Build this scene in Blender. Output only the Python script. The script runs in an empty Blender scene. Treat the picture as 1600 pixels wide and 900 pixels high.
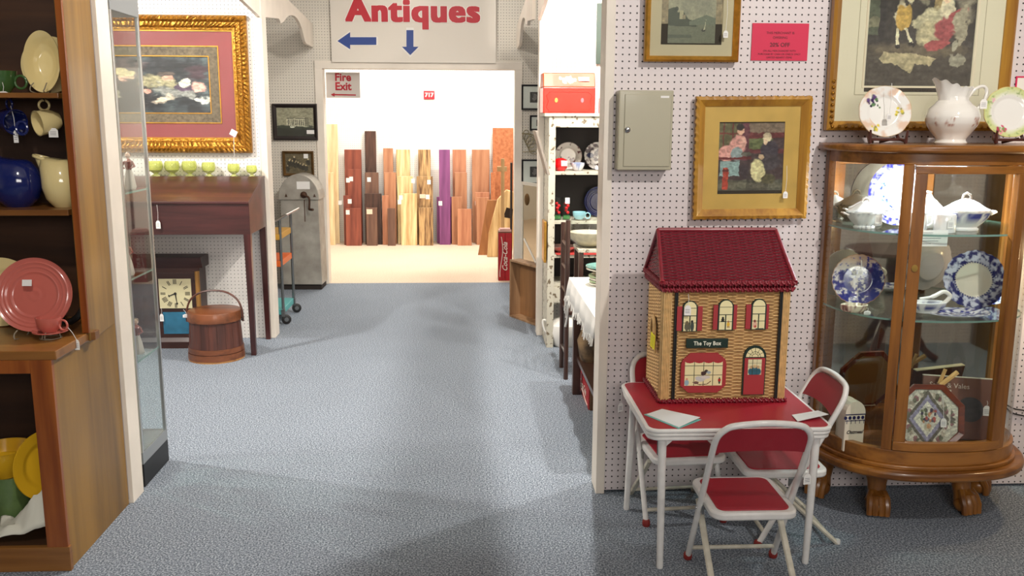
import bpy, math, random
import numpy as np
from mathutils import Vector, Matrix
C = bpy.context.scene.collection
random.seed(7)
PI = math.pi

# ------------------------------------------------------------------ camera
HC = 1.5305
FPX, PIT, YAW, ROL = 1420.117, 0.184312, 0.049051, 0.0042764
_cp, _sp, _cy, _sy = math.cos(PIT), math.sin(PIT), math.cos(YAW), math.sin(YAW)
_F = Vector((_sy*_cp, _cy*_cp, -_sp)); _R0 = Vector((_cy, -_sy, 0)); _U0 = _R0.cross(_F)
_R = math.cos(ROL)*_R0 + math.sin(ROL)*_U0; _U = -math.sin(ROL)*_R0 + math.cos(ROL)*_U0
cd = bpy.data.cameras.new('camera'); cam = bpy.data.objects.new('camera', cd); C.objects.link(cam)
cd.sensor_width = 36; cd.lens = FPX/1600*36; cd.clip_start = .05
cam.matrix_world = Matrix(((_R.x, _U.x, -_F.x, 0), (_R.y, _U.y, -_F.y, 0), (_R.z, _U.z, -_F.z, HC), (0, 0, 0, 1)))
bpy.context.scene.camera = cam
def _ray(x, y): return _F + _R*((x-800)/FPX) - _U*((y-450)/FPX)
def W(x, y, Y):      # point of the plane Y = const seen at a photo pixel
    r = _ray(x, y); q = r*(Y/r.y); return Vector((q.x, q.y, q.z+HC))
def XP(x, y, X):
    r = _ray(x, y); q = r*(X/r.x); return Vector((q.x, q.y, q.z+HC))
def ZP(x, y, z):
    r = _ray(x, y); q = r*((z-HC)/r.z); return Vector((q.x, q.y, q.z+HC))

# ------------------------------------------------------------------ world, view, lights
sc = bpy.context.scene
sc.view_settings.view_transform = 'Standard'; sc.view_settings.look = 'None'
sc.view_settings.gamma = 1; sc.view_settings.use_curve_mapping = False
sc.view_settings.exposure = 0.0
wd = bpy.data.worlds.new('world'); sc.world = wd; wd.use_nodes = True
wd.node_tree.nodes['Background'].inputs[0].default_value = (1, .96, .9, 1)
wd.node_tree.nodes['Background'].inputs[1].default_value = .25
def spot(name, loc, tgt, watt, size=75, blend=.6, radius=.06, col=(1, .95, .88)):
    l = bpy.data.lights.new(name, 'SPOT'); l.energy = watt; l.spot_size = math.radians(size); l.spot_blend = blend
    l.shadow_soft_size = radius; l.color = col
    o = bpy.data.objects.new(name, l); C.objects.link(o); o.location = loc
    o.rotation_euler = (Vector(tgt)-Vector(loc)).to_track_quat('-Z', 'Y').to_euler(); return o
def area(name, loc, sx, sy, watt, col=(1, .97, .93), tgt=None):
    l = bpy.data.lights.new(name, 'AREA'); l.shape = 'RECTANGLE'; l.size = sx; l.size_y = sy; l.energy = watt; l.color = col
    o = bpy.data.objects.new(name, l); C.objects.link(o); o.location = loc
    if tgt: o.rotation_euler = (Vector(tgt)-Vector(loc)).to_track_quat('-Z', 'Y').to_euler()
    return o
def point(name, loc, watt, radius=.03, col=(1, .95, .88)):
    l = bpy.data.lights.new(name, 'POINT'); l.energy = watt; l.shadow_soft_size = radius; l.color = col
    o = bpy.data.objects.new(name, l); C.objects.link(o); o.location = loc; return o
point('lamp_bulb_light', (2.42, 3.34, 1.02), 7, .03, (1, .72, .38))
area('cabinet_light', (1.785, 3.36, 1.388), .18, .02, 11, (.86, .92, 1), (1.785, 3.36, 0))
spot('booth_spot_right', (1.35, 4.25, 3.05), (.3, 4.6, 0), 150, 150, .4, .04)
spot('track_spot_right', (.64, 4.6, 3.1), (.2, 4.7, 0), 290, 160, .4, .03)
spot('front_left_booth_spot', (-3.1, 3.85, 2.9), (-.9, 4.3, 0), 120, 130, .5, .04)
spot('near_spot', (1.75, 1.0, 3.1), (1.3, 3.5, 1.6), 200, 62, .8, .05)
spot('near_spot_left', (-.6, .9, 3.1), (-2.0, 3.4, 1.0), 110, 60, .8, .06)
area('front_fill', (.6, -1.6, 2.1), 2.0, .8, 64, (1, .95, .9), (.8, 3.5, 1.2))
spot('alcove_spot', (-2.7, 4.5, 3.0), (-1.4, 5.8, .8), 260, 150, .5, .05)
spot('far_spot', (-.2, 6.6, 3.1), (-.5, 8.4, 1.4), 38, 100, .6, .05)
spot('cupboard_spot', (1.2, 5.1, 3.1), (.85, 6.3, .9), 70, 80, .7, .05)
spot('booth_wall_spot', (1.0, 5.0, 2.7), (.95, 6.36, 2.62), 90, 60, .6, .05)
area('back_room_light', (-.4, 10.0, 3.2), 3, 1.2, 130, (1, .96, .9))
spot('back_room_spot', (.6, 9.4, 3.2), (-.4, 11.4, .8), 190, 100, .6, .05)
spot('right_booth_spot', (3.3, 2.2, 3.1), (3.0, 1.2, .2), 150, 85, .6, .05)
area('ceiling_fill', (.3, 1.0, 3.25), 3.5, 3, 7, (1, .96, .92))
area('ceiling_fill_far', (-.4, 6.5, 3.25), 3.5, 3, 17, (1, .96, .92))

# ------------------------------------------------------------------ helpers
class M:
    def __init__(s): s.v = []; s.f = []; s.c = None
    def add(s, vs, fs, mat=None):
        n = len(s.v)
        s.v += [tuple(mat @ Vector(p)) if mat is not None else tuple(p) for p in vs]
        s.f += [tuple(i+n for i in f) for f in fs]; return s
    def box(s, x0, x1, y0, y1, z0, z1, mat=None):
        v = [(x, y, z) for x in (x0, x1) for y in (y0, y1) for z in (z0, z1)]
        return s.add(v, [(0, 1, 3, 2), (4, 6, 7, 5), (0, 4, 5, 1), (2, 3, 7, 6), (0, 2, 6, 4), (1, 5, 7, 3)], mat)
    def tube(s, pts, r, seg=8, closed=False, flat=1.0, mat=None):
        P = [Vector(p) for p in pts]; n = len(P); rs = r if isinstance(r, (list, tuple)) else [r]*n
        vs = []; ref = None
        for i in range(n):
            a = P[(i-1) % n] if (closed or i > 0) else P[i]; b = P[(i+1) % n] if (closed or i < n-1) else P[i]
            d = (b-a).normalized()
            if ref is None:
                ref = Vector((0, 0, 1)) if abs(d.z) < .9 else Vector((1, 0, 0))
            u = (ref - d*ref.dot(d)); u = u.normalized() if u.length > 1e-6 else d.orthogonal().normalized()
            ref = u; w = d.cross(u)
            for k in range(seg):
                t = 2*PI*k/seg; vs.append(P[i] + (u*math.cos(t) + w*math.sin(t)*flat)*rs[i])
        fs = []
        for i in range(n if closed else n-1):
            for k in range(seg):
                a = i*seg+k; b = i*seg+(k+1) % seg; j = (i+1) % n
                fs.append((a, b, j*seg+(k+1) % seg, j*seg+k))
        if not closed: fs += [tuple(range(seg))[::-1], tuple((n-1)*seg+k for k in range(seg))]
        return s.add(vs, fs, mat)
    def lathe(s, prof, seg=24, mat=None, cap=True, sx=1, sy=1, wob=None):
        vs = []; n = len(prof)
        for (r, z) in prof:
            for k in range(seg):
                t = 2*PI*k/seg; q = r*(wob(t, z) if wob else 1)
                vs.append((q*math.cos(t)*sx, q*math.sin(t)*sy, z))
        fs = [(i*seg+k, i*seg+(k+1) % seg, (i+1)*seg+(k+1) % seg, (i+1)*seg+k) for i in range(n-1) for k in range(seg)]
        if cap: fs += [tuple(range(seg))[::-1], tuple((n-1)*seg+k for k in range(seg))]
        return s.add(vs, fs, mat)
    def prism(s, out, d0, d1, plane='xz', mat=None):
        n = len(out)
        def q(a, b, d): return {'xz': (a, d, b), 'yz': (d, a, b), 'xy': (a, b, d)}[plane]
        vs = [q(a, b, d0) for a, b in out]+[q(a, b, d1) for a, b in out]
        fs = [tuple(range(n)), tuple(range(2*n-1, n-1, -1))]+[(i, (i+1) % n, n+(i+1) % n, n+i) for i in range(n)]
        return s.add(vs, fs, mat)
def mesh(m, name, smooth=False):
    me = bpy.data.meshes.new(name); me.from_pydata(m.v, [], m.f)
    if m.c is not None:
        a = me.color_attributes.new('Col', 'FLOAT_COLOR', 'POINT')
        c = np.ones((len(m.v), 4), np.float32); c[:, :3] = np.asarray(m.c, np.float32)[:, :3]
        a.data.foreach_set('color', c.ravel())
    me.validate(); 
    import bmesh
    bm = bmesh.new(); bm.from_mesh(me); bmesh.ops.recalc_face_normals(bm, faces=bm.faces); bm.to_mesh(me); bm.free()
    if smooth:
        me.polygons.foreach_set('use_smooth', [True]*len(me.polygons))
        try: me.set_sharp_from_angle(angle=math.radians(40))
        except Exception: pass
    me.update(); return me
def obj(name, m, mt, parent=None, smooth=False, bev=0, loc=None):
    me = mesh(m, name, smooth); me.materials.append(mt)
    o = bpy.data.objects.new(name, me); C.objects.link(o)
    if parent is not None: o.parent = parent
    elif loc is None:      # top level mesh built in world space: move its origin to its base
        a = np.array(m.v); c = Vector(((a[:, 0].min()+a[:, 0].max())/2, (a[:, 1].min()+a[:, 1].max())/2, a[:, 2].min()))
        me.transform(Matrix.Translation(-c)); o.location = c
    if loc is not None: o.location = loc
    if bev:
        b = o.modifiers.new('bevel', 'BEVEL'); b.width = bev; b.segments = 2; b.limit_method = 'ANGLE'; b.angle_limit = .7
    return o
def tag(o, label, cat, group=None):
    o['label'] = label; o['category'] = cat
    if group: o['group'] = group
    return o
def thing(name, label, cat, loc=(0, 0, 0), rz=0, group=None):
    o = bpy.data.objects.new(name, None); C.objects.link(o); o.empty_display_size = .05
    o.location = loc; o.rotation_euler = (0, 0, rz); return tag(o, label, cat, group)
def struct(name, m, mt, **k):
    o = obj(name, m, mt, **k); o['kind'] = 'structure'; return o
def dup(o, parent=None):
    c = o.copy(); C.objects.link(c); c.parent = parent
    for ch in o.children: dup(ch, c)
    return c
def T(x=0, y=0, z=0): return Matrix.Translation((x, y, z))
def RX(a): return Matrix.Rotation(a, 4, 'X')
def RY(a): return Matrix.Rotation(a, 4, 'Y')
def RZ(a): return Matrix.Rotation(a, 4, 'Z')
def SC(x, y, z): return Matrix.Diagonal((x, y, z, 1))
def arc(cx, cy, r, a0, a1, n=8, ry=None):
    ry = ry or r
    return [(cx+r*math.cos(math.radians(a0+(a1-a0)*i/n)), cy+ry*math.sin(math.radians(a0+(a1-a0)*i/n))) for i in range(n+1)]
def rrect(x0, x1, y0, y1, r, n=5):
    return arc(x1-r, y0+r, r, -90, 0, n)+arc(x1-r, y1-r, r, 0, 90, n)+arc(x0+r, y1-r, r, 90, 180, n)+arc(x0+r, y0+r, r, 180, 270, n)
def slab(m, out, z0, z1, mat=None): return m.prism(out, z0, z1, 'xy', mat)

def lin(c):
    return tuple(((x/255)/12.92 if x/255 <= .04045 else ((x/255+.055)/1.055)**2.4) for x in c)
# ------------------------------------------------------------------ materials
def nt(name):
    m = bpy.data.materials.new(name); m.use_nodes = True; t = m.node_tree
    return m, t, t.nodes['Principled BSDF']
def N(t, ty, **k):
    n = t.nodes.new(ty)
    for a, b in k.items(): setattr(n, a, b)
    return n
_mc = {}
def mat(name, col, rough=.5, metal=0, var=.0, scale=20, bump=0, bscale=120, coat=0, stretch=None, col2=None, detail=4):
    if name in _mc: return _mc[name]
    m, t, b = nt(name); L = t.links
    c = lin(col); b.inputs['Base Color'].default_value = (*c, 1)
    b.inputs['Roughness'].default_value = rough; b.inputs['Metallic'].default_value = metal
    if coat: b.inputs['Coat Weight'].default_value = coat; b.inputs['Coat Roughness'].default_value = .08
    tc = N(t, 'ShaderNodeTexCoord'); mp = N(t, 'ShaderNodeMapping'); L.new(tc.outputs['Object'], mp.inputs[0])
    if stretch: mp.inputs['Scale'].default_value = stretch
    if var or col2:
        nz = N(t, 'ShaderNodeTexNoise'); nz.inputs['Scale'].default_value = scale; nz.inputs['Detail'].default_value = detail
        L.new(mp.outputs[0], nz.inputs['Vector'])
        r = N(t, 'ShaderNodeValToRGB'); r.color_ramp.elements[0].position = .3; r.color_ramp.elements[1].position = .7
        c2 = lin(col2) if col2 else tuple(x*(1-var) for x in c)
        c1 = c if col2 else tuple(min(1, x*(1+var*.6)) for x in c)
        r.color_ramp.elements[0].color = (*c2, 1); r.color_ramp.elements[1].color = (*c1, 1)
        L.new(nz.outputs['Fac'], r.inputs[0]); L.new(r.outputs[0], b.inputs['Base Color'])
    if bump:
        n2 = N(t, 'ShaderNodeTexNoise'); n2.inputs['Scale'].default_value = bscale; n2.inputs['Detail'].default_value = 3
        L.new(mp.outputs[0], n2.inputs['Vector'])
        bp = N(t, 'ShaderNodeBump'); bp.inputs['Strength'].default_value = bump; bp.inputs['Distance'].default_value = .004
        L.new(n2.outputs['Fac'], bp.inputs['Height']); L.new(bp.outputs[0], b.inputs['Normal'])
    _mc[name] = m; return m
def wood(name, c1, c2, rough=.4, axis='z', sc=14, coat=.15, ring=1.0):
    if name in _mc: return _mc[name]
    m, t, b = nt(name); L = t.links
    tc = N(t, 'ShaderNodeTexCoord'); mp = N(t, 'ShaderNodeMapping'); L.new(tc.outputs['Object'], mp.inputs[0])
    s = {'x': (.08, 1, 1), 'y': (1, .08, 1), 'z': (1, 1, .08)}[axis]; mp.inputs['Scale'].default_value = s
    nz = N(t, 'ShaderNodeTexNoise'); nz.inputs['Scale'].default_value = sc; nz.inputs['Detail'].default_value = 8
    nz.inputs['Distortion'].default_value = .8*ring; L.new(mp.outputs[0], nz.inputs['Vector'])
    n2 = N(t, 'ShaderNodeTexNoise'); n2.inputs['Scale'].default_value = sc*6; n2.inputs['Detail'].default_value = 4; L.new(mp.outputs[0], n2.inputs['Vector'])
    mx = N(t, 'ShaderNodeMath', operation='MULTIPLY_ADD'); L.new(n2.outputs['Fac'], mx.inputs[0]); mx.inputs[1].default_value = .35
    L.new(nz.outputs['Fac'], mx.inputs[2])
    r = N(t, 'ShaderNodeValToRGB'); r.color_ramp.elements[0].position = .52; r.color_ramp.elements[1].position = .82
    r.color_ramp.elements[0].color = (*lin(c2), 1); r.color_ramp.elements[1].color = (*lin(c1), 1)
    L.new(mx.outputs[0], r.inputs[0]); L.new(r.outputs[0], b.inputs['Base Color'])
    b.inputs['Roughness'].default_value = rough
    if coat: b.inputs['Coat Weight'].default_value = coat; b.inputs['Coat Roughness'].default_value = .15
    bp = N(t, 'ShaderNodeBump'); bp.inputs['Strength'].default_value = .15; bp.inputs['Distance'].default_value = .002
    L.new(mx.outputs[0], bp.inputs['Height']); L.new(bp.outputs[0], b.inputs['Normal'])
    _mc[name] = m; return m
def vcol(name, rough=.5, coat=0, metal=0):
    if name in _mc: return _mc[name]
    m, t, b = nt(name); a = N(t, 'ShaderNodeVertexColor'); a.layer_name = 'Col'
    t.links.new(a.outputs[0], b.inputs['Base Color']); b.inputs['Roughness'].default_value = rough; b.inputs['Metallic'].default_value = metal
    if coat: b.inputs['Coat Weight'].default_value = coat; b.inputs['Coat Roughness'].default_value = .05
    _mc[name] = m; return m
def glassmat(name, tint=(.96, .98, .97), gl=.08):
    if name in _mc: return _mc[name]
    m = bpy.data.materials.new(name); m.use_nodes = True; t = m.node_tree; t.nodes.clear()
    o = N(t, 'ShaderNodeOutputMaterial'); tr = N(t, 'ShaderNodeBsdfTransparent'); tr.inputs[0].default_value = (*tint, 1)
    g = N(t, 'ShaderNodeBsdfGlossy'); g.inputs['Roughness'].default_value = .02
    lw = N(t, 'ShaderNodeLayerWeight'); lw.inputs[0].default_value = .5; pw_ = N(t, 'ShaderNodeMath', operation='POWER'); t.links.new(lw.outputs['Facing'], pw_.inputs[0]); pw_.inputs[1].default_value = 5
    f = N(t, 'ShaderNodeMath', operation='MULTIPLY_ADD'); t.links.new(pw_.outputs[0], f.inputs[0]); f.inputs[1].default_value = .7; f.inputs[2].default_value = .03
    mx = N(t, 'ShaderNodeMixShader'); t.links.new(f.outputs[0], mx.inputs[0]); t.links.new(tr.outputs[0], mx.inputs[1])
    t.links.new(g.outputs[0], mx.inputs[2]); t.links.new(mx.outputs[0], o.inputs[0]); _mc[name] = m; return m
def emis(name, col, st):
    m, t, b = nt(name); b.inputs['Emission Color'].default_value = (*col, 1); b.inputs['Emission Strength'].default_value = st
    b.inputs['Base Color'].default_value = (1, 1, 1, 1); return m
def pegboard(name, col, axis='x', off=(0, 0), r=.0032, hole=(.012, .010, .009)):
    m, t, b = nt(name); L = t.links
    g = N(t, 'ShaderNodeNewGeometry'); sp = N(t, 'ShaderNodeSeparateXYZ'); L.new(g.outputs['Position'], sp.inputs[0])
    def cell(sock, o):
        a = N(t, 'ShaderNodeMath', operation='SUBTRACT'); L.new(sock, a.inputs[0]); a.inputs[1].default_value = o
        d = N(t, 'ShaderNodeMath', operation='DIVIDE'); L.new(a.outputs[0], d.inputs[0]); d.inputs[1].default_value = .0254
        rr = N(t, 'ShaderNodeMath', operation='ROUND'); L.new(d.outputs[0], rr.inputs[0])
        s = N(t, 'ShaderNodeMath', operation='SUBTRACT'); L.new(d.outputs[0], s.inputs[0]); L.new(rr.outputs[0], s.inputs[1])
        p = N(t, 'ShaderNodeMath', operation='POWER'); L.new(s.outputs[0], p.inputs[0]); p.inputs[1].default_value = 2
        return p.outputs[0]
    ad = N(t, 'ShaderNodeMath', operation='ADD'); L.new(cell(sp.outputs[0 if axis == 'x' else 1], off[0]), ad.inputs[0]); L.new(cell(sp.outputs[2], off[1]), ad.inputs[1])
    lt = N(t, 'ShaderNodeMapRange'); rr = r/.0254; lt.inputs[1].default_value = (rr*.85)**2; lt.inputs[2].default_value = (rr*1.12)**2
    L.new(ad.outputs[0], lt.inputs[0])
    nz = N(t, 'ShaderNodeTexNoise'); nz.inputs['Scale'].default_value = 2.5; L.new(g.outputs['Position'], nz.inputs['Vector'])
    c = lin(col); rp = N(t, 'ShaderNodeValToRGB'); rp.color_ramp.elements[0].color = (*[x*.93 for x in c], 1); rp.color_ramp.elements[1].color = (*c, 1)
    L.new(nz.outputs['Fac'], rp.inputs[0])
    mx = N(t, 'ShaderNodeMix', data_type='RGBA'); L.new(lt.outputs[0], mx.inputs[0]); mx.inputs[6].default_value = (*hole, 1); L.new(rp.outputs[0], mx.inputs[7])
    L.new(mx.outputs[2], b.inputs['Base Color']); b.inputs['Roughness'].default_value = .45
    bp = N(t, 'ShaderNodeBump'); bp.inputs['Strength'].default_value = .6; bp.inputs['Distance'].default_value = .003
    L.new(lt.outputs[0], bp.inputs['Height']); L.new(bp.outputs[0], b.inputs['Normal'])
    return m

# painting on grids: flat print and glaze decoration as colour attributes
def vn(x, y, s, seed=0):
    x = np.asarray(x, float)*s+seed*17.3; y = np.asarray(y, float)*s+seed*9.1
    xi = np.floor(x).astype(np.int64); yi = np.floor(y).astype(np.int64); fx = x-xi; fy = y-yi
    fx = fx*fx*(3-2*fx); fy = fy*fy*(3-2*fy)
    def h(a, b):
        n = (a*374761393+b*668265263+seed*974634) & 0x7fffffff; n = ((n ^ (n >> 13))*1274126177) & 0x7fffffff
        return ((n ^ (n >> 16)) & 0xffff)/65535.
    return (h(xi, yi)*(1-fx)+h(xi+1, yi)*fx)*(1-fy)+(h(xi, yi+1)*(1-fx)+h(xi+1, yi+1)*fx)*fy
def fbm(x, y, s, seed=0, o=4):
    return sum(vn(x, y, s*2**k, seed+k)/2**k for k in range(o))/sum(1/2**k for k in range(o))
class Can:                      # unit canvas, x right 0..1, y up 0..1
    def __init__(s, nx, ny, base):
        s.nx, s.ny = nx, ny; s.x, s.y = np.meshgrid((np.arange(nx)+.5)/nx, (np.arange(ny)+.5)/ny)
        s.c = np.zeros((ny, nx, 3)); s.c[:] = lin(base)
    def put(s, k, col, a=1.): 
        k = np.clip(np.asarray(k, float), 0, 1)[..., None]*a; s.c = s.c*(1-k)+np.array(lin(col))*k; return s
    def el(s, cx, cy, rx, ry, col, rot=0, soft=.15, n=.0, seed=1, a=1.):
        ca, sa = math.cos(rot), math.sin(rot); dx = s.x-cx; dy = s.y-cy
        d = np.hypot((dx*ca+dy*sa)/rx, (-dx*sa+dy*ca)/ry)+n*(fbm(s.x, s.y, 14, seed)-.5)*2
        return s.put((1+soft/2-d)/soft, col, a)
    def rc(s, x0, x1, y0, y1, col, a=1.): return s.put((s.x >= x0)&(s.x < x1)&(s.y >= y0)&(s.y < y1), col, a)
    def poly(s, pts, col, a=1.):
        k = np.zeros_like(s.x, bool); n = len(pts)
        for i in range(n):
            x0, y0 = pts[i]; x1, y1 = pts[(i+1) % n]
            if y0 == y1: continue
            k ^= ((y0 > s.y) != (y1 > s.y)) & (s.x < (x1-x0)*(s.y-y0)/(y1-y0)+x0)
        return s.put(k, col, a)
    def ln(s, x0, y0, x1, y1, w, col, a=1., asp=1.):
        dx, dy = (x1-x0), (y1-y0)*asp; L = dx*dx+dy*dy+1e-12
        t = np.clip(((s.x-x0)*dx+(s.y-y0)*asp*dy)/L, 0, 1)
        d = np.hypot(s.x-x0-t*dx, (s.y-y0)*asp-t*dy); return s.put(d < w, col, a)
    def painterly(s, amp=.014, seed=5, br=.22):
        dx = (fbm(s.x, s.y, 16, seed)-.5)*2*amp+(fbm(s.x, s.y, 45, seed+3)-.5)*amp; dy = (fbm(s.x, s.y, 16, seed+9)-.5)*2*amp+(fbm(s.x, s.y, 45, seed+13)-.5)*amp
        ix = np.clip(((s.x+dx)*s.nx).astype(int), 0, s.nx-1); iy = np.clip(((s.y+dy)*s.ny).astype(int), 0, s.ny-1); s.c = s.c[iy, ix]
        k = (fbm(s.x*1.0, s.y*1.6, 22, seed+21, 3)-.5)*2; s.c = np.clip(s.c*(1+br*2.2*k)[..., None]+(.02*np.maximum(k, 0))[..., None], 0, 1); return s
    def mottle(s, amt, sc=20, seed=3):
        s.c *= (1+amt*(fbm(s.x, s.y, sc, seed)-.5)*2)[..., None]; s.c = np.clip(s.c, 0, 1); return s
def sheet(name, can, w, h, mt, parent, mtx, t=.0006):
    """flat printed sheet in local x (width) / z (height), facing -y, centred"""
    nx, ny = can.nx, can.ny
    xs = (np.arange(nx+1)/nx-.5)*w; zs = (np.arange(ny+1)/ny-.5)*h
    X, Z = np.meshgrid(xs, zs); V = np.stack([X, np.zeros_like(X), Z], -1).reshape(-1, 3)
    A = np.array(mtx)[:3, :3]; V = V@A.T+np.array(mtx)[:3, 3]
    i = (np.arange(ny)[:, None]*(nx+1)+np.arange(nx)[None]).ravel()
    F = np.stack([i, i+1, i+nx+2, i+nx+1], 1)
    me = bpy.data.meshes.new(name); me.vertices.add(len(V)); me.vertices.foreach_set('co', V.ravel().astype(np.float32))
    me.loops.add(F.size); me.loops.foreach_set('vertex_index', F.ravel().astype(np.int32))
    me.polygons.add(len(F)); me.polygons.foreach_set('loop_start', (np.arange(len(F))*4).astype(np.int32))
    me.update(calc_edges=True)
    a = me.color_attributes.new('Col', 'FLOAT_COLOR', 'CORNER')
    c = np.ones((len(F), 4, 4), np.float32); c[..., :3] = can.c.reshape(-1, 1, 3); a.data.foreach_set('color', c.ravel())
    me.materials.append(mt); o = bpy.data.objects.new(name, me); C.objects.link(o)
    if parent is not None: o.parent = parent
    return o
def text(name, body, size, mt, parent, mtx, ext=.0006, off=0., shear=0., align='CENTER', sx=1., sp=1., bold=0.):
    cu = bpy.data.curves.new(name, 'FONT'); cu.body = body; cu.size = size; cu.extrude = ext; cu.offset = off; cu.shear = shear
    cu.align_x = align; cu.align_y = 'CENTER'; cu.resolution_u = 3; cu.space_character = sp
    o = bpy.data.objects.new('tmp', cu); C.objects.link(o); bpy.context.view_layer.update()
    me = bpy.data.meshes.new_from_object(o.evaluated_get(bpy.context.evaluated_depsgraph_get()))
    bpy.data.objects.remove(o); 
    if bold:
        base = [v.co.copy() for v in me.vertices]; fs = [tuple(p.vertices) for p in me.polygons]; V = []; F_ = []
        for dx in (-1, -.5, 0, .5, 1):
            for dy in (-.55, 0, .55):
                n = len(V); V += [(v.x+dx*bold, v.y+dy*bold, v.z+n*2e-8+(dx*2+dy)*4e-5) for v in base]; F_ += [tuple(i+n for i in f) for f in fs]
        me = bpy.data.meshes.new(name); me.from_pydata(V, [], F_)
    me.transform(Matrix(mtx) @ RX(PI/2) @ SC(sx, 1, 1)); me.materials.clear(); me.materials.append(mt)
    me.name = name; o = bpy.data.objects.new(name, me); C.objects.link(o)
    if parent is not None: o.parent = parent
    return o
# plates: polar mesh facing +z locally with painted face
def plate_mesh(R, prof, paint, seg=72, nr=26, wob=None, th=.005, sx=1, sy=1):
    m = M(); t = np.linspace(0, 2*PI, seg, endpoint=False); rr = np.linspace(0.02, 1, nr)
    Rr, Tt = np.meshgrid(rr, t, indexing='ij'); q = Rr*(1 if wob is None else 1+(wob(Tt)-1)*Rr**3)
    x = q*np.cos(Tt); y = q*np.sin(Tt); z = np.interp(Rr, *zip(*prof))
    top = np.stack([x*R*sx, y*R*sy, z*R], -1).reshape(-1, 3)
    qb = q*np.where(Rr > .98, 1.0, .985); bot = np.stack([qb*np.cos(Tt)*R*sx, qb*np.sin(Tt)*R*sy, z*R-th], -1).reshape(-1, 3)
    n = nr*seg; m.v = [tuple(p) for p in top]+[tuple(p) for p in bot]
    for i in range(nr-1):
        for k in range(seg):
            a, b = i*seg+k, i*seg+(k+1) % seg
            m.f.append((a, a+seg, b+seg, b)); m.f.append((n+a, n+b, n+b+seg, n+a+seg))
    e = (nr-1)*seg
    for k in range(seg):
        a, b = e+k, e+(k+1) % seg; m.f.append((a, a+n, b+n, b))
    m.f.append(tuple(range(seg))); m.f.append(tuple(n+k for k in range(seg))[::-1])
    c = paint(x, y, Rr, Tt).reshape(-1, 3); m.c = np.concatenate([c, np.tile(c.max(0), (n, 1))]); return m
def upright(x, y, z, R, tilt=15, yaw=0):   # disc whose face looks at -y, leaning back; z = bottom edge
    t = math.radians(tilt); return T(x, y, z) @ RZ(math.radians(yaw)) @ RX(PI/2-t) @ T(0, R, 0)
FLAT = [(0, .0), (.55, .0), (.68, .06), (1, .13)]
def solid(col): 
    c = np.array(lin(col)); return lambda x, y, r, t: np.broadcast_to(c, x.shape+(3,)).copy()
def mixc(a, b, k): k = np.clip(k, 0, 1)[..., None]; return np.asarray(a)*(1-k)+np.asarray(b)*k
def price_tag(parent, top, drop, w=.018, h=.026, yaw=0, lean=0, white=None, string=True):
    """card price tag on a white string, a part of the thing it is tied to; coordinates local to parent"""
    top = Vector(top); white = white or MAT_TAG
    m = M(); Mx = T(top.x+lean, top.y, top.z-drop) @ RZ(yaw)
    out = [(-w/2, -h), (w/2, -h), (w/2, -.25*h), (w*.25, 0), (-w*.25, 0), (-w/2, -.25*h)]
    m.prism(out, -.0006, .0006, 'xz', Mx); o = obj('price_tag', m, white, parent)
    if string:
        s = M(); s.tube([top, top+Vector((lean*.5+.003, 0, -drop*.5)), (top.x+lean, top.y, top.z-drop)], .0009, 5); obj('string', s, MAT_TAG, o)
    g = M()
    for k in range(3): g.box(-w*.34, w*.3, -.0011, -.0007, -h*(.42+.16*k), -h*(.38+.16*k), Mx)
    obj('ink', g, MAT_INK, o); return o
MAT_TAG = mat('tag_paper', (238, 236, 232), .7); MAT_INK = mat('pen_ink', (120, 118, 125), .7)

# ------------------------------------------------------------------ setting
XL, XR, YW, YM, YF, YB = -1.36, .52, 3.545, 6.36, 8.47, 11.45
PEG_W = pegboard('pegboard_near', (226, 216, 216), 'x', (W(964.4, 9.3, YW).x, W(964.4, 9.3, YW).z))
PEG_F = pegboard('pegboard_far', (224, 217, 204), 'x', (0, 0), .0034, (.13, .12, .11))
PEG_M = pegboard('pegboard_mid', (240, 236, 230), 'x', (0, 0), .003, (.07, .07, .065))
PEG_Y = pegboard('pegboard_side', (226, 218, 208), 'y', (0, 0), .003, (.05, .05, .05))
PEG_B = pegboard('pegboard_back', (250, 248, 242), 'x', (0, 0), .003, (.35, .34, .32))
PAINT = mat('cream_paint', (236, 226, 212), .45, var=.06, scale=6, bump=.08)
PAINT_G = mat('greyish_paint', (222, 210, 203), .5, var=.06, scale=9)
WHITE = mat('white_wall', (244, 240, 234), .6)
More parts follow.
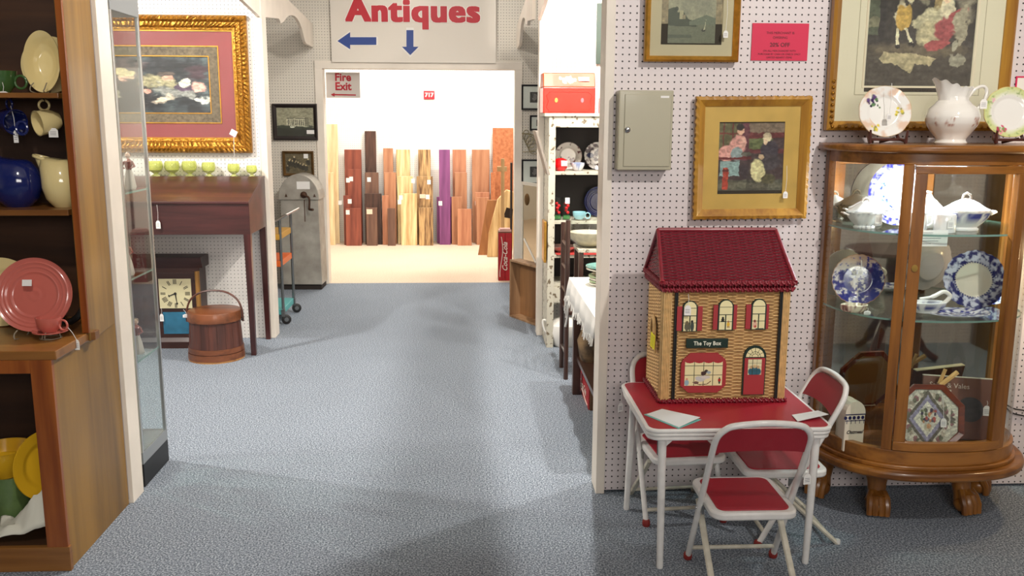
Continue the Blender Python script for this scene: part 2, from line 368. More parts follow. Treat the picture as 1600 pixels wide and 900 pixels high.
def carpet(name, a, b, c, s=260):
    m, t, bs = nt(name); L = t.links; g = N(t, 'ShaderNodeNewGeometry')
    n1 = N(t, 'ShaderNodeTexNoise'); n1.inputs['Scale'].default_value = s; n1.inputs['Detail'].default_value = 3; L.new(g.outputs['Position'], n1.inputs['Vector'])
    n2 = N(t, 'ShaderNodeTexNoise'); n2.inputs['Scale'].default_value = 2.2; n2.inputs['Detail'].default_value = 5; L.new(g.outputs['Position'], n2.inputs['Vector'])
    r = N(t, 'ShaderNodeValToRGB'); e = r.color_ramp.elements; e[0].position = .38; e[0].color = (*lin(a), 1); e[1].position = .66; e[1].color = (*lin(c), 1)
    k = e.new(.5); k.color = (*lin(b), 1); L.new(n1.outputs['Fac'], r.inputs[0])
    mp = N(t, 'ShaderNodeMapRange'); mp.inputs[1].default_value = .3; mp.inputs[2].default_value = .7; mp.inputs[3].default_value = .96; mp.inputs[4].default_value = 1.03
    L.new(n2.outputs['Fac'], mp.inputs[0]); v = N(t, 'ShaderNodeVectorMath', operation='SCALE'); L.new(r.outputs[0], v.inputs[0]); L.new(mp.outputs[0], v.inputs['Scale'])
    L.new(v.outputs[0], bs.inputs['Base Color']); bs.inputs['Roughness'].default_value = .95
    bp = N(t, 'ShaderNodeBump'); bp.inputs['Strength'].default_value = .4; bp.inputs['Distance'].default_value = .003
    L.new(n1.outputs['Fac'], bp.inputs['Height']); L.new(bp.outputs[0], bs.inputs['Normal']); return m
CARPET = carpet('blue_carpet', (78, 87, 98), (120, 129, 140), (178, 186, 196), 150)
TAN = carpet('tan_carpet', (190, 168, 144), (216, 194, 170), (232, 212, 190), 120)
ZC = 3.3
struct('floor', M().box(-7, 7, -4, YF+.02, -.1, 0), CARPET)
o = struct('floor_tan', M().box(-7, 7, YF+.02, YB+.1, -.1, 0), TAN)
struct('ceiling', M().box(-7, 7, -4, YB+.1, ZC, ZC+.05), mat('ceiling_paint', (214, 208, 198), .8))
struct('wall_back', M().box(-7, 7, YB, YB+.04, 0, ZC), PEG_B)
struct('wall_right_booth', M().box(.56, 4.5, YW, YW+.012, .012, ZC-.3), PEG_W)
struct('wall_right_booth_rear', M().box(.56, 4.5, YW+.075, YW+.087, .012, ZC-.3), WHITE)
ZT = 2.9
def post(name, x0, x1, y0, y1):
    g = M(); g.box(x0, x1, y0, y1, 0, ZT); return struct(name, g, PAINT, bev=.002)
post('trim_1', .525, .56, YW-.012, YW+.12)       # right booth wall end board
post('trim_2', -1.402, -1.350, 3.512, 3.63)     # left booth wall end board
post('trim_3', XL-.045, XL, YM-.04, YM+.1)
post('trim_4', .49, .53, YM-.02, YM+.1)
struct('wall_left_booth', M().box(-5, XL-.045, 3.56, 3.575, 0, ZT), PEG_W)
struct('wall_left_middle', M().box(-5, XL-.045, YM-.03, YM-.015, 0, ZT), PEG_M)
struct('wall_left_middle_rear', M().box(-5, XL-.045, YM+.06, YM+.075, 0, ZT), WHITE)
struct('wall_right_middle', M().box(.53, 5, YM, YM+.015, 0, ZT), PEG_M)
# far wall with its opening
OX0, OX1, OZ = -1.30, .433, 1.965
struct('wall_far_left', M().box(-5, OX0-.07, YF, YF+.015, 0, ZC), PEG_F)
struct('wall_far_right', M().box(OX1+.07, 5, YF, YF+.015, 0, ZC), PEG_F)
struct('wall_far_top', M().box(OX0-.07, OX1+.07, YF, YF+.015, OZ+.07, ZC), PEG_F)
struct('trim_5', M().box(OX0-.07, OX0, YF-.015, YF+.13, 0, OZ), PAINT, bev=.002)
struct('trim_6', M().box(OX1, OX1+.07, YF-.015, YF+.13, 0, OZ), PAINT, bev=.002)
struct('trim_7', M().box(OX0-.07, OX1+.07, YF-.015, YF+.13, OZ, OZ+.068), PAINT, bev=.002)
struct('wall_side_left', M().box(-5.02, -5, -4, YB, 0, ZC), WHITE)
struct('wall_side_right', M().box(5, 5.02, -4, YB, 0, ZC), WHITE)
struct('wall_front', M().box(-5, 5, -3.9, -3.88, 0, ZC), PEG_W)
struct('wall_reflected_booth', M().box(2.45, 5, .98, 1.0, 0, 2.4), PEG_W)   # seen in the cabinet mirror
# scalloped valances along the two sides of the aisle (plane x = const), outline in y,z
def valance(name, X, y0, y1, zt, foot):
    if foot: out = [(y0, zt), (y1, zt-.12), (y1, 2.15), (y1-.15, 2.148), (y1-.38, 2.152), (y1-.43, 2.165), (y1-.49, 2.205), (y1-.56, 2.255), (y1-.65, 2.293), (y1-.76, 2.318), (y1-.87, 2.325), (y1-1.0, 2.318), (y1-1.12, 2.30), (y1-1.22, 2.275), (y1-1.33, 2.235), (y1-1.44, 2.213), (y1-1.5, 2.24), (y1-1.75, 2.219), (y0, 2.20)]
    else: out = [(y0, zt), (y1, zt), (y1, 2.185), (y1-.12, 2.20), (y1-.45, 2.235), (y1-.75, 2.30), (y1-1.0, 2.34), (y0+1.0, 2.34), (y0+.75, 2.30), (y0+.45, 2.235), (y0+.12, 2.20), (y0, 2.185)]
    g = M().prism(out, X-.012, X+.012, 'yz')
    return struct(name, g, PAINT)
valance('trim_8', XL-.02, YM+.1, YF-.02, 2.47, True)
valance('trim_9', XL-.02, 3.66, YM-.04, 2.62, False)
valance('trim_10', .46, YM+.1, YF-.02, 2.47, True)
valance('trim_11', .49, YW+.12, YM-.02, 2.62, False)
# perforated steel shelf strip beside the left wall end
STEEL = mat('steel', (150, 150, 150), .35, 1)
g = M()
for k in range(92): g.box(-1.374, -1.370, 3.5065, 3.5070, .05+k*.03, .066+k*.03)
sl = M().box(-1.378, -1.366, 3.507, 3.5115, .02, 2.85)
o = thing('shelf_standard', 'slotted steel shelf strip up the end of the left booth wall', 'shelf strip', (0, 0, 0)); obj('rail', sl, mat('grey_strip', (190, 180, 178), .4), o); s_ = obj('slot', g, mat('slot_dark', (30, 26, 24), .7), o); s_['kind'] = 'stuff'

# ---------------------------------------------------------------- signs
RED = mat('sign_red', (190, 32, 48), .5); BLUE = mat('sign_blue', (44, 70, 140), .5); SIGN = mat('sign_board', (226, 218, 206), .5); PWHITE = mat('white_print', (240, 236, 228), .5)
x0, x1, z0 = W(517, 50, 8.44).x, W(775, 50, 8.44).x, W(650, 98, 8.44).z
s = thing('antiques_sign', 'large cream board reading Antiques in red with two blue arrows', 'sign', ((x0+x1)/2, 8.445, z0))
obj('board', M().box(-(x1-x0)/2, (x1-x0)/2, -.008, .008, 0, .70), SIGN, s)
def loc(p, th): return Vector(p)-th.location
c = loc(W(646, 18, 8.43), s)
text('lettering_outline', 'Antiques', .275, PWHITE, s, T(c.x, -.0095, c.z), sx=1.09, ext=.0006, sp=1.1, bold=.021)
text('lettering', 'Antiques', .275, RED, s, T(c.x, -.0115, c.z), sx=1.09, ext=.0008, sp=1.1, bold=.0145)
def arrow(name, pts, y, mt, par, grow=0):
    P = [loc(W(px, py, 8.43), par) for px, py in pts]
    cx = sum(p.x for p in P)/len(P); cz = sum(p.z for p in P)/len(P)
    out = [(cx+(p.x-cx)*(1+grow), cz+(p.z-cz)*(1+grow*2.2)) for p in P]
    return obj(name, M().prism(out, y-.001, y, 'xz'), mt, par)
L_ = [(527, 64), (547, 50), (547, 58), (588, 58), (588, 70), (547, 70), (547, 77)]
D_ = [(635, 47), (646, 47), (646, 73), (654, 73), (641, 86), (628, 73), (635, 73)]
arrow('arrow_outline', L_, -.0085, PWHITE, s, .07); arrow('arrow', L_, -.0105, BLUE, s)
arrow('arrow_outline', D_, -.0085, PWHITE, s, .09); arrow('arrow', D_, -.0105, BLUE, s)
a, b = W(509, 113, 8.62), W(563, 153, 8.62)
s = thing('fire_exit_sign', 'small pale sign reading Fire Exit with red arrow in the doorway corner', 'sign', ((a.x+b.x)/2, 8.62, b.z))
w, h = b.x-a.x, a.z-b.z
obj('board', M().box(-w/2, w/2, -.003, .003, 0, h), mat('sign_grey', (206, 198, 190), .5), s)
CRIM = mat('crimson_print', (176, 24, 44), .5)
text('lettering', 'Fire', .098, CRIM, s, T(-.0, -.004, h*.80), off=.003, sx=.98); text('lettering', 'Exit', .098, CRIM, s, T(-.0, -.004, h*.44), off=.003, sx=.98)
obj('arrow', M().prism([(-.115, .028), (-.08, .045), (-.08, .034), (.115, .031), (.115, .02), (-.08, .022), (-.08, .01)], -.0045, -.0035, 'xz'), CRIM, s)
obj('hanging_wire', M().tube([(0, 0, h), (0, .0, h+.12)], .001, 5), STEEL, s)
a, b = W(662, 142, 11.43), W(679, 155, 11.43)
s = thing('number_plaque', 'tiny red plaque numbered 717 high on the white back wall', 'sign', ((a.x+b.x)/2, 11.44, b.z)); w, h = b.x-a.x, a.z-b.z
obj('plate', M().box(-w/2, w/2, -.004, .004, 0, h), RED, s); text('lettering', '717', .07, PWHITE, s, T(0, -.006, h/2), bold=.003)
a, b = W(1176, 36, 3.54), W(1261, 95, 3.54); w, h = b.x-a.x, a.z-b.z
s = thing('discount_notice', 'pink red paper notice reading 20% OFF pinned to the pegboard', 'notice', ((a.x+b.x)/2, 3.542, b.z))
pap = mat('red_paper', (214, 38, 78), .6); obj('paper', M().box(-w/2, w/2, -.0015, 0, 0, h), pap, s)
DK = mat('dark_print', (96, 18, 34), .6)
text('lettering', '20% OFF', .021, DK, s, T(0, -.0022, h*.42), ext=.0003, off=.0004)
for tx, sz, zz in (('THIS MERCHANT IS', .0125, .74), ('OFFERING', .0125, .615), ('ON ALL MERCHANDISE WITH', .0095, .26), ('PURCHASE BY CASH OR CHECK ONLY', .0095, .17), ('LIMITED BENEFIT ITEMS', .0095, .08)):
    text('lettering', tx, sz, DK, s, T(0, -.0022, h*zz), ext=.0003)

a = W(1588, 119, 3.54); s = thing('pink_bordered_card', 'white card with hot pink border at the right edge above the green rimmed plate', 'notice', (a.x+.075, 3.542, a.z-.11))
obj('card', M().box(-.07, .07, -.0015, 0, .005, .105), PWHITE, s); pk = mat('hot_pink', (214, 40, 90), .5)
obj('border', M().box(-.075, .075, -.0025, 0, .104, .110).box(-.075, .075, -.0025, 0, 0, .006).box(-.075, -.069, -.0025, 0, .006, .104).box(.069, .075, -.0025, 0, .006, .104), pk, s)

# ---------------------------------------------------------------- frames and pictures
GOLD = mat('gold_leaf', (196, 142, 52), .32, .75, col2=(120, 76, 22), scale=60, bump=.9, bscale=90)
GOLDB = mat('bright_gold', (212, 160, 70), .3, .8, var=.2, scale=40)
GLZ = glassmat('clear_glass')
CANV = vcol('printed_art', .35, coat=.3)
def frame_ring(name, w, h, prof, mt, par, mtx=None, smooth=False, bumpf=None, nseg=1):
    """mitred frame: prof = list of (inset from outer edge, depth towards viewer)"""
    g = M(); mtx = mtx if mtx is not None else Matrix()
    n = len(prof); vs = []; per = []
    cs = [(-1, -1), (1, -1), (1, 1), (-1, 1)]
    for s in range(4):
        (ax, az), (bx, bz) = cs[s], cs[(s+1) % 4]
        for k in range(nseg):
            per.append((ax+(bx-ax)*k/nseg, az+(bz-az)*k/nseg))
    for (ux, uz) in per:
        for j, (i, d) in enumerate(prof):
            x = ux*(w/2-i); z = uz*(h/2-i); dd = d
            if bumpf: 
                ox, oz, od = bumpf(ux, uz, j, x, z); x += ox; z += oz; dd += od
            vs.append((x, -dd, z))
    N_ = len(per)
    fs = [(a*n+j, a*n+(j+1) % n, ((a+1) % N_)*n+(j+1) % n, ((a+1) % N_)*n+j) for a in range(N_) for j in range(n)]
    g.add(vs, fs, mtx); return obj(name, g, mt, par, smooth=smooth)
def picture(name, label, cat, cx, y, cz, w, h, fw, fmt, mats, can, aw, ah, ax=0, az=0, prof=None, tilt=0, group=None, bumpf=None, nseg=1, glass=True, rot=0, dep=.02):
    s = thing(name, label, cat, (cx, y, cz-h/2), 0, group); s.rotation_euler = (math.radians(tilt), math.radians(rot), 0)
    B = T(0, 0, h/2)
    prof = prof or [(0, 0), (0, dep), (fw*.3, dep*1.25), (fw*.7, dep*.8), (fw, dep*.45), (fw, 0)]
    frame_ring('frame', w, h, prof, fmt, s, B, bumpf=bumpf, nseg=nseg)
    obj('backing', M().box(-w/2+fw*.5, w/2-fw*.5, -.003, -.001, fw*.5, h-fw*.5), mats[0], s)
    for i, (mw, mh, mm, d) in enumerate(mats[1]):
        frame_ring('mat_board', mw, mh, [(0, d-.002), (0, d), ((mw-mats[2][i][0])/2, d), ((mw-mats[2][i][0])/2, d-.002)], mm, s, T(ax*(i > 0), 0, h/2+az*(i > 0)))
    can.painterly(); can.c = np.clip(can.c*1.35+.01, 0, 1); sheet('artwork', can, aw, ah, CANV, s, T(ax, -.0038, h/2+az))
    if glass: obj('glass', M().box(-w/2+fw*.9, w/2-fw*.9, -.0085, -.0075, fw*.9, h-fw*.9), GLZ, s)
    return s
# lady in a garden, large gilt frame in the left booth
can = Can(170, 110, (30, 30, 34)); can.c[:] = mixc(np.array(lin((28, 30, 36))), np.array(lin((74, 84, 88))), (fbm(can.x, can.y, 9, 4)-.38)*2.2)
can.el(.62, .82, .26, .13, (22, 24, 30), n=.5, soft=.5).el(.9, .72, .1, .12, (60, 40, 48), n=.9, soft=.6)
can.el(.2, .78, .16, .2, (86, 70, 72), n=1.2, soft=.6, seed=5).el(.08, .8, .06, .09, (170, 140, 130), n=1.3, soft=.5, seed=8)
can.el(.26, .63, .07, .085, (206, 170, 140), n=.2).el(.24, .72, .1, .07, (190, 170, 130), rot=-.4, n=.4, seed=3).el(.24, .60, .035, .05, (220, 160, 140), soft=.3)
can.el(.34, .44, .13, .2, (52, 46, 46), rot=.5, n=.4).el(.3, .2, .26, .16, (34, 32, 36), n=.4).el(.55, .55, .17, .1, (150, 140, 110), n=.9, soft=.6, seed=9)
can.el(.63, .62, .05, .055, (200, 150, 130), soft=.3).el(.62, .69, .07, .035, (80, 66, 60), n=.4).el(.7, .37, .15, .1, (130, 128, 124), rot=-.3, n=1.4, soft=.6, seed=11)
can.el(.78, .45, .12, .06, (78, 58, 78), rot=-.2, n=.4).el(.9, .46, .07, .09, (214, 158, 146), n=.3, soft=.3).el(.42, .38, .05, .045, (196, 140, 126), n=.5)
can.el(.6, .24, .1, .05, (200, 180, 160), rot=.6, n=.9, soft=.5).el(.93, .22, .07, .05, (188, 186, 180), n=1.2, soft=.4, seed=6).el(.78, .52, .05, .07, (196, 190, 176), n=.6)
can.el(.13, .4, .06, .14, (170, 160, 138), n=1.2, soft=.5, seed=21).mottle(.5, 60)
P0, P1 = W(0, 20, 6.3), W(391, 20, 6.3); zt, zb = W(380, 24, 6.3).z, W(385, 239, 6.3).z
w = 1.27; h = zt-zb; cx = W(389, 130, 6.3).x-w/2
MAROON = mat('maroon_mat', (154, 74, 76), .7, var=.06, scale=8); MOSS = mat('moss_mat', (112, 98, 78), .7, var=.45, scale=60); BACK = mat('backing_board', (60, 50, 40), .8)
def orn(ux, uz, j, x, z): return (0, 0, .006*(1 if (int((x+z)*70) % 2) else -.2) if j in (2, 3, 5) else 0)
pic = picture('gilt_picture', 'large landscape picture of reclining ladies in wide ornate gold frame', 'picture', cx, 6.325, (zt+zb)/2, w, h, .095, GOLD,
    (BACK, [(w-.18, h-.18, MAROON, .006), (w-.40, h-.40, MOSS, .008)], [(w-.39, h-.39), (w-.53, h-.53)]), can, w-.53, h-.53,
    prof=[(0, 0), (0, .03), (.012, .045), (.03, .05), (.045, .035), (.07, .03), (.08, .02), (.095, .018), (.095, 0)], bumpf=orn, nseg=90)
frame_ring('gilt_slip', w-.19, h-.19, [(0, .004), (0, .012), (.008, .012), (.008, .004)], GOLDB, pic, T(0, 0, h/2))
frame_ring('gilt_slip', w-.39, h-.39, [(0, .004), (0, .011), (.007, .011), (.007, .004)], GOLDB, pic, T(0, 0, h/2))
frame_ring('gilt_slip', w-.52, h-.52, [(0, .004), (0, .011), (.006, .011), (.006, .004)], GOLDB, pic, T(0, 0, h/2))
q = loc(W(363, 208, 6.24), pic); obj('price_tag', M().box(-.022, .022, -.001, .001, -.02, .02, T(q.x, -.055, q.z) @ RY(.5)), MAT_TAG, pic); obj('string', M().tube([(q.x, -.054, q.z-.02), (q.x-.002, -.056, q.z-.15)], .0014, 5), MAT_TAG, pic)

# temple photograph and group photograph on far wall
can = Can(90, 66, (150, 142, 120)); can.mottle(.12, 4); can.rc(0, 1, 0, .30, (40, 40, 34)).el(.5, .34, .6, .06, (56, 58, 48), n=.4)
can.poly([(.27, .38), (.86, .33), (.86, .62), (.74, .66), (.27, .60)], (196, 188, 166)).poly([(.74, .66), (.86, .62), (.86, .33), (.74, .36)], (120, 114, 98)).rc(.27, .86, .60, .63, (90, 86, 72))
for k in range(9): can.rc(.30+k*.05, .318+k*.05, .385, .58, (66, 62, 52))
can.el(.42, .33, .06, .03, (210, 205, 190), n=.4).mottle(.15, 40)
a, b = W(425, 162, 8.45), W(497, 219, 8.45); EBONY = mat('ebony_frame', (38, 28, 26), .35)
picture('temple_photograph', 'black framed photograph of a columned white temple', 'picture', (a.x+b.x)/2, 8.462, (a.z+b.z)/2, b.x-a.x, a.z-b.z, .035, EBONY, (BACK, [], []), can, b.x-a.x-.06, a.z-b.z-.06)
o = bpy.context.scene.collection.objects[-1]
pt = [x for x in C.objects if x.name == 'temple_photograph'][0]; obj('price_card', M().box(.10, .17, -.0105, -.0095, .055, .09), MAT_TAG, pt)
can = Can(70, 60, (96, 82, 60)); can.mottle(.3, 6)
for k in range(12):
    x_ = .1+.8*((k*.37) % 1); y_ = .25+.35*((k*.61) % 1); can.el(x_, y_, .08, .14, (44, 38, 30), n=.5, seed=k).el(x_, y_+.15, .028, .04, (190, 168, 130), soft=.3)
can.el(.35, .68, .05, .13, (50, 44, 36)).el(.35, .82, .03, .05, (200, 180, 150)).mottle(.3, 30, 9)
a, b = W(441, 236, 8.45), W(491, 275, 8.45); BRZ = mat('bronze_frame', (112, 82, 44), .4, .4, var=.3)
pt = picture('group_photograph', 'small brown framed old group photograph above the galvanized box', 'picture', (a.x+b.x)/2, 8.462, (a.z+b.z)/2, b.x-a.x, a.z-b.z, .024, BRZ, (BACK, [], []), can, b.x-a.x-.04, a.z-b.z-.04)
obj('price_card', M().box(.05, .09, -.0105, -.0095, .16, .20), MAT_TAG, pt)
# small black frames right of the opening
BLK = mat('black_frame', (20, 20, 22), .35); IVORY = mat('ivory_mat', (232, 230, 224), .7)
for k, (x0_, y0_, x1_, y1_, lb) in enumerate([(815, 132, 856, 172, 'square black framed print with white mat, highest beside the doorway'), (828, 180, 860, 204, 'narrow black frame half behind the booth post'), (815, 249, 856, 288, 'square black framed print with white mat above the mirror')]):
    can = Can(24, 24, (40, 38, 40)); can.mottle(.9, 8, k).el(.5, .5, .25, .3, (110, 104, 104), n=.8)
    a, b = W(x0_, y0_, 8.45), W(x1_, y1_, 8.45); w_, h_ = b.x-a.x, a.z-b.z
    picture('black_framed_print', lb, 'picture', (a.x+b.x)/2, 8.462, (a.z+b.z)/2, w_, h_, .016, BLK, (IVORY, [], []), can, w_*.36, h_*.42, group='black framed prints beside the doorway', dep=.012)
# ornament of wire between the frames
a = W(822, 222, 8.45); g = M()
for k in range(5):
    pts = [(a.x+.03*math.cos(t)*(1+.2*k)-.0+.02*k, 8.44, a.z+.05*math.sin(t)-.03*k+.06) for t in np.linspace(0, 2*PI, 14)]
    g.tube(pts, .004, 5)
g.tube([(a.x-.04, 8.445, a.z+.08), (a.x+.1, 8.445, a.z+.06)], .006, 6); g.tube([(a.x-.03, 8.445, a.z-.09), (a.x+.09, 8.445, a.z-.085)], .004, 6)
tag(obj('scroll_bracket', g, mat('aged_brass', (160, 150, 120), .4, .7)), 'small scrolled metal bracket hung between two black frames', 'bracket')

# right booth wall pictures
can = Can(110, 84, (150, 142, 112)); can.c[:] = mixc(np.array(lin((168, 160, 130))), np.array(lin((110, 108, 92))), (fbm(can.x, can.y, 3, 2)-.35)*2)
can.rc(0, 1, 0, .33, (108, 108, 84)).poly([(0, .32), (.0, .62), (.12, .66), (.2, .56), (.3, .6), (.42, .44), (.6, .40), (.6, .3)], (66, 68, 46)).poly([(.45, .4), (.8, .52), (1, .46), (1, .33), (.45, .33)], (106, 110, 88))
can.el(.16, .62, .05, .06, (56, 58, 38), n=.8).rc(.24, .32, .44, .6, (176, 164, 128)).rc(.3, .36, .44, .52, (140, 126, 96)).rc(0, .5, .1, .16, (84, 86, 66)).el(.75, .24, .04, .03, (56, 50, 36)).poly([(.74, .24), (.78, .25), (.8, .46), (.77, .3)], (190, 180, 148)).mottle(.3, 40)
w, h = 1.05*.352, .62; cx = (W(1005, 96, 3.53).x+W(1151, 97, 3.53).x)/2; zb = W(1078, 97, 3.53).z; w = W(1151, 97, 3.53).x-W(1005, 97, 3.53).x
TANM = mat('buff_mat', (206, 190, 158), .7, var=.05, scale=5); pw = W(1129, 40, 3.53).x-W(1034, 40, 3.53).x
can2 = Can(60, 50, (128, 110, 78)); can2.mottle(.5, 22)
pic = picture('landscape_engraving', 'portrait gold frame holding small engraved river landscape, above the grey key cabinet', 'picture', cx, 3.53, zb+.30, w, .60, .022, GOLDB,
    (BACK, [(w-.03, .57, TANM, .0058)], [(pw+.0, .36)]), can2, pw, .36, az=.02, dep=.022)
k = W(1081, 60, 3.53); sheet('artwork', can, pw*.78, .20, CANV, pic, T(0, -.0046, W(1080, 55, 3.53).z-pic.location.z+.07))
q = loc(W(1134, 48, 3.5), pic); price_tag(pic, (q.x, -.031, q.z+.13), .13)
# two women in a gold mat, scalloped frame
can = Can(130, 136, (70, 52, 52)); can.rc(0, .34, .55, 1, (96, 88, 60)).rc(.34, .46, .45, 1, (96, 50, 58)).rc(.46, 1, .82, 1, (120, 100, 84)).rc(.46, .82, .6, .8, (92, 96, 60)).rc(.46, 1, .78, .86, (100, 44, 44)).rc(.46, 1, .55, .62, (96, 46, 48))
for xx in (.06, .2, .33): can.rc(xx, xx+.02, .6, 1, (110, 46, 40))
can.rc(0, .34, .84, .86, (110, 46, 40)).rc(0, 1, 0, .16, (82, 78, 66)).el(.5, .08, .6, .05, (104, 98, 82), n=.3)
can.el(.28, .66, .13, .16, (204, 144, 134), rot=-.5, n=.15).el(.12, .56, .12, .12, (208, 146, 136), n=.1).el(.33, .88, .055, .05, (214, 164, 140)).el(.32, .94, .06, .05, (46, 34, 32)).el(.37, .72, .05, .09, (216, 160, 146)).el(.28, .55, .09, .1, (140, 150, 150), rot=.2)
can.rc(0, .5, .46, .5, (104, 40, 40)).rc(.02, .32, .22, .44, (134, 154, 152)).rc(.44, .78, .0, .3, (60, 52, 46), .5).el(.40, .54, .09, .035, (90, 84, 74), n=.5)
can.el(.78, .6, .14, .15, (62, 52, 60), rot=.2).el(.76, .42, .2, .12, (66, 56, 60)).el(.74, .79, .065, .075, (196, 176, 146)).el(.71, .72, .035, .045, (216, 180, 150)).el(.61, .3, .11, .17, (204, 190, 144), rot=.15, n=.08).el(.66, .5, .05, .04, (190, 160, 130), n=.3)
can.el(.78, .17, .11, .07, (84, 76, 54)).rc(.08, .16, .02, .34, (168, 62, 44)).el(.12, .3, .05, .02, (90, 30, 24)).el(.4, .3, .07, .12, (60, 46, 50), n=.4).mottle(.35, 36)
a, b = W(1087, 152, 3.5), W(1268, 340, 3.5); w, h = W(1265, 200, 3.5).x-W(1086, 200, 3.5).x, a.z-W(1170, 343, 3.5).z
OAKG = wood('gilded_oak', (186, 136, 48), (150, 100, 34), .45, 'z', 12); GMAT = mat('gold_mat', (220, 176, 92), .5, .1, var=.12, scale=12)
def scal(ux, uz, j, x, z):
    if j in (0, 1): 
        t = (x+z)*PI/.033; s_ = .0028*abs(math.sin(t))+.0012*math.sin(3*t)
        return (s_*np.sign(ux) if abs(ux) > .999 else 0, s_*np.sign(uz) if abs(uz) > .999 else 0, .001*math.sin(t*2))
    return (0, 0, 0)
aw, ah = W(1235, 250, 3.5).x-W(1124, 250, 3.5).x-.022, W(1180, 193, 3.5).z-W(1180, 299, 3.5).z
pic = picture('women_picture', 'square gold picture of two women at a table in a scalloped gold frame', 'picture', (a.x+b.x)/2-.004, 3.528, (a.z+b.z)/2, w, h, .036, OAKG,
    (BACK, [(w-.05, h-.05, GMAT, .0062)], [(aw, ah)]), can, aw, ah, az=.004, bumpf=scal, nseg=80, rot=-.6, dep=.022)
obj('scorched_edge', M().tube([(x_, -.018, z_) for x_, z_ in [(-w/2-.001, 0), (w/2+.001, 0), (w/2+.001, h), (-w/2-.001, h)]], .0022, 5, closed=True), mat('charred', (70, 44, 22), .7), pic)
q = loc(W(1227, 300, 3.49), pic); price_tag(pic, (q.x+.004, -.032, q.z+.10), .10)
# courtship scene, large
can = Can(190, 190, (46, 40, 34)); can.mottle(.4, 5)
can.rc(0, .13, .45, 1, (70, 74, 56)).el(.06, .55, .07, .05, (110, 106, 82), n=.7).rc(.1, .16, .35, 1, (34, 28, 26)).rc(.6, .74, .52, 1, (134, 114, 74)).rc(.74, .8, .5, 1, (50, 58, 46)).el(.9, .78, .09, .2, (120, 112, 96), n=.9, soft=.6)
can.rc(0, 1, 0, .30, (64, 56, 46)).el(.5, .31, .6, .06, (92, 80, 62), n=.6, soft=.6)
can.el(.5, .86, .06, .12, (104, 98, 80), n=.8).el(.37, .83, .05, .13, (196, 184, 152), n=.5).el(.38, .97, .03, .035, (210, 186, 156)).el(.3, .63, .06, .13, (176, 164, 136), rot=-.3, n=.6)
can.el(.3, .6, .05, .11, (176, 140, 66), rot=.1).el(.35, .6, .045, .11, (182, 146, 70), rot=-.1).ln(.275, .5, .285, .36, .014, (206, 194, 162)).ln(.35, .5, .41, .38, .014, (206, 194, 162)).ln(.28, .35, .3, .35, .016, (26, 20, 18)).ln(.4, .37, .43, .36, .016, (26, 20, 18))
can.el(.58, .58, .17, .1, (180, 170, 138), rot=.3, n=.4).el(.6, .45, .13, .12, (172, 160, 126), n=.4).el(.73, .68, .08, .09, (196, 184, 156), n=.4).el(.72, .76, .035, .035, (214, 180, 150)).el(.73, .80, .04, .03, (44, 34, 30))
can.el(.72, .5, .11, .1, (146, 64, 66), rot=.5, n=.2).el(.66, .36, .13, .045, (150, 66, 66), rot=.15, n=.4).el(.83, .63, .1, .04, (150, 68, 70), rot=.5, n=.3).el(.87, .52, .07, .15, (150, 140, 118), n=.7).el(.86, .25, .08, .06, (140, 134, 116), n=.8).el(.82, .35, .03, .05, (150, 144, 124), n=.4)
can.poly([(.12, .24), (.16, .30), (.5, .28), (.66, .24), (.6, .18), (.46, .2), (.42, .1), (.3, .19), (.16, .2)], (164, 150, 116)).mottle(.35, 50)
w = W(1582, 100, 3.5).x-W(1298, 100, 3.5).x; zb = W(1440, 204, 3.5).z; cx = (W(1583, 100, 3.5).x+W(1297, 100, 3.5).x)/2; h = .70
ML = W(1352, 100, 3.5).x; MR = W(1518, 60, 3.5).x; aw = (W(1520, 60, 3.5).x-W(1352, 60, 3.5).x); CRM = mat('cream_mat', (236, 224, 198), .7)
az0 = W(1430, 133, 3.5).z; ah = .42
pic = picture('courtship_picture', 'large gold framed picture of a gentleman bowing to a lady in pink drapery', 'picture', cx, 3.53, zb+h/2, w, h, .035, OAKG,
    (BACK, [(w-.05, h-.05, CRM, .006)], [(aw, ah)]), can, aw, ah, az=(az0+ah/2)-(zb+h/2), dep=.03)
z_ = (az0+ah/2)-zb
frame_ring('mat_line', aw+.075, ah+.075, [(0, .006), (0, .0068), (.0018, .0068), (.0018, .006)], mat('mat_line', (160, 146, 116), .7), pic, T(0, 0, z_))
frame_ring('mat_line', aw+.02, ah+.02, [(0, .006), (0, .009), (.008, .007), (.008, .006)], mat('mat_bevel', (226, 214, 186), .6), pic, T(0, 0, z_))
g = M()
for k in range(26): g.lathe([(0.001, 0), (.006, .002), (.0075, .006), (.004, .01), (.001, .011)], 8, T(-w/2+.02+k*(w-.04)/25, -.03, .014) @ RX(PI/2))
for k in range(8): g.lathe([(0.001, 0), (.006, .002), (.0075, .006), (.004, .01), (.001, .011)], 8, T(-w/2+.014, -.034, .03+k*.022) @ RX(PI/2))
o = obj('carved_ornament', g, GOLD, pic, smooth=True)
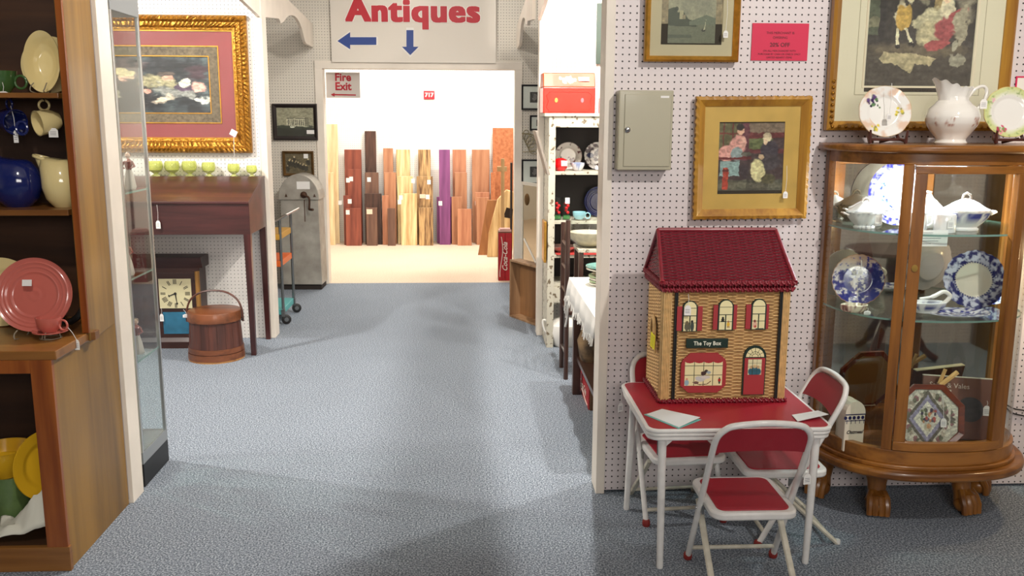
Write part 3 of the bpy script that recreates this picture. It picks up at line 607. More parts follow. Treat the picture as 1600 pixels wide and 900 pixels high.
# grey steel key cabinet
a, b = W(966, 142, 3.47), W(1047, 266, 3.47); w, h = b.x-a.x, W(970, 141, 3.47).z-W(970, 266, 3.47).z
BEI = mat('beige_enamel', (176, 170, 146), .35, .0, coat=.2)
s = thing('key_cabinet', 'beige steel key cabinet on the pegboard beside the gold picture', 'cabinet', ((a.x+b.x)/2+.004, 3.545, b.z)); 
obj('body', M().box(-w/2, w/2, -.075, -.001, 0, h), BEI, s, bev=.004)
d = obj('door', M().box(-w/2+.022, w/2-.008, -.079, -.0752, .014, h-.014), BEI, s, bev=.002)
obj('lock', M().lathe([(.0001, 0), (.011, 0), (.011, .004), (.007, .007), (.0001, .0075)], 20, T(-w/2+.034, -.079, h*.51) @ RX(PI/2), cap=False), mat('chrome', (200, 200, 200), .15, 1), d, smooth=True)
obj('keyhole', M().box(-.001, .001, -.087, -.0862, -.004, .004, T(-w/2+.034, 0, h*.51)), BLK, d)
obj('name_label', M().box(w/2-.05, w/2-.018, -.0798, -.0792, h-.028, h-.02), MAT_TAG, d)
obj('hinge', M().box(w/2-.008, w/2-.003, -.078, -.0752, .03, h-.03), BEI, s)

# ---------------------------------------------------------------- folding chairs and card table
WMET = mat('white_enamel', (232, 230, 226), .32, var=.07, scale=30, coat=.3); WWORN = mat('worn_enamel', (214, 208, 190), .4, var=.22, scale=26)
VIN = mat('red_vinyl', (166, 30, 46), .42, var=.06, scale=8, bump=.12, bscale=400, coat=.15); RUB = mat('red_rubber', (142, 42, 36), .6); DKM = mat('dark_steel', (60, 56, 52), .4, .8)
def spline(pts, n=8):
    P = [Vector(p) for p in pts]; out = []
    for i in range(len(P)-1):
        a = P[max(i-1, 0)]; b = P[i]; c = P[i+1]; d = P[min(i+2, len(P)-1)]
        for k in range(n):
            t = k/n; out.append(.5*((2*b)+(c-a)*t+(2*a-5*b+4*c-d)*t*t+(3*b-a-3*c+d)*t**3))
    out.append(P[-1]); return out
def folding_chair(label, x, y, rz, tagside=None):
    s = thing('folding_chair', label, 'chair', (x, y, 0), rz, 'red and white folding chairs at the card table')
    w = .153; tz, ty, fy = .602, -.175, .135
    def A(z): return fy+(ty-fy)*z/tz
    L = [(-w, A(z), z) for z in (.012, .15, .3, .42, .50)]; r = .05
    top = [(-w+.004, A(.55), .55), (-w+.022, A(.58), .58), (-w+.055, A(.597), .597), (0, A(.602), .605)]
    pts = L+top; pts = pts+[(-p[0], p[1], p[2]) for p in pts[-2::-1]]
    obj('frame_tube', M().tube(spline(pts, 5), .0105, 10), WMET, s, smooth=True)
    for sx in (-1, 1):
        f = obj('foot_cap', M().lathe([(.0001, 0), (.013, .001), (.0155, .008), (.015, .02), (.012, .026)], 14, T(sx*w, A(.01), 0)), RUB, s, smooth=True)
        lg = M().tube([(sx*(w-.018), -.17, .003), (sx*(w-.018), .0, .16), (sx*(w-.018), .085, .245)], .009, 8, flat=1.25)
        l = obj('leg', lg, WWORN, s, smooth=True); obj('foot_cap', M().lathe([(.0001, 0), (.0105, 0), (.0115, .01), (.0105, .016)], 12, T(sx*(w-.018), -.172, 0)), WMET, l, smooth=True)
        obj('hinge_bracket', M().box(sx*(w-.004), sx*(w-.012), A(.25)-.018, A(.25)+.022, .232, .262).tube([(sx*(w+.014), A(.25), .25), (sx*(w-.02), A(.25), .25)], .005, 8), STEEL, s, bev=.001)
    obj('crossbar', M().tube([(-w, A(.055), .055), (w, A(.055), .055)], .0075, 8), WWORN, s, smooth=True)
    obj('crossbar', M().tube([(-w+.018, -.138, .033), (w-.018, -.138, .033)], .0065, 8), WWORN, s, smooth=True)
    g = M(); out = rrect(-.143, .143, -.125, .185, .045, 6); slab(g, out, .258, .285)
    obj('seat', g, WMET, s, smooth=True, bev=.007)
    g = M(); slab(g, rrect(-.12, .12, -.104, .163, .03, 6), .284, .289); obj('seat_pad', g, VIN, s, smooth=True, bev=.003)
    # backrest: slightly dished panel between the tubes
    g = M(); nx, nz = 16, 6; vs = []
    for j in range(nz+1):
        for i in range(nx+1):
            u = -1+2*i/nx; v = j/nz; zlo = .488+.012*(1-u*u); zhi = .588-.006*u*u-(max(0, abs(u)-.62)/.38)**2*.028
            z = zlo+(zhi-zlo)*v; bow = -.012*(1-u*u)
            vs.append((u*(w-.006), A(z)+.004+bow*.6, z))
    n = len(vs); vs += [(p[0], p[1]-.006, p[2]) for p in vs]; fs = []
    for j in range(nz):
        for i in range(nx):
            a = j*(nx+1)+i; fs += [(a, a+1, a+nx+2, a+nx+1), (n+a, n+a+nx+1, n+a+nx+2, n+a+1)]
    rim = list(range(nx+1))+[(j+1)*(nx+1)-1 for j in range(1, nz+1)]+[nz*(nx+1)+i for i in range(nx-1, -1, -1)]+[j*(nx+1) for j in range(nz-1, 0, -1)]
    fs += [(rim[k], rim[(k+1) % len(rim)], n+rim[(k+1) % len(rim)], n+rim[k]) for k in range(len(rim))]
    obj('backrest', g.add(vs, fs), VIN, s, smooth=True)
    return s
f1 = folding_chair('red vinyl and white steel folding chair nearest the camera, back turned', .925, 2.825, 0)
price_tag(f1, (.153, -.135, .52), .10, w=.026, h=.034, yaw=.2, lean=.0)
folding_chair('red and white folding chair on the right side of the table beside the glass cabinet', 1.178, 3.185, PI/2)
folding_chair('red and white folding chair behind the table against the pegboard, mostly hidden', .818, 3.365, PI+.08)

tx0, tx1, ty0, ty1, tz = .595, 1.235, 2.865, 3.43, .512
s = thing('card_table', 'small white steel card table with red vinyl top under the wicker house', 'table', ((tx0+tx1)/2, (ty0+ty1)/2, 0))
hw, hd = (tx1-tx0)/2, (ty1-ty0)/2
for k, (ins, z0_, z1_) in enumerate(((0, tz-.014, tz-.001), (.0025, tz-.027, tz-.0145), (.006, tz-.042, tz-.0275))):
    slab(g := M(), rrect(-hw+ins, hw-ins, -hd+ins, hd-ins, .045, 7), z0_, z1_); obj('rim', g, WMET, s, smooth=True, bev=.004)
slab(g := M(), rrect(-hw+.012, hw-.012, -hd+.012, hd-.012, .035, 7), tz-.003, tz+.0005); obj('vinyl_top', g, VIN, s, smooth=True, bev=.0015)
for (lx, ly, fx_, fy_) in ((.655, 2.905, .659, 2.893), (1.185, 2.905, 1.177, 2.907), (.642, 3.37, .626, 3.375), (1.185, 3.38, 1.18, 3.385)):
    cx, cy = s.location.x, s.location.y
    g = M().tube([(lx-cx, ly-cy, tz-.04), (fx_-cx, fy_-cy, .012)], [.0145, .0115], 16)
    l = obj('leg', g, WMET, s, smooth=True)
    obj('foot_cap', M().lathe([(.0001, 0), (.0105, .001), (.0115, .006), (.0115, .016)], 16, T(fx_-cx, fy_-cy, 0)), WMET, l, smooth=True)
    sg = 1 if lx < 1 else -1
    obj('corner_bracket', M().prism([(lx-cx+sg*.01, tz-.042), (lx-cx+sg*.045, tz-.042), (lx-cx+sg*.01, tz-.075)], ly-cy-.002, ly-cy+.002, 'xz'), WMET, l)
    obj('folding_brace', M().tube([(lx-cx-sg*.012, ly-cy+.012, tz-.05), (lx-cx-sg*.010, ly-cy+.02, tz-.11)], .003, 6), STEEL, l)
price_tag(s, (-.325, .22, tz-.012), .055, w=.026, h=.036, yaw=.6)
# papers on the table
TEAL = mat('teal_edge', (120, 190, 180), .6); PAPER = mat('white_paper', (226, 228, 226), .6)
q = [ZP(x_, y_, tz+.001) for x_, y_ in ((1006, 648), (1032, 642), (1096, 656), (1060, 670))]
g = M(); g.add([(p.x, p.y, tz+.0008) for p in q]+[(p.x, p.y, tz+.0022) for p in q], [(0, 1, 2, 3), (7, 6, 5, 4), (0, 4, 5, 1), (1, 5, 6, 2), (2, 6, 7, 3), (3, 7, 4, 0)])
tag(obj('price_sheet', g, TEAL), 'teal edged sheet under the white card at the table front left', 'paper')
c_ = sum(q, Vector())/4; g = M(); r_ = [c_+(p-c_)*.93 for p in q]
g.add([(p.x+.003, p.y+.001, tz+.0026+(.006 if i in (1, 2) else 0)) for i, p in enumerate(r_)]+[(p.x+.003, p.y+.001, tz+.0040+(.006 if i in (1, 2) else 0)) for i, p in enumerate(r_)], [(0, 1, 2, 3), (7, 6, 5, 4), (0, 4, 5, 1), (1, 5, 6, 2), (2, 6, 7, 3), (3, 7, 4, 0)])
tag(obj('paper_card', g, PAPER), 'white folded card lying at the table front left corner', 'paper')
q = [ZP(x_, y_, tz) for x_, y_ in ((1237, 650), (1278, 644), (1294, 655), (1246, 660))]
g = M(); zz = (.002, .004, .016, .002); g.add([(p.x, p.y, tz+.001+zz[i]) for i, p in enumerate(q)]+[(p.x, p.y, tz+.0024+zz[i]) for i, p in enumerate(q)], [(0, 1, 2, 3), (7, 6, 5, 4), (0, 4, 5, 1), (1, 5, 6, 2), (2, 6, 7, 3), (3, 7, 4, 0)])
tag(obj('paper_slip', g, PAPER), 'curled white slip at the table front right corner', 'paper')

# ---------------------------------------------------------------- wicker house
bx0, bx1, by0, by1, bz0, bz1 = .702, 1.150, 3.155, 3.43, tz+.004, .935
hs = thing('wicker_house', 'wicker toy house with dark red roof and natural cane walls on the card table', 'toy house', ((bx0+bx1)/2, (by0+by1)/2, tz))
WK = vcol('wicker', .55); WKR = vcol('wicker_red', .42, coat=.25)
def weave(name, u0, u1, v0, v1, frame, mt, base, dark, light, pitch=.0064, stake=.034, amp=.0036, outline=None, seed=0):
    """woven cane: strands pass over and under stakes; frame maps (u,v,h) to local space"""
    nr = max(2, int(round((v1-v0)/pitch))); nu = int((u1-u0)/.0046); vs = []; cs = []; fs = []; rnd = random.Random(seed)
    b_, d_, l_ = np.array(lin(base)), np.array(lin(dark)), np.array(lin(light)); hts = ((0., -1.), (.18, .35), (.5, 1.), (.82, .35))
    for i in range(nr):
        tone = rnd.uniform(-.5, .6); v_ = v0+(v1-v0)*i/nr
        a_, b2 = (u0, u1) if outline is None else outline((v_+pitch*.5))
        for (fv, hh) in hts:
            for k in range(nu+1):
                u = a_+(b2-a_)*k/nu; st = math.sin(PI*(u/stake)+(PI if i % 2 else 0)); on = .5+.5*math.tanh(st*2.2)
                lo = .5+.5*math.cos(2*PI*u/stake)
                h = amp*(.25+.75*on)*max(hh, 0) if hh >= 0 else -amp*.5
                h += .0018*math.cos(2*PI*u/stake)
                vs.append(frame(u, v_+(v1-v0)/nr*fv, h))
                if hh < 0: c = d_*(.5+.5*lo)
                else:
                    t = (.35+.4*on*(.5+hh*.5)); c = d_*(1-t)+b_*t if t < .5 else b_*(1-(t-.5)*1.2)+l_*(t-.5)*1.2
                    c = c*(1+.16*tone)*(1+.15*(rnd.random()-.5))
                cs.append(c)
    for r in range(nr*4-1):
        for k in range(nu):
            a = r*(nu+1)+k; fs.append((a, a+1, a+nu+2, a+nu+1))
    m = M(); m.v = vs; m.f = fs; m.c = np.clip(np.array(cs), 0, 1); me = mesh(m, name, True); me.materials.append(mt)
    o = bpy.data.objects.new(name, me); C.objects.link(o); o.parent = hs
    md = o.modifiers.new('thickness', 'SOLIDIFY'); md.thickness = .003; md.offset = -1; return o
O = hs.location; X0, X1, Y0, Y1, Z0, Z1 = bx0-O.x, bx1-O.x, by0-O.y, by1-O.y, bz0-O.z, bz1-O.z
CA, CD, CL = (222, 182, 120), (128, 84, 42), (246, 218, 170)
weave('front_wall', X0, X1, Z0, Z1, lambda u, v, h: (u, Y0-h, v), WK, CA, CD, CL, seed=1)
weave('side_wall', Y0, Y1, Z0, Z1, lambda u, v, h: (X0-h, u, v), WK, CA, CD, CL, seed=2)
weave('side_wall', Y0, Y1, Z0, Z1, lambda u, v, h: (X1+h, u, v), WK, CA, CD, CL, seed=3)
weave('back_wall', X0, X1, Z0, Z1, lambda u, v, h: (u, Y1+h, v), WK, CA, CD, CL, seed=4, pitch=.012)
ZE, ZR = Z1+.024, 1.127-O.z; ov = .016; Ym = (Y0+Y1)/2
RB, RD, RL = (136, 26, 44), (50, 8, 16), (168, 52, 66)
sl_ = math.hypot(Ym-Y0+ov, ZR-ZE); dy, dz = (Ym-Y0+ov)/sl_, (ZR-ZE)/sl_
def sideout(v): return (X0-ov+.012*v/sl_, X1+ov-.030*v/sl_)
weave('roof_slope', X0-ov, X1+ov, 0, sl_, lambda u, v, h: (u, Y0-ov+dy*v-dz*h, ZE+dz*v+dy*h), WKR, RB, RD, RL, stake=.03, outline=sideout, seed=5)
weave('roof_slope', X0-ov, X1+ov, 0, sl_, lambda u, v, h: (u, Y1+ov-dy*v+dz*h, ZE+dz*v+dy*h), WKR, RB, RD, RL, stake=.03, outline=sideout, seed=6)
def gab(v): k = v/(ZR-ZE); return (Y0-ov+(Ym-Y0+ov)*k+.0, Y1+ov-(Y1+ov-Ym)*k+.001)
weave('gable', Y0, Y1, 0, ZR-ZE, lambda u, v, h: (X0-ov*.6+.01*v/(ZR-ZE)-h, u, ZE+v), WKR, RB, RD, RL, stake=.03, outline=gab, seed=7)
weave('gable', Y0, Y1, 0, ZR-ZE, lambda u, v, h: (X1+ov*.6-.03*v/(ZR-ZE)+h, u, ZE+v), WKR, RB, RD, RL, stake=.03, outline=gab, seed=8)
CRED = mat('cane_red', (134, 26, 42), .45, var=.25, scale=60, coat=.2); CNAT = mat('cane_natural', (214, 176, 118), .5, var=.2, scale=50); CBLK = mat('cane_black', (34, 36, 34), .5)
def braid(path, r, mt, name='braided_edge', pit=.02, closed=True):
    P = [Vector(p) for p in path]; 
    if closed: P.append(P[0])
    segs = []; 
    for i in range(len(P)-1):
        n = max(2, int((P[i+1]-P[i]).length/.004))
        for k in range(n): segs.append((P[i].lerp(P[i+1], k/n), (P[i+1]-P[i]).normalized()))
    if not closed: segs.append((P[-1], (P[-1]-P[-2]).normalized()))
    g = M()
    for ph in (0, 2*PI/3, 4*PI/3):
        pts = []; s_ = 0
        for i, (p, d) in enumerate(segs):
            up = Vector((0, 0, 1)) if abs(d.z) < .9 else Vector((1, 0, 0)); n1 = d.cross(up).normalized(); n2 = n1.cross(d)
            t = 2*PI*s_/pit+ph; s_ += .004; pts.append(p+n1*r*math.sin(t)*.9+n2*r*.75*math.sin(2*t))
        g.tube(pts, r*.55, 6, closed=closed)
    return obj(name, g, mt, hs, smooth=True)
e = .006
rect = [(X0-e, Y0-e), (X1+e, Y0-e), (X1+e, Y1+e), (X0-e, Y1+e)]
braid([(a, b, Z0+.005) for a, b in rect], .008, CRED)
braid([(a, b, Z1) for a, b in [(X0-.01, Y0-.012), (X1+.01, Y0-.012), (X1+.01, Y1+.012), (X0-.01, Y1+.012)]], .0085, CRED)
braid([(a, b, ZE-.002) for a, b in [(X0-ov, Y0-ov-.002), (X1+ov, Y0-ov-.002), (X1+ov, Y1+ov), (X0-ov, Y1+ov)]], .0085, CRED)
for xa, xb in ((X0-ov, X0-ov+.012), (X1+ov, X1+ov-.03)):
    for ya in (Y0-ov, Y1+ov): obj('roof_edge', M().tube([(xa, ya, ZE+.004), (xb, Ym, ZR+.004)], .0075, 8), CRED, hs, smooth=True)
obj('ridge', M().tube([(X0-ov+.012, Ym, ZR+.004), (X1+ov-.03, Ym, ZR+.004)], .008, 8), CRED, hs, smooth=True)
for xx in (X0+.002, X1-.002):
    for k in range(5): obj('corner_cane', M().tube([(xx+(k-2)*.0062*(1 if xx < 0 else 1)+(.008 if xx < 0 else -.008), Y0-.0055, Z0+.006), (xx+(k-2)*.0062+(.008 if xx < 0 else -.008), Y0-.0055, Z1-.006)], .0034, 6), CNAT, hs, smooth=True)
for k in range(4): obj('corner_cane', M().tube([(X0-.0055, Y0+.003+k*.0065, Z0+.006), (X0-.0055, Y0+.003+k*.0065, Z1-.006)], .0034, 6), CNAT, hs, smooth=True)
for xx in (X0+.038, X1-.03): 
    for d_ in (0, .006): obj('black_band', M().tube([(xx+d_, Y0-.0065, Z0+.008), (xx+d_, Y0-.0065, Z1-.006)], .0035, 6), CBLK, hs, smooth=True)
# side handle: raised oval hoop of cane
g = M(); yc, zc_ = (Y0+Y1)/2-.01, Z0+.235
for r_ in (0, .008): g.tube([(X0-.012-r_*.4, yc+(.036-r_)*math.cos(t), zc_+(.06-r_)*math.sin(t)) for t in np.linspace(0, PI, 16)], .0042, 8)
for sgn in (-1, 1): g.tube([(X0-.012, yc+sgn*.036, zc_), (X0-.010, yc+sgn*.036, zc_-.075)], .0042, 8)
obj('handle', g, CNAT, hs, smooth=True)
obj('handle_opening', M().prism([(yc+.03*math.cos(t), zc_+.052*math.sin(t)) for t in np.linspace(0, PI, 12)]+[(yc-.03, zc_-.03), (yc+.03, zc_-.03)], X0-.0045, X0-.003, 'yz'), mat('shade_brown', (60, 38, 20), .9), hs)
g = M(); g.box(-.024, .024, -.0006, .0006, -.055, 0, T(X0-.02, Y0+.085, zc_-.0) @ RZ(-PI/2+.12) @ RY(.12))
yt = obj('yellow_tag', g, mat('yellow_card', (244, 232, 30), .6), hs)
g = M()
for k in range(7): g.box(-.019, .017, -.0012, -.0008, -.011-k*.0062, -.0098-k*.0062, T(X0-.02, Y0+.085, zc_) @ RZ(-PI/2+.12) @ RY(.12))
obj('writing', g, mat('yellow_ink', (130, 120, 40), .7), yt)
# painted windows
PRED = mat('painted_red', (166, 52, 56), .5); PGRN = mat('painted_green', (22, 46, 38), .45); ART = vcol('painted_wood', .45)
def hpx(x, y): p = W(x, y, by0-.012); return p.x-O.x, p.z-O.z
YP = Y0-.0085
def arch_out(x0, x1, z0, z1, n=10):
    r = (x1-x0)/2; return [(x0, z0), (x1, z0)]+[((x0+x1)/2+r*math.cos(t), z1-r+r*math.sin(t)) for t in np.linspace(0, PI, n+1)]
def win_can(kind):
    c = Can(44, 84, (236, 226, 174)); c.rc(.46, .54, 0, .66, (30, 46, 36)).rc(0, 1, .66, .69, (30, 46, 36)).rc(0, 1, .34, .37, (30, 46, 36))
    if kind == 0: c.el(.3, .2, .22, .2, (96, 92, 74), n=.2).el(.28, .36, .13, .09, (110, 98, 70)).el(.7, .2, .15, .22, (66, 76, 70)).el(.68, .42, .1, .06, (40, 40, 36)).rc(.6, .78, .4, .46, (30, 30, 30))
    if kind == 1: c.el(.28, .45, .13, .05, (20, 20, 22)).el(.28, .53, .09, .05, (20, 20, 22)).el(.28, .38, .16, .03, (20, 20, 22)).el(.72, .24, .12, .1, (226, 180, 60)).el(.72, .36, .06, .045, (170, 110, 70)).rc(.64, .7, .08, .16, (150, 90, 60)).rc(.76, .82, .08, .16, (150, 90, 60))
    if kind == 2: c.el(.22, .2, .17, .16, (222, 176, 150), n=.2).el(.2, .36, .09, .06, (130, 60, 50)).el(.26, .12, .1, .05, (190, 80, 70)).rc(.3, .95, 0, .04, (60, 70, 60))
    return c
ARTM = ART
for k, (l_, r_, t_, b_, sl0, sr1) in enumerate(((1067, 1089, 470, 518, 1058, 1098), (1123, 1145, 468, 516, 1115, 1152), (1175, 1196, 467, 515, 1166, 1202))):
    xa, zt_ = hpx(l_, t_); xb, zb_ = hpx(r_, b_)
    pn = obj('window_panel', M().prism(arch_out(xa, xb, zb_, zt_), YP-.004, YP+.004, 'xz'), PGRN, hs)
    # pane art clipped to arch: lower rectangle + fan
    ww, r2 = (xb-xa)*.82, (xb-xa)*.41; zr = zt_-(xb-xa)/2-.0
    c = win_can(k); sheet('pane_art', c, ww, (zr-zb_-.003), ARTM, pn, T((xa+xb)/2, YP-.0046, (zr+zb_)/2+.001))
    obj('arch_pane', M().prism([((xa+xb)/2+r2*math.cos(t), zr+.0015+r2*math.sin(t)) for t in np.linspace(0, PI, 12)], YP-.0048, YP-.0042, 'xz'), mat('pane_cream', (238, 228, 176), .5), pn)
    sx0, _ = hpx(sl0, t_+20); sx1, _ = hpx(sr1, t_+20); zs1 = hpx(l_, t_+9)[1]; zs0 = hpx(l_, b_-1)[1]
    obj('shutter', M().box(sx0, xa, YP-.003, YP+.003, zs0, zs1), PRED, hs, bev=.0008); obj('shutter', M().box(xb, sx1, YP-.003, YP+.003, zs0, zs1), PRED, hs, bev=.0008)
xa, za = hpx(1072, 544); xb, zb_ = hpx(1138, 529)
sg = obj('name_board', M().box(xa, xb, YP-.005, YP+.003, za, zb_), PGRN, hs, bev=.001)
text('lettering', 'The Toy Box', .0205, mat('pale_print', (226, 228, 210), .5), sg, T((xa+xb)/2, YP-.0055, (za+zb_)/2), ext=.0003, off=.0006, sx=.84, sp=1.08)
x0_, z1_ = hpx(1065, 552); x1_, z0_ = hpx(1133, 613); ww, hh = x1_-x0_, z1_-z0_
out = [(x0_+a*ww, z0_+b*hh) for a, b in ((.18, 0), (.82, 0), (1, .18), (1, .72), (.97, .84), (.80, 1), (.2, 1), (.03, .82), (0, .72), (0, .18))]
sp = obj('shop_window', M().prism(out, YP-.004, YP+.004, 'xz'), PRED, hs)
c = Can(120, 84, (236, 226, 174))
for xx in (.24, .49, .74): c.rc(xx, xx+.015, 0, 1, (34, 52, 40))
for zz in (.42, .80): c.rc(0, 1, zz, zz+.02, (34, 52, 40))
for k in range(4): c.el(.125+k*.25, 1.0, .125, .08, (168, 40, 50), soft=.05)
c.el(.42, .28, .13, .12, (200, 200, 196), n=.3).el(.56, .34, .12, .07, (214, 210, 200), n=.3).el(.5, .5, .07, .08, (70, 50, 46), n=.4).el(.57, .58, .05, .07, (60, 50, 48)).el(.64, .53, .06, .07, (160, 176, 180), n=.4)
c.ln(.22, .14, .4, .04, .012, (90, 40, 36)).ln(.4, .04, .6, .06, .014, (90, 40, 36)).ln(.6, .06, .7, .18, .012, (90, 40, 36)).el(.06, .12, .06, .12, (150, 180, 190)).el(.06, .27, .03, .04, (214, 150, 120)).el(.93, .2, .03, .14, (60, 70, 66)).el(.93, .22, .04, .06, (180, 30, 30)).el(.32, .12, .06, .06, (120, 90, 80), n=.5)
sheet('pane_art', c, ww*.83, hh*.62, ARTM, sp, T((x0_+x1_)/2, YP-.0046, z0_+hh*.49))
x0_, z1_ = hpx(1163, 540); x1_, z0_ = hpx(1194, 617); ww = x1_-x0_
dr = obj('toy_door', M().prism(arch_out(x0_, x1_, z0_, z1_), YP-.003, YP+.004, 'xz'), PGRN, hs)
zr = z1_-ww/2-.001; xm = (x0_+x1_)/2
obj('door_panel', M().box(x0_+.004, x1_-.004, YP-.0055, YP-.003, z0_+.003, zr-.004), PRED, dr)
obj('fanlight', M().prism([(xm+ww*.4*math.cos(t), zr+ww*.4*math.sin(t)) for t in np.linspace(0, PI, 14)], YP-.0042, YP-.0031, 'xz'), mat('pane_cream', (238, 228, 176), .5), dr)
g = M()
for t in np.linspace(PI/6, PI*5/6, 5): g.tube([(xm+ww*.14*math.cos(t), YP-.0046, zr+ww*.14*math.sin(t)), (xm+ww*.4*math.cos(t), YP-.0046, zr+ww*.4*math.sin(t))], .0007, 4)
for rr in (.14, .24): g.tube([(xm+ww*rr*math.cos(t), YP-.0046, zr+ww*rr*math.sin(t)) for t in np.linspace(0, PI, 10)], .0007, 4)
obj('glazing_bar', g, PGRN, dr)
c = Can(48, 60, (226, 220, 176)); c.el(.5, .2, .5, .3, (50, 100, 116), n=.1).el(.5, .55, .14, .12, (214, 190, 140)).el(.25, .5, .1, .1, (214, 180, 130)).el(.75, .5, .1, .1, (214, 180, 130))
for xx in (.32, .64): c.rc(xx, xx+.03, 0, 1, (34, 52, 40))
for zz in (.25, .5, .75): c.rc(0, 1, zz, zz+.025, (34, 52, 40))
sheet('pane_art', c, ww*.6, (zr-z0_)*.40, ARTM, dr, T(xm, YP-.0062, z0_+(zr-z0_)*.74))
xa, za = hpx(1074, 458); price_tag(hs, (xa, Y0-.026, za), .042, w=.024, h=.036)

# ---------------------------------------------------------------- bow-front curio cabinet
cw = thing('china_cabinet', 'bow fronted oak china cabinet with curved glass on claw feet against the pegboard', 'cabinet', (1.785, 3.53, 0))
OAK = wood('golden_oak', (158, 102, 40), (104, 60, 20), .33, 'z', 10, .25); OAKX = wood('golden_oak_cross', (160, 104, 42), (106, 62, 22), .33, 'x', 10, .25)
EX = 2/2.6
def bow(t, a, b):
    c, s = math.cos(t), math.sin(t); return (a*math.copysign(abs(c)**EX, c), -b*abs(s)**EX)
def bowpts(a, b, n=48, t0=0, t1=PI): return [bow(PI-(t0+(t1-t0)*k/n), a, b) for k in range(n+1)]
def bowslab(a, b, z0, z1, name, mt, bev=.0, back=0.0): 
    g = M(); slab(g, [(x, y) for x, y in bowpts(a, b)]+([(a, back), (-a, back)] if back else []), z0, z1); return obj(name, g, mt, cw, smooth=True, bev=bev)
def band(a, b, z0, z1, th, name, mt, t0=0, t1=PI, par=None, n=40, bev=0):
    g = M(); o = bowpts(a, b, n, t0, t1); i = bowpts(a-th, b-th, n, t0, t1); k = len(o)
    g.add([(x, y, z0) for x, y in o]+[(x, y, z1) for x, y in o]+[(x, y, z0) for x, y in i]+[(x, y, z1) for x, y in i],
          [(j, j+1, k+j+1, k+j) for j in range(k-1)]+[(2*k+j, 3*k+j, 3*k+j+1, 2*k+j+1) for j in range(k-1)]+[(k+j, k+j+1, 3*k+j+1, 3*k+j) for j in range(k-1)]+[(j, 2*k+j, 2*k+j+1, j+1) for j in range(k-1)]+[(0, k, 3*k, 2*k), (k-1, 3*k-1, 4*k-1, 2*k-1)])
    return obj(name, g, mt, par or cw, smooth=True, bev=bev)
A_, B_ = .378, .395
# tx of door edges along bow
def tof(x, a=None):
    a = a or A_; return math.acos(math.copysign(abs(x/a)**(1/EX), -x))
bowslab(.425, .445, .212, .246, 'base_rim', OAKX, .010)
bowslab(.395, .413, .245, .262, 'base_plate', OAKX, .004)
band(A_+.006, B_+.006, .262, .315, .03, 'bottom_rail', OAKX, bev=.002)
bowslab(A_-.01, B_-.01, .262, .268, 'cabinet_floor', OAKX)
band(A_, B_, 1.375, 1.417, .026, 'top_rail', OAKX, bev=.002)
bowslab(.418, .437, 1.417, 1.445, 'top_board', OAKX, .009)
z0_, z1_ = .315, 1.375
g = M().box(-A_-.002, -A_+.026, -.03, .0, .262, 1.417); obj('back_post', g, OAK, cw, bev=.002)
g = M().box(A_-.026, A_+.002, -.03, .0, .262, 1.417); obj('back_post', g, OAK, cw, bev=.002)
def upright_stile(x0, x1, name, par=None, off=0, z0=z0_, z1=z1_, th=.024): return band(A_+off, B_+off, z0, z1, th, name, OAK, tof(x0, A_+off), tof(x1, A_+off), par, 4, .0015)
DL0, DL1, DR0, DR1 = -.205, -.166, .166, .205
upright_stile(-.238, -.206, 'frame_stile', off=.004); upright_stile(.206, .234, 'frame_stile', off=.004)
door = band(A_+.01, B_+.01, .318, .352, .022, 'door', OAKX, tof(DL0, A_+.01), tof(DR1, A_+.01), None, 24, .0015)
band(A_+.01, B_+.01, 1.345, 1.372, .022, 'door_rail', OAKX, tof(DL0, A_+.01), tof(DR1, A_+.01), door, 24, .0015)
upright_stile(DL0, DL1, 'door_stile', door, .01, .352, 1.345, .022); upright_stile(DR0, DR1, 'door_stile', door, .01, .352, 1.345, .022)
band(A_-.004, B_-.004, .35, 1.348, .0025, 'door_glass', GLZ, tof(-.18), tof(.18), door, 20)
kx = (DL0+DL1)/2+.002; ky = bow(PI-tof(kx, A_+.01), A_+.01, B_+.01)[1]; kz = W(1424, 419, 3.15).z
BRASS = mat('brass', (186, 150, 80), .3, .9)
kh = obj('keyhole_plate', M().lathe([(.0001, 0), (.0105, 0), (.0105, .002), (.0001, .0022)], 18, T(kx, ky-.001, kz) @ RZ(-.3) @ RX(PI/2) @ SC(1, 1.25, 1), cap=False), BRASS, door, smooth=True)
band(A_-.004, B_-.004, z0_-.005, z1_+.005, .0025, 'side_glass', GLZ, .05, tof(-.225), None, 20)
band(A_-.004, B_-.004, z0_-.005, z1_+.005, .0025, 'side_glass', GLZ, tof(.225), PI-.05, None, 20)
MIR = mat('mirror', (196, 190, 176), .03, 1)
obj('mirror', M().box(-A_+.02, A_-.02, -.012, -.009, .268, 1.40), MIR, cw)
obj('back_panel', M().box(-A_, A_, -.0085, -.002, .25, 1.417), OAK, cw)
S1, S2 = 1.128, .812
SHG = glassmat('shelf_glass', (.86, .93, .9)); SHE = mat('glass_edge', (120, 150, 140), .15)
for zs in (S1, S2):
    g = M(); slab(g, bowpts(A_-.012, B_-.014), zs-.007, zs); sh = obj('glass_shelf', g, SHG, cw, smooth=True)
    band(A_-.0115, B_-.0135, zs-.0068, zs-.0002, .0015, 'polished_edge', SHE, .02, PI-.02, sh, 30)
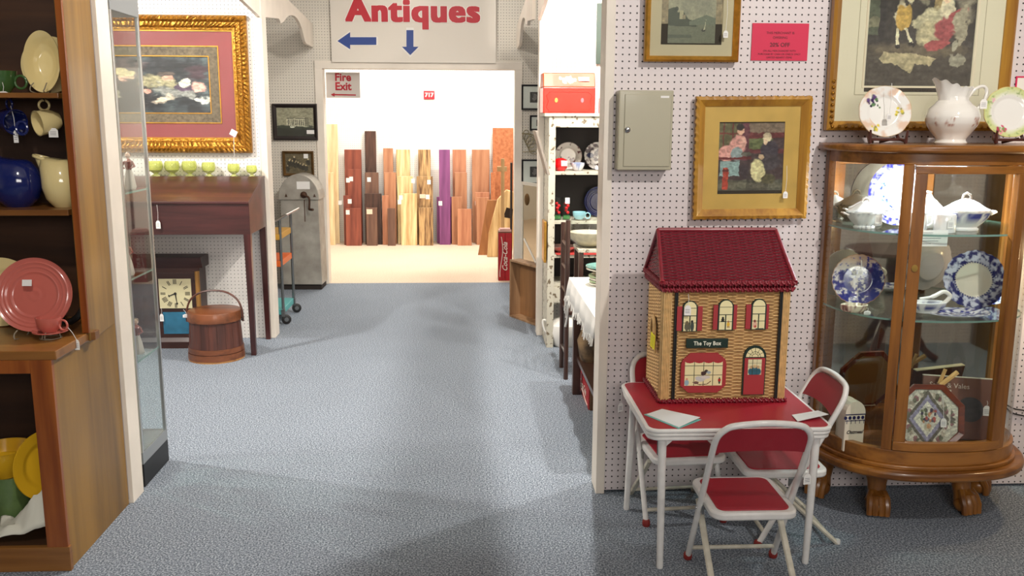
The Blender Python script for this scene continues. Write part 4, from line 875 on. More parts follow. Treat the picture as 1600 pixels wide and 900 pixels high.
# claw feet
def claw(x, y, ang, full=True):
    g = M(); Mx = T(x, y, 0) @ RZ(ang)
    P = [(0, .06, .215), (0, .035, .17), (0, .03, .12), (0, .02, .085), (0, .0, .06)]
    g.tube(P, [.062, .05, .036, .034, .046], 14, flat=1.0, mat=Mx)
    g.add(*ball(.043, 14, 9), mat=Mx @ T(0, -.002, .036) @ SC(1, 1.05, .84))
    for k, dx in enumerate((-.032, -.011, .011, .032)):
        g.tube([(dx*.7, .0, .095), (dx*.95, -.02, .072), (dx*1.0, -.036, .045), (dx*1.0, -.040, .010)], [.012, .015, .014, .012], 8, mat=Mx)
    return obj('claw_foot', g, OAK, cw, smooth=True)
def ball(r, seg, rings):
    vs = [(0, 0, -r)]; fs = []
    for i in range(1, rings):
        p = -PI/2+PI*i/rings
        for k in range(seg): vs.append((r*math.cos(p)*math.cos(2*PI*k/seg), r*math.cos(p)*math.sin(2*PI*k/seg), r*math.sin(p)))
    vs.append((0, 0, r)); n = len(vs)
    for k in range(seg): fs.append((0, 1+(k+1) % seg, 1+k)); fs.append((n-1, n-1-seg+k, n-1-seg+(k+1) % seg))
    for i in range(rings-2):
        for k in range(seg): a = 1+i*seg; fs.append((a+k, a+(k+1) % seg, a+seg+(k+1) % seg, a+seg+k))
    return vs, fs
claw(-.178, -.232, -.25); claw(.178, -.232, .25); claw(-.335, -.045, -.9); claw(.335, -.045, .9)
lm = emis('cabinet_lamp', (.92, .96, 1), 28)
lp = obj('lamp_housing', M().box(-.10, .10, -.18, -.15, 1.40, 1.417), WHITE, cw); obj('lamp_tube', M().box(-.095, .095, -.176, -.154, 1.393, 1.40), lm, lp)
CX, CY = cw.location.x, cw.location.y

# ---------------------------------------------------------------- china on top
POR = mat('porcelain', (236, 232, 224), .12, coat=.6)
def easel(parent, x, y, z, w=.08, mt=None, lean=.0):
    mt = mt or DARKW; g = M()
    for sx in (-1, 1):
        g.tube([(x+sx*w*.5, y-.035, z+.004), (x+sx*w*.5, y-.03, z+.012), (x+sx*w*.42, y+.0, z+.018), (x+sx*w*.3, y+.03, z+.09)], [.006, .007, .006, .004], 6)
        g.tube([(x+sx*w*.5, y-.036, z+.004), (x+sx*w*.52, y-.04, z+.05)], [.007, .004], 6)
        g.tube([(x+sx*w*.35, y+.01, z+.02), (x+sx*w*.1, y+.06, z+.005)], .005, 6)
    g.tube([(x-w*.45, y-.005, z+.016), (x+w*.45, y-.005, z+.016)], .005, 6)
    return tag(obj('plate_stand', g, mt, smooth=True), *parent)
DARKW = mat('dark_mahogany', (72, 30, 22), .35, coat=.3)
def flowers(c, x, y, fx, fy, r, cols, n, seed):
    rnd = random.Random(seed)
    for k in range(n):
        a, d = rnd.uniform(0, 2*PI), r*math.sqrt(rnd.random()); px, py = fx+d*math.cos(a), fy+d*math.sin(a); rr = r*rnd.uniform(.2, .42)
        c = mixc(c, np.array(lin(cols[k % len(cols)])), (1.1-np.hypot(x-px, y-py)/rr)*3)
    return c
def p_flowers(x, y, r, t):
    c = np.broadcast_to(np.array(lin((238, 236, 230))), x.shape+(3,)).copy()
    c = mixc(c, np.array(lin((226, 196, 172))), (fbm(x, y, 3, 7)-.45)*5*(r > .6)*(np.abs(y) > -.2))
    c = flowers(c, x, y, -.45, .42, .2, [(60, 40, 90), (90, 60, 120), (40, 30, 60), (90, 130, 80)], 14, 3)
    c = flowers(c, x, y, -.25, .22, .1, [(40, 36, 60), (110, 140, 90)], 6, 4); c = flowers(c, x, y, .55, -.0, .16, [(226, 206, 70), (150, 150, 60)], 9, 5)
    c = flowers(c, x, y, -.35, -.6, .16, [(226, 206, 80), (150, 150, 70)], 9, 6); return mixc(c, np.array(lin((196, 160, 100))), (r-.975)*60)
def scw(n, a): return lambda t, z=0: 1+a*np.abs(np.sin(t*n/2))-a
zt = 1.446
def plate(name, label, cat, x, y, z, R, paint, tilt=15, yaw=0, prof=FLAT, wob=None, mt=None, group=None, sx=1, sy=1, th=.005):
    m = plate_mesh(R, prof, paint, seg=132, nr=46, wob=wob, sx=sx, sy=sy, th=th); M4 = upright(x, y, z, R*sy, tilt, yaw); m.v = [tuple(M4 @ Vector(p)) for p in m.v]
    o = obj(name, m, mt or GLAZE, smooth=True); return tag(o, label, cat, group)
GLAZE = vcol('painted_glaze', .12, coat=.7)
p = plate('china_plate', 'white plate with violets and yellow flowers on a stand atop the cabinet', 'plate', 1.505, 3.26, zt+.022, .094, p_flowers, 14, -6, wob=scw(10, .02))
def tagto(o, top, drop, **k): return price_tag(o, Vector(top)-o.location, drop, **k)
tagto(p, (1.51, 3.245, 1.66), .105)
easel(('dark wooden easel under the violet plate', 'plate stand'), 1.505, 3.265, zt, .13)
def p_green(x, y, r, t):
    c = np.broadcast_to(np.array(lin((236, 234, 228))), x.shape+(3,)).copy()
    c = mixc(c, np.array(lin((206, 214, 150))), (r-.66)*6*(fbm(x, y, 4, 3)+.4)); c = mixc(c, np.array(lin((150, 170, 110))), (fbm(x, y, 9, 5)-.62)*8*(r > .68))
    c = flowers(c, x, y, -.3, -.72, .2, [(214, 90, 120), (230, 150, 160), (180, 60, 90), (130, 160, 90)], 12, 8); c = flowers(c, x, y, -.6, .5, .12, [(230, 180, 190)], 6, 9)
    return mixc(c, np.array(lin((214, 196, 120))), (r-.97)*50)
plate('china_plate', 'white plate with pale green floral rim and pink rose at the cabinet right', 'plate', 1.975, 3.27, zt+.022, .094, p_green, 14, -8, wob=scw(12, .02))
easel(('dark wooden easel under the green rimmed plate', 'plate stand'), 1.975, 3.275, zt, .13)
pt = thing('china_pitcher', 'fluted white porcelain pitcher with rose sprigs between two plates', 'pitcher', (1.745, 3.25, zt))
def spout(t, z):
    k = max(0, (z-.13)/.08); return 1+k*(.42*max(0, math.cos(t-PI))**3-.04)+.018*math.cos(10*t)*(.3+k)
prof = [(.001, 0), (.052, 0), (.056, .006), (.05, .014), (.05, .02), (.07, .045), (.08, .06), (.085, .069), (.088, .075), (.09, .083), (.0915, .091), (.092, .1), (.083, .125), (.062, .142), (.05, .155), (.049, .17), (.056, .19), (.062, .2), (.058, .2), (.046, .175), (.046, .16), (.05, .14)]
m = M(); m.lathe(prof, 120, cap=False, wob=spout)
for i, v in enumerate(m.v):
    if v[2] > .17: m.v[i] = (v[0], v[1], v[2]+.03*max(0, -v[0]/.08)+.004*math.sin(12*math.atan2(v[1], v[0])))
a_ = np.array(m.v); cc = np.broadcast_to(np.array(lin((238, 234, 226))), a_.shape).copy(); k_ = ((fbm(a_[:, 0]*60+a_[:, 2]*9, a_[:, 2]*60, 1.8, 6)-.5)*6)*(np.abs(a_[:, 2]-.083) < .016)*(np.abs(np.mod(np.arctan2(a_[:, 1], a_[:, 0]), PI/2)-.8) < .42)
m.c = mixc(cc, np.array(lin((176, 120, 100))), k_*.8); obj('body', m, GLAZE, pt, smooth=True)
obj('handle', M().tube(spline([(.05, 0, .165), (.075, 0, .196), (.105, 0, .205), (.118, 0, .185), (.108, 0, .15), (.082, 0, .118)], 5), [.006]*26, 10), POR, pt, smooth=True)
price_tag(pt, (.105, -.01, .195), .035, w=.026, h=.034, lean=-.0)

# ---------------------------------------------------------------- china inside, top shelf
def lathe_thing(name, label, cat, x, y, z, prof, mt, sx=1, sy=1, wob=None, group=None, seg=40, rz=0):
    m = M(); m.lathe(prof, seg, RZ(rz), cap=False, sx=sx, sy=sy, wob=wob); o = thing(name, label, cat, (x, y, z), 0, group); obj('body', m, mt, o, smooth=True); return o
def cpaint(o, fn):
    me = o.data; n = len(me.vertices); a = np.empty(n*3, np.float32); me.vertices.foreach_get('co', a); a = a.reshape(-1, 3).astype(float)
    c = np.ones((n, 4), np.float32); c[:, :3] = fn(a); at = me.color_attributes.new('Col', 'FLOAT_COLOR', 'POINT'); at.data.foreach_set('color', c.ravel())
def blueband(lo, hi, dens=.5, col=(50, 60, 140)):
    def f(a):
        c = np.broadcast_to(np.array(lin((234, 234, 232))), a.shape).copy(); u = np.arctan2(a[:, 1], a[:, 0])*3
        return mixc(c, np.array(lin(col)), (fbm(u, a[:, 2]*60, 3, 4)-dens)*9*((a[:, 2] > lo) & (a[:, 2] < hi)))
    return f
def tureen(label, x, y, z, sx, sy, s=1, pat=None, rz=0):
    body = [(.001, 0), (.05, 0), (.052, .006), (.045, .012), (.06, .025), (.082, .05), (.088, .064), (.092, .068), (.086, .07)]
    lid = [(.09, .07), (.088, .076), (.07, .084), (.045, .1), (.02, .112), (.008, .118)]
    o = thing('covered_dish', label, 'serving dish', (x, y, z), rz); w_ = lambda t, z_: 1+.03*math.cos(8*t)
    b = obj('bowl', M().lathe([(r*s, h*s) for r, h in body], 48, cap=False, sx=sx, sy=sy, wob=w_), GLAZE, o, smooth=True); cpaint(b, pat or (lambda a: mixc(np.broadcast_to(np.array(lin((230, 230, 226))), a.shape), np.array(lin((120, 122, 130))), (fbm(np.arctan2(a[:, 1], a[:, 0])*6, a[:, 2]*90, 2, 5)-.55)*6*((a[:, 2] > .055*s) | (a[:, 2] < .012)))))
    l = obj('lid', M().lathe([(r*s, h*s) for r, h in lid], 48, cap=False, sx=sx, sy=sy, wob=w_), GLAZE, o, smooth=True); cpaint(l, lambda a: mixc(np.broadcast_to(np.array(lin((236, 236, 232))), a.shape), np.array(lin((96, 100, 120))), (fbm(np.arctan2(a[:, 1], a[:, 0])*6, a[:, 2]*90, 2, 9)-.6)*6*(a[:, 2] < .08*s)))
    obj('knob', M().tube([(-.016*s, 0, .114*s), (-.012*s, 0, .128*s), (0, 0, .134*s), (.012*s, 0, .128*s), (.016*s, 0, .114*s)], .0045*s, 8), POR, l, smooth=True)
    for sg_ in (-1, 1): obj('handle', M().tube([(sg_*.085*s*sx, -.02*s, .058*s), (sg_*.108*s*sx, -.012*s, .068*s), (sg_*.108*s*sx, .012*s, .068*s), (sg_*.085*s*sx, .02*s, .058*s)], .004*s, 8), POR, b, smooth=True)
    return o
def atz(px, z, Y): return W(px, 300, Y).x
t1 = tureen('white covered dish at the left end of the top glass shelf', 1.503, 3.37, S1, .92, .72, .86)
t2 = tureen('larger white covered dish with scalloped lid beside the tall blue rimmed plate', 1.56, 3.45, S1, 1.0, .6, .95)
price_tag(t1, (.03, -.055, .068), .012, w=.028, h=.034)
def p_rim(x, y, r, t):
    c = np.broadcast_to(np.array(lin((238, 240, 244))), x.shape+(3,)).copy(); k = (r > .78)*(.55+1.4*(fbm(x, y, 9, 2)-.45)*2)
    c = mixc(c, np.array(lin((34, 42, 150))), k); 
    for (fx, fy, s_) in ((-.5, .25, 1), (.45, .1, 2), (-.2, -.5, 3), (.25, .55, 4), (-.4, -.2, 5)): c = flowers(c, x, y, fx, fy, .13, [(50, 90, 180), (80, 130, 200), (40, 60, 140)], 7, s_)
    return c
plate('rimmed_plate', 'tall white plate with bright blue rim standing behind the door stile', 'plate', 1.64, 3.405, S1+.004, .115, p_rim, 12, -12, sx=.9, sy=1.05)
c1 = lathe_thing('flowered_creamer', 'small white cream pot with tiny dark flowers near the tag', 'cream pot', 1.655, 3.26, S1, [(.001, 0), (.03, 0), (.033, .004), (.034, .05), (.03, .062), (.034, .07), (.031, .07), (.027, .06)], GLAZE)
cpaint(c1.children[0], blueband(.004, .02, .5, (50, 56, 70))); obj('handle', M().tube(spline([(.033, 0, .055), (.052, 0, .055), (.054, 0, .03), (.034, 0, .018)], 4), .0035, 8), POR, c1, smooth=True)
c2 = lathe_thing('white_canister', 'white canister with blue check band and price tag on the top shelf', 'canister', 1.745, 3.235, S1, [(.001, 0), (.036, 0), (.038, .003), (.038, .06), (.035, .066), (.031, .066), (.031, .06)], GLAZE)
cpaint(c2.children[0], lambda a: mixc(np.broadcast_to(np.array(lin((238, 238, 238))), a.shape), np.array(lin((40, 50, 90))), ((a[:, 2] > .035) & (a[:, 2] < .056))*((np.floor(np.arctan2(a[:, 1], a[:, 0])*6) % 2)*.8)))
price_tag(c2, (.0, -.041, .062), .012, w=.024, h=.032); 
t3 = tureen('large white tureen with blue flower garland on the top shelf right', 1.855, 3.30, S1, 1.0, .8, 1.02, pat=blueband(.035, .066, .45))
lathe_thing('white_sauce_boat', 'white lidded sauce dish with steep lid behind the canister', 'sauce dish', 1.745, 3.38, S1, [(.001, 0), (.04, 0), (.062, .02), (.068, .05), (.07, .056), (.05, .085), (.02, .115), (.012, .13), (.016, .136), (.001, .14)], POR, sx=1.1, sy=.8)
# hanging hand written card below the top shelf
a, b = W(1438, 361, 3.17), W(1484, 386, 3.17)
s = thing('note_card', 'white hand written note card hanging under the top glass shelf', 'card', ((a.x+b.x)/2, 3.19, b.z)); w, h = b.x-a.x, a.z-b.z
obj('card', M().box(-w/2, w/2, -.0006, .0006, 0, h), MAT_TAG, s); g = M()
for k, ww in enumerate((.5, .8, .85, .75, .45)): g.box(-w*.4, -w*.4+w*.8*ww, -.0012, -.0008, h*(.83-.17*k), h*(.86-.17*k))
obj('writing', g, MAT_INK, s)
obj('hanging_thread', M().tube([(0, 0, h-.002), (0, .0, S1-.007-b.z)], .0008, 5), MAT_TAG, s)
# lower glass shelf
def p_scene(x, y, r, t):
    c = np.broadcast_to(np.array(lin((226, 220, 216))), x.shape+(3,)).copy(); c = mixc(c, np.array(lin((196, 164, 140))), (y-.35)*2)
    n = fbm(x, y, 8, 11); c = mixc(c, np.array(lin((44, 52, 130))), (n-.53+.12*(x > .3)+.16*(y < -.1)-.3*((y > .35) & (x < .3)))*10)
    c = mixc(c, np.array(lin((40, 48, 120))), (1-np.hypot(x+.45, (y-.12)*1.1)/.3+.8*(fbm(x, y, 9, 2)-.5))*4); c = mixc(c, np.array(lin((220, 216, 216))), (1-np.hypot((x+.0)/.34, (y-.12)/.12)+.5*(fbm(x, y, 6, 9)-.5))*3); c = mixc(c, np.array(lin((40, 48, 120))), (1-np.hypot((x-.55)/.34, (y-.1)/.55)+.9*(fbm(x, y, 10, 12)-.5))*4)
    c = mixc(c, np.array(lin((90, 90, 160))), (fbm(x, y, 14, 5)-.6)*6*(r < .9)); return mixc(c, np.array(lin((176, 128, 90))), (r-.965)*50)
p = plate('transfer_plate', 'blue and white landscape plate with gilt scalloped edge on the lower shelf left', 'plate', W(1340, 455, 3.43).x, 3.43, S2+.004, .10, p_scene, 9, -14, wob=scw(24, .025))
tagto(p, (1.51, 3.385, 1.0), .035, w=.018, h=.024)
o = lathe_thing('flowered_dish', 'low oblong cream dish with flowers beneath the landscape plate', 'dish', W(1335, 470, 3.33).x, 3.33, S2, [(.001, 0), (.035, 0), (.045, .01), (.048, .026), (.045, .028), (.04, .01)], GLAZE, sx=1.1, sy=.7, wob=lambda t, z: 1+.04*math.cos(6*t))
cpaint(o.children[0], lambda a: mixc(np.broadcast_to(np.array(lin((226, 216, 190))), a.shape), np.array(lin((120, 80, 80))), (fbm(np.arctan2(a[:, 1], a[:, 0])*4, a[:, 2]*70, 2, 5)-.5)*6)); price_tag(o, (.04, -.03, .02), .012, w=.026, h=.014)
g = lathe_thing('gravy_boat', 'blue banded gravy boat with high curled handle on the lower shelf', 'gravy boat', W(1452, 460, 3.24).x, 3.25, S2+.012, [(.001, 0), (.03, 0), (.032, .006), (.05, .022), (.056, .04), (.052, .041), (.044, .02)], GLAZE, sx=1.35, sy=.72)
cpaint(g.children[0], blueband(.012, .036, .42, (44, 52, 130))); obj('handle', M().tube(spline([(.06, 0, .03), (.085, 0, .06), (.06, 0, .078), (.02, 0, .06), (-.03, 0, .052)], 5), [.008]*16+[.005]*5, 10), POR, g, smooth=True); 
def p_blue(x, y, r, t):
    c = np.broadcast_to(np.array(lin((226, 228, 236))), x.shape+(3,)).copy(); return mixc(c, np.array(lin((40, 48, 130))), (fbm(x, y, 9, 13)-.44)*8)
m = plate_mesh(.10, FLAT, p_blue, sx=1.2, sy=.75); m.v = [tuple(T(W(1505, 466, 3.22).x, 3.25, S2+.002) @ Vector(q_)) for q_ in m.v]
tag(obj('blue_platter', m, GLAZE, smooth=True), 'oval blue patterned platter lying flat in front of the scalloped plate', 'platter')
def p_flow(x, y, r, t):
    c = np.broadcast_to(np.array(lin((200, 204, 220))), x.shape+(3,)).copy(); c = mixc(c, np.array(lin((40, 46, 104))), (fbm(x, y, 8, 17)-.40)*7*(r > .6)); c = mixc(c, np.array(lin((214, 208, 190))), (.62-r)*40)
    return mixc(c, np.array(lin((40, 48, 110))), (1-np.abs(r-.6)/.035)*2*(np.sin(t*46) > -.2))
plate('scalloped_plate', 'deep blue scalloped plate with plain cream centre standing on the lower shelf', 'plate', W(1522, 462, 3.33).x, 3.33, S2+.006, .113, p_flow, 12, -14, wob=lambda t: 1-.035+.035*np.abs(np.cos(t*4))+.01*np.cos(24*t))
o = plate('blue_saucer', 'small blue plate edge at the right end of the lower shelf', 'plate', 2.07, 3.43, S2+.004, .07, p_blue, 10, -40)
# cabinet floor
def fz(px, py, Y): return W(px, py, Y)
s = thing('oatmeal_canister', 'cream canister with arched top lettered Oatmeal in the cabinet bottom left', 'canister', (1.483, 3.315, .268), .1)
w, h = .082, .15
IV = mat('ivory_china', (226, 216, 196), .3, coat=.3); obj('body', M().box(-w/2, w/2, -.035, .035, 0, h), IV, s, bev=.004)
obj('lid', M().prism([(-w/2, h)]+[(-w/2*math.cos(t), h+.052*math.sin(t)) for t in np.linspace(0, PI, 12)][1:-1]+[(w/2, h)], -.035, .035, 'xz'), IV, s)
g = M(); NAVY = mat('navy_print', (30, 34, 80), .4)
for k in range(5): 
    g.prism([(-.04+k*.0175+.0065*math.cos(t), h-.014+.0075*math.sin(t)) for t in np.linspace(0, 2*PI, 10)[:-1]], -.0362, -.0354, 'xz'); g.box(-.035+k*.0175, -.033+k*.0175, -.0362, -.0354, h-.038, h-.022)
g.box(-w/2, w/2, -.0362, -.0354, h-.003, h+.001); g.box(-w/2, w/2, -.0362, -.0354, h-.027, h-.024)
obj('blue_border', g, NAVY, s); text('lettering', 'Oatmeal', .0195, mat('black_print', (20, 20, 22), .5), s, T(0, -.036, h*.52), ext=.0003, shear=.35, off=.0004)
can = Can(120, 120, (206, 204, 186)); can.mottle(.35, 14)
for k in range(40):
    a = 2*PI*k/40; can.el(.5+.42*math.cos(a), .5+.42*math.sin(a), .05, .05, [(180, 170, 150), (214, 208, 190), (150, 110, 110), (120, 120, 100)][k % 4], n=.6, seed=k)
can.poly([(.5, .98), (.98, .5), (.5, .02), (.02, .5)], (110, 104, 92)).poly([(.5, .9), (.9, .5), (.5, .1), (.1, .5)], (150, 146, 168)).poly([(.5, .8), (.8, .5), (.5, .2), (.2, .5)], (216, 214, 198))
rnd = random.Random(5)
for k in range(26): can.el(.38+rnd.random()*.3, .44+rnd.random()*.22, .03, .03, [(180, 90, 80), (96, 86, 100), (190, 140, 100), (120, 130, 96), (70, 60, 80)][k % 5], n=.6, seed=k)
can.el(.52, .36, .09, .07, (190, 184, 160)).el(.54, .38, .05, .045, (196, 150, 110)).mottle(.3, 40)
s = thing('octagonal_picture', 'octagonal wooden framed floral print standing in the cabinet bottom', 'picture', (W(1452, 690, 3.22).x, 3.235, .272), -.12); s.rotation_euler = (-.16, 0, -.12)
def octo(r): return [(r*math.cos(PI/8+k*PI/4), r*math.sin(PI/8+k*PI/4)) for k in range(8)]
R_ = .145; MAH = wood('frame_mahogany', (140, 66, 36), (88, 36, 20), .3, 'x', 16)
g = M(); o8, i8 = octo(R_), octo(R_-.022); zc2 = R_*math.cos(PI/8)
g.add([(x, -.016, z+zc2) for x, z in o8]+[(x, -.010, z+zc2) for x, z in i8]+[(x, .0, z+zc2) for x, z in o8]+[(x, .0, z+zc2) for x, z in i8], sum([[(k, (k+1) % 8, 8+(k+1) % 8, 8+k), (k, 16+k, 16+(k+1) % 8, (k+1) % 8), (8+k, 8+(k+1) % 8, 24+(k+1) % 8, 24+k), (16+k, 24+k, 24+(k+1) % 8, 16+(k+1) % 8)] for k in range(8)], []))
obj('frame', g, MAH, s, bev=.002); g = M().prism([(x, z+zc2) for x, z in i8], -.001, .001, 'xz'); obj('backing', g, mat('kraft_paper', (170, 130, 84), .8), s)
# print cut to the octagon
keep = Can(120, 120, (0, 0, 0)); can.painterly(.01); sh = sheet('floral_print', can, 2*(R_-.022)*.70, 2*(R_-.022)*.99*.94, CANV, s, T(0, -.003, zc2)); sheet('floral_print', can, 2*(R_-.022)*.92, 2*(R_-.022)*.60, CANV, s, T(0, -.0024, zc2))
price_tag(s, (.045, -.018, .24), .10, w=.022, h=.034, lean=.01)
g = M()
for sx in (-1, 1): g.tube(spline([(W(1452, 690, 3.22).x+sx*.05, 3.245, .285), (W(1452, 690, 3.22).x+sx*.055, 3.19, .285), (W(1452, 690, 3.22).x+sx*.062, 3.185, .272), (W(1452, 690, 3.22).x+sx*.04, 3.20, .27)], 4), .0025, 6)
g.tube([(W(1452, 690, 3.22).x-.05, 3.245, .285), (W(1452, 690, 3.22).x+.05, 3.245, .285)], .0025, 6)
tag(obj('wire_stand', g, mat('white_wire', (226, 224, 220), .4), smooth=True), 'white wire stand holding the octagonal floral print', 'plate stand')
s = thing('brown_board', 'brown boxed print with pale title leaning at the cabinet bottom right', 'box', (1.955, 3.40, .272), -.28); s.rotation_euler = (-.2, 0, -.30)
BRB = mat('brown_box', (112, 66, 46), .5, var=.1); obj('panel', M().box(-.13, .13, -.01, .01, 0, .245), BRB, s, bev=.002)
obj('pale_edge', M().box(-.13, .13, -.0105, .010, .2452, .249), IV, s); text('lettering', 'Salad & Vales', .028, mat('pale_script', (206, 186, 170), .5), s, T(-.03, -.0108, .21), ext=.0003)
o = obj('dark_vignette', M().lathe([(.0001, 0), (.05, 0), (.05, .001), (.0001, .001)], 24, T(.05, -.0102, .12) @ RX(PI/2), cap=False), mat('vignette_grey', (64, 56, 56), .5, var=.4, scale=60), s)
price_tag(s, (.11, -.013, .16), .02, w=.026, h=.04)
tag(obj('wood_clip', M().tube([(W(1478, 600, 3.34).x, 3.38, .50), (W(1506, 590, 3.34).x, 3.39, .55)], .01, 6).tube([(W(1480, 602, 3.34).x, 3.40, .50), (W(1490, 580, 3.34).x, 3.40, .56)], .008, 6).tube([(W(1478, 600, 3.34).x, 3.38, .50), (W(1478, 600, 3.34).x, 3.385, .269)], .006, 6), mat('pale_pine', (222, 182, 120), .5)), 'pale wooden stick stand poking up behind the octagonal print', 'stand')
# wires on the wall right of the cabinet
g = M()
for k in (0, 1): g.tube(spline([(2.13+k*.012, 3.54, .46), (2.19+k*.012, 3.538, .40-k*.01), (2.27, 3.538, .33+k*.02), (2.36, 3.536, .28+k*.02), (2.42, 3.536, .02)], 6), .0028, 6)
tag(obj('lamp_cord', g, mat('black_cord', (24, 22, 22), .5), smooth=True), 'thin black lamp cords running down the pegboard at the right edge', 'cord')

# ---------------------------------------------------------------- left foreground hutch
HW = wood('hutch_maple', (150, 108, 40), (108, 72, 20), .38, 'z', 6, .25); HX = wood('hutch_maple_cross', (152, 102, 48), (112, 68, 26), .38, 'x', 6, .25)
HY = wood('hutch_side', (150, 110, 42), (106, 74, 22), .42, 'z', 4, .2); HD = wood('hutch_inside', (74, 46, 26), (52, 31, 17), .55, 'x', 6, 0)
HE = wood('hutch_orange', (164, 92, 34), (126, 62, 20), .35, 'z', 8, .3)
ht = thing('china_hutch', 'tall maple hutch with open shelves of pottery in the left foreground', 'hutch', (-1.98, 3.25, 0))
hx, hy = 1.98, -3.25
def hb(name, x0, x1, y0, y1, z0, z1, mt, bev=.0015): return obj(name, M().box(x0+hx, x1+hx, y0+hy, y1+hy, z0, z1), mt, ht, bev=bev)
XO = -1.362; ZCT = .80
ZU1 = W(60, 153, 3.22).z; ZU2 = W(60, 337, 3.22).z
ZU1T, ZU2T = W(60, 145, 3.215).z, W(60, 328, 3.215).z
g = M(); slab(g, [(-1.392+hx, 2.972+hy), (-1.368+hx, 2.972+hy), (-1.366+hx, 3.505+hy), (-1.392+hx, 3.505+hy)], 0, .745); slab(g, [(-1.372+hx, 3.216+hy), (-1.343+hx, 3.216+hy), (-1.366+hx, 3.505+hy), (-1.392+hx, 3.505+hy)], .745, 2.5); obj('side_panel', g, HY, ht, bev=.002)
hb('side_panel', -2.60, -2.578, 2.972, 3.505, 0, 2.5, HY)
hb('front_stile', -1.365, -1.342, 3.203, 3.2155, .777, 2.5, HE)
hb('front_stile', XO-.075, XO-.005, 2.955, 2.973, .085, .745, HE)
hb('bottom_rail', -2.6, XO, 2.953, 2.973, 0, .088, HX); hb('top_rail', -2.6, XO-.075, 2.955, 2.973, .70, .745, HE)
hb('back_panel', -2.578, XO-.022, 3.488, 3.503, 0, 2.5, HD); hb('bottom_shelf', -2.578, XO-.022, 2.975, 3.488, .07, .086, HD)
hb('shelf', -2.578, XO-.022, 3.217, 3.488, ZU1, ZU1T, HX); hb('shelf', -2.578, XO-.022, 3.217, 3.488, ZU2, ZU2T, HX); hb('shelf', -2.578, XO-.022, 3.217, 3.488, 2.28, 2.30, HX)
q = ZP(88, 549, .775); cty = q.y-.0
cto = [(-2.62, cty), (XO+.012, cty), (XO+.012, 3.215), (XO+.03, 3.23), (XO+.03, 3.27), (XO+.002, 3.27), (XO-.02, 3.488), (-2.62, 3.488)]
g = M(); slab(g, [(a+hx, b+hy) for a, b in cto], .745, .776); obj('counter_top', g, HX, ht, bev=.003)
ZK = .7765
hk = mat('black_iron', (22, 20, 20), .5)
def gcol(name, c, r=.12): return mat(name, c, r, coat=.6)
YELC, COB, ROSE, YEL, GRN = gcol('cream_glaze', (232, 212, 152)), gcol('cobalt_glaze', (24, 34, 92)), gcol('rose_glaze', (196, 104, 92), .2), gcol('yellow_glaze', (248, 194, 44), .15), gcol('green_glaze', (62, 96, 50), .2)
BOWLP = [(0, -.45), (.4, -.42), (.62, -.3), (.85, -.1), (1, 0)]
RING = [(0, 0), (.12, .012), (.2, .0), (.3, .006), (.56, .0), (.62, .035), (.65, .025), (.72, .032), (.76, .058), (.79, .045), (.83, .058), (.87, .085), (.9, .07), (.95, .085), (1, .11)]
def disc(name, label, cat, x, y, z, R, mt, tilt, yaw, prof, sx=1, sy=1, th=.006, group=None):
    m = plate_mesh(R, prof, solid((255, 255, 255)), sx=sx, sy=sy, th=th, nr=60 if prof is RING else 26); m.c = None; M4 = upright(x, y, z, R*sy, tilt, yaw); m.v = [tuple(M4 @ Vector(p)) for p in m.v]
    return tag(obj(name, m, mt, smooth=True), label, cat, group)
# top shelf
a = W(67, 143, 3.30); b = W(93, 95, 3.30); hgt = W(67, 45, 3.30).z-W(67, 143, 3.30).z
rx = (W(94, 95, 3.30).x-W(41, 95, 3.30).x)/2
disc('oval_bowl', 'tall cream oval bowl propped upright on the top shelf of the hutch', 'bowl', a.x, 3.30, ZU1T+.004, hgt/2/math.cos(.14), YELC, 8, 8, BOWLP, sx=rx/(hgt/2)*1.03)
g = M()
for sx in (-1, 1): g.tube(spline([(a.x+sx*.022, 3.285, ZU1T+.035), (a.x+sx*.025, 3.262, ZU1T+.018), (a.x+sx*.02, 3.27, ZU1T+.003), (a.x+sx*.022, 3.40, ZU1T+.003), (a.x+sx*.01, 3.42, ZU1T+.09)], 4), .002, 6)
tag(obj('wire_stand', g, mat('clear_plastic', (150, 140, 120), .2), smooth=True), 'small wire stand under the cream oval bowl', 'plate stand')
b_ = W(104, 100, 3.42)
disc('cream_plate', 'cream plate edge standing behind the oval bowl', 'plate', -1.492, 3.42, ZU1T+.003, .10, YELC, 6, 0, FLAT)
def cup(name, label, cat, x, y, z, R, H, mt, mtx=None, hang=0, group=None, hz=.5, tagc=None, prof=None):
    o = thing(name, label, cat, (x, y, z), 0, group)
    B = mtx if mtx is not None else Matrix()
    p = prof or [(.001, .0), (R*.55, 0), (R*.6, H*.06), (R*.9, H*.35), (R, H*.8), (R*1.02, H), (R*.96, H), (R*.9, H*.7), (R*.75, H*.25), (.001, H*.1)]
    obj('body', M().lathe(p, 40, B, cap=False), mt, o, smooth=True)
    g = M().tube([(R*.93+R*.38+R*.38*math.cos(t), 0, H*hz+R*.42*math.sin(t)) for t in np.linspace(0, 2*PI, 22)[:-1]], R*.09, 10, closed=True, mat=B)
    obj('handle', g, mt, o, smooth=True); return o
def hook(x, y, z, zs, label):
    g = M().tube(spline([(x, y, zs), (x, y, z+.012), (x+.0, y-.008, z+.002), (x, y-.016, z+.006)], 4), .002, 6); return g
g_ = cup('green_cup', 'dark green cup at the left end of the hutch top shelf', 'cup', W(2, 140, 3.30).x, 3.30, ZU1T, .052, .075, GRN)
price_tag(g_, (.03, -.05, .035), .03, w=.03, h=.015)
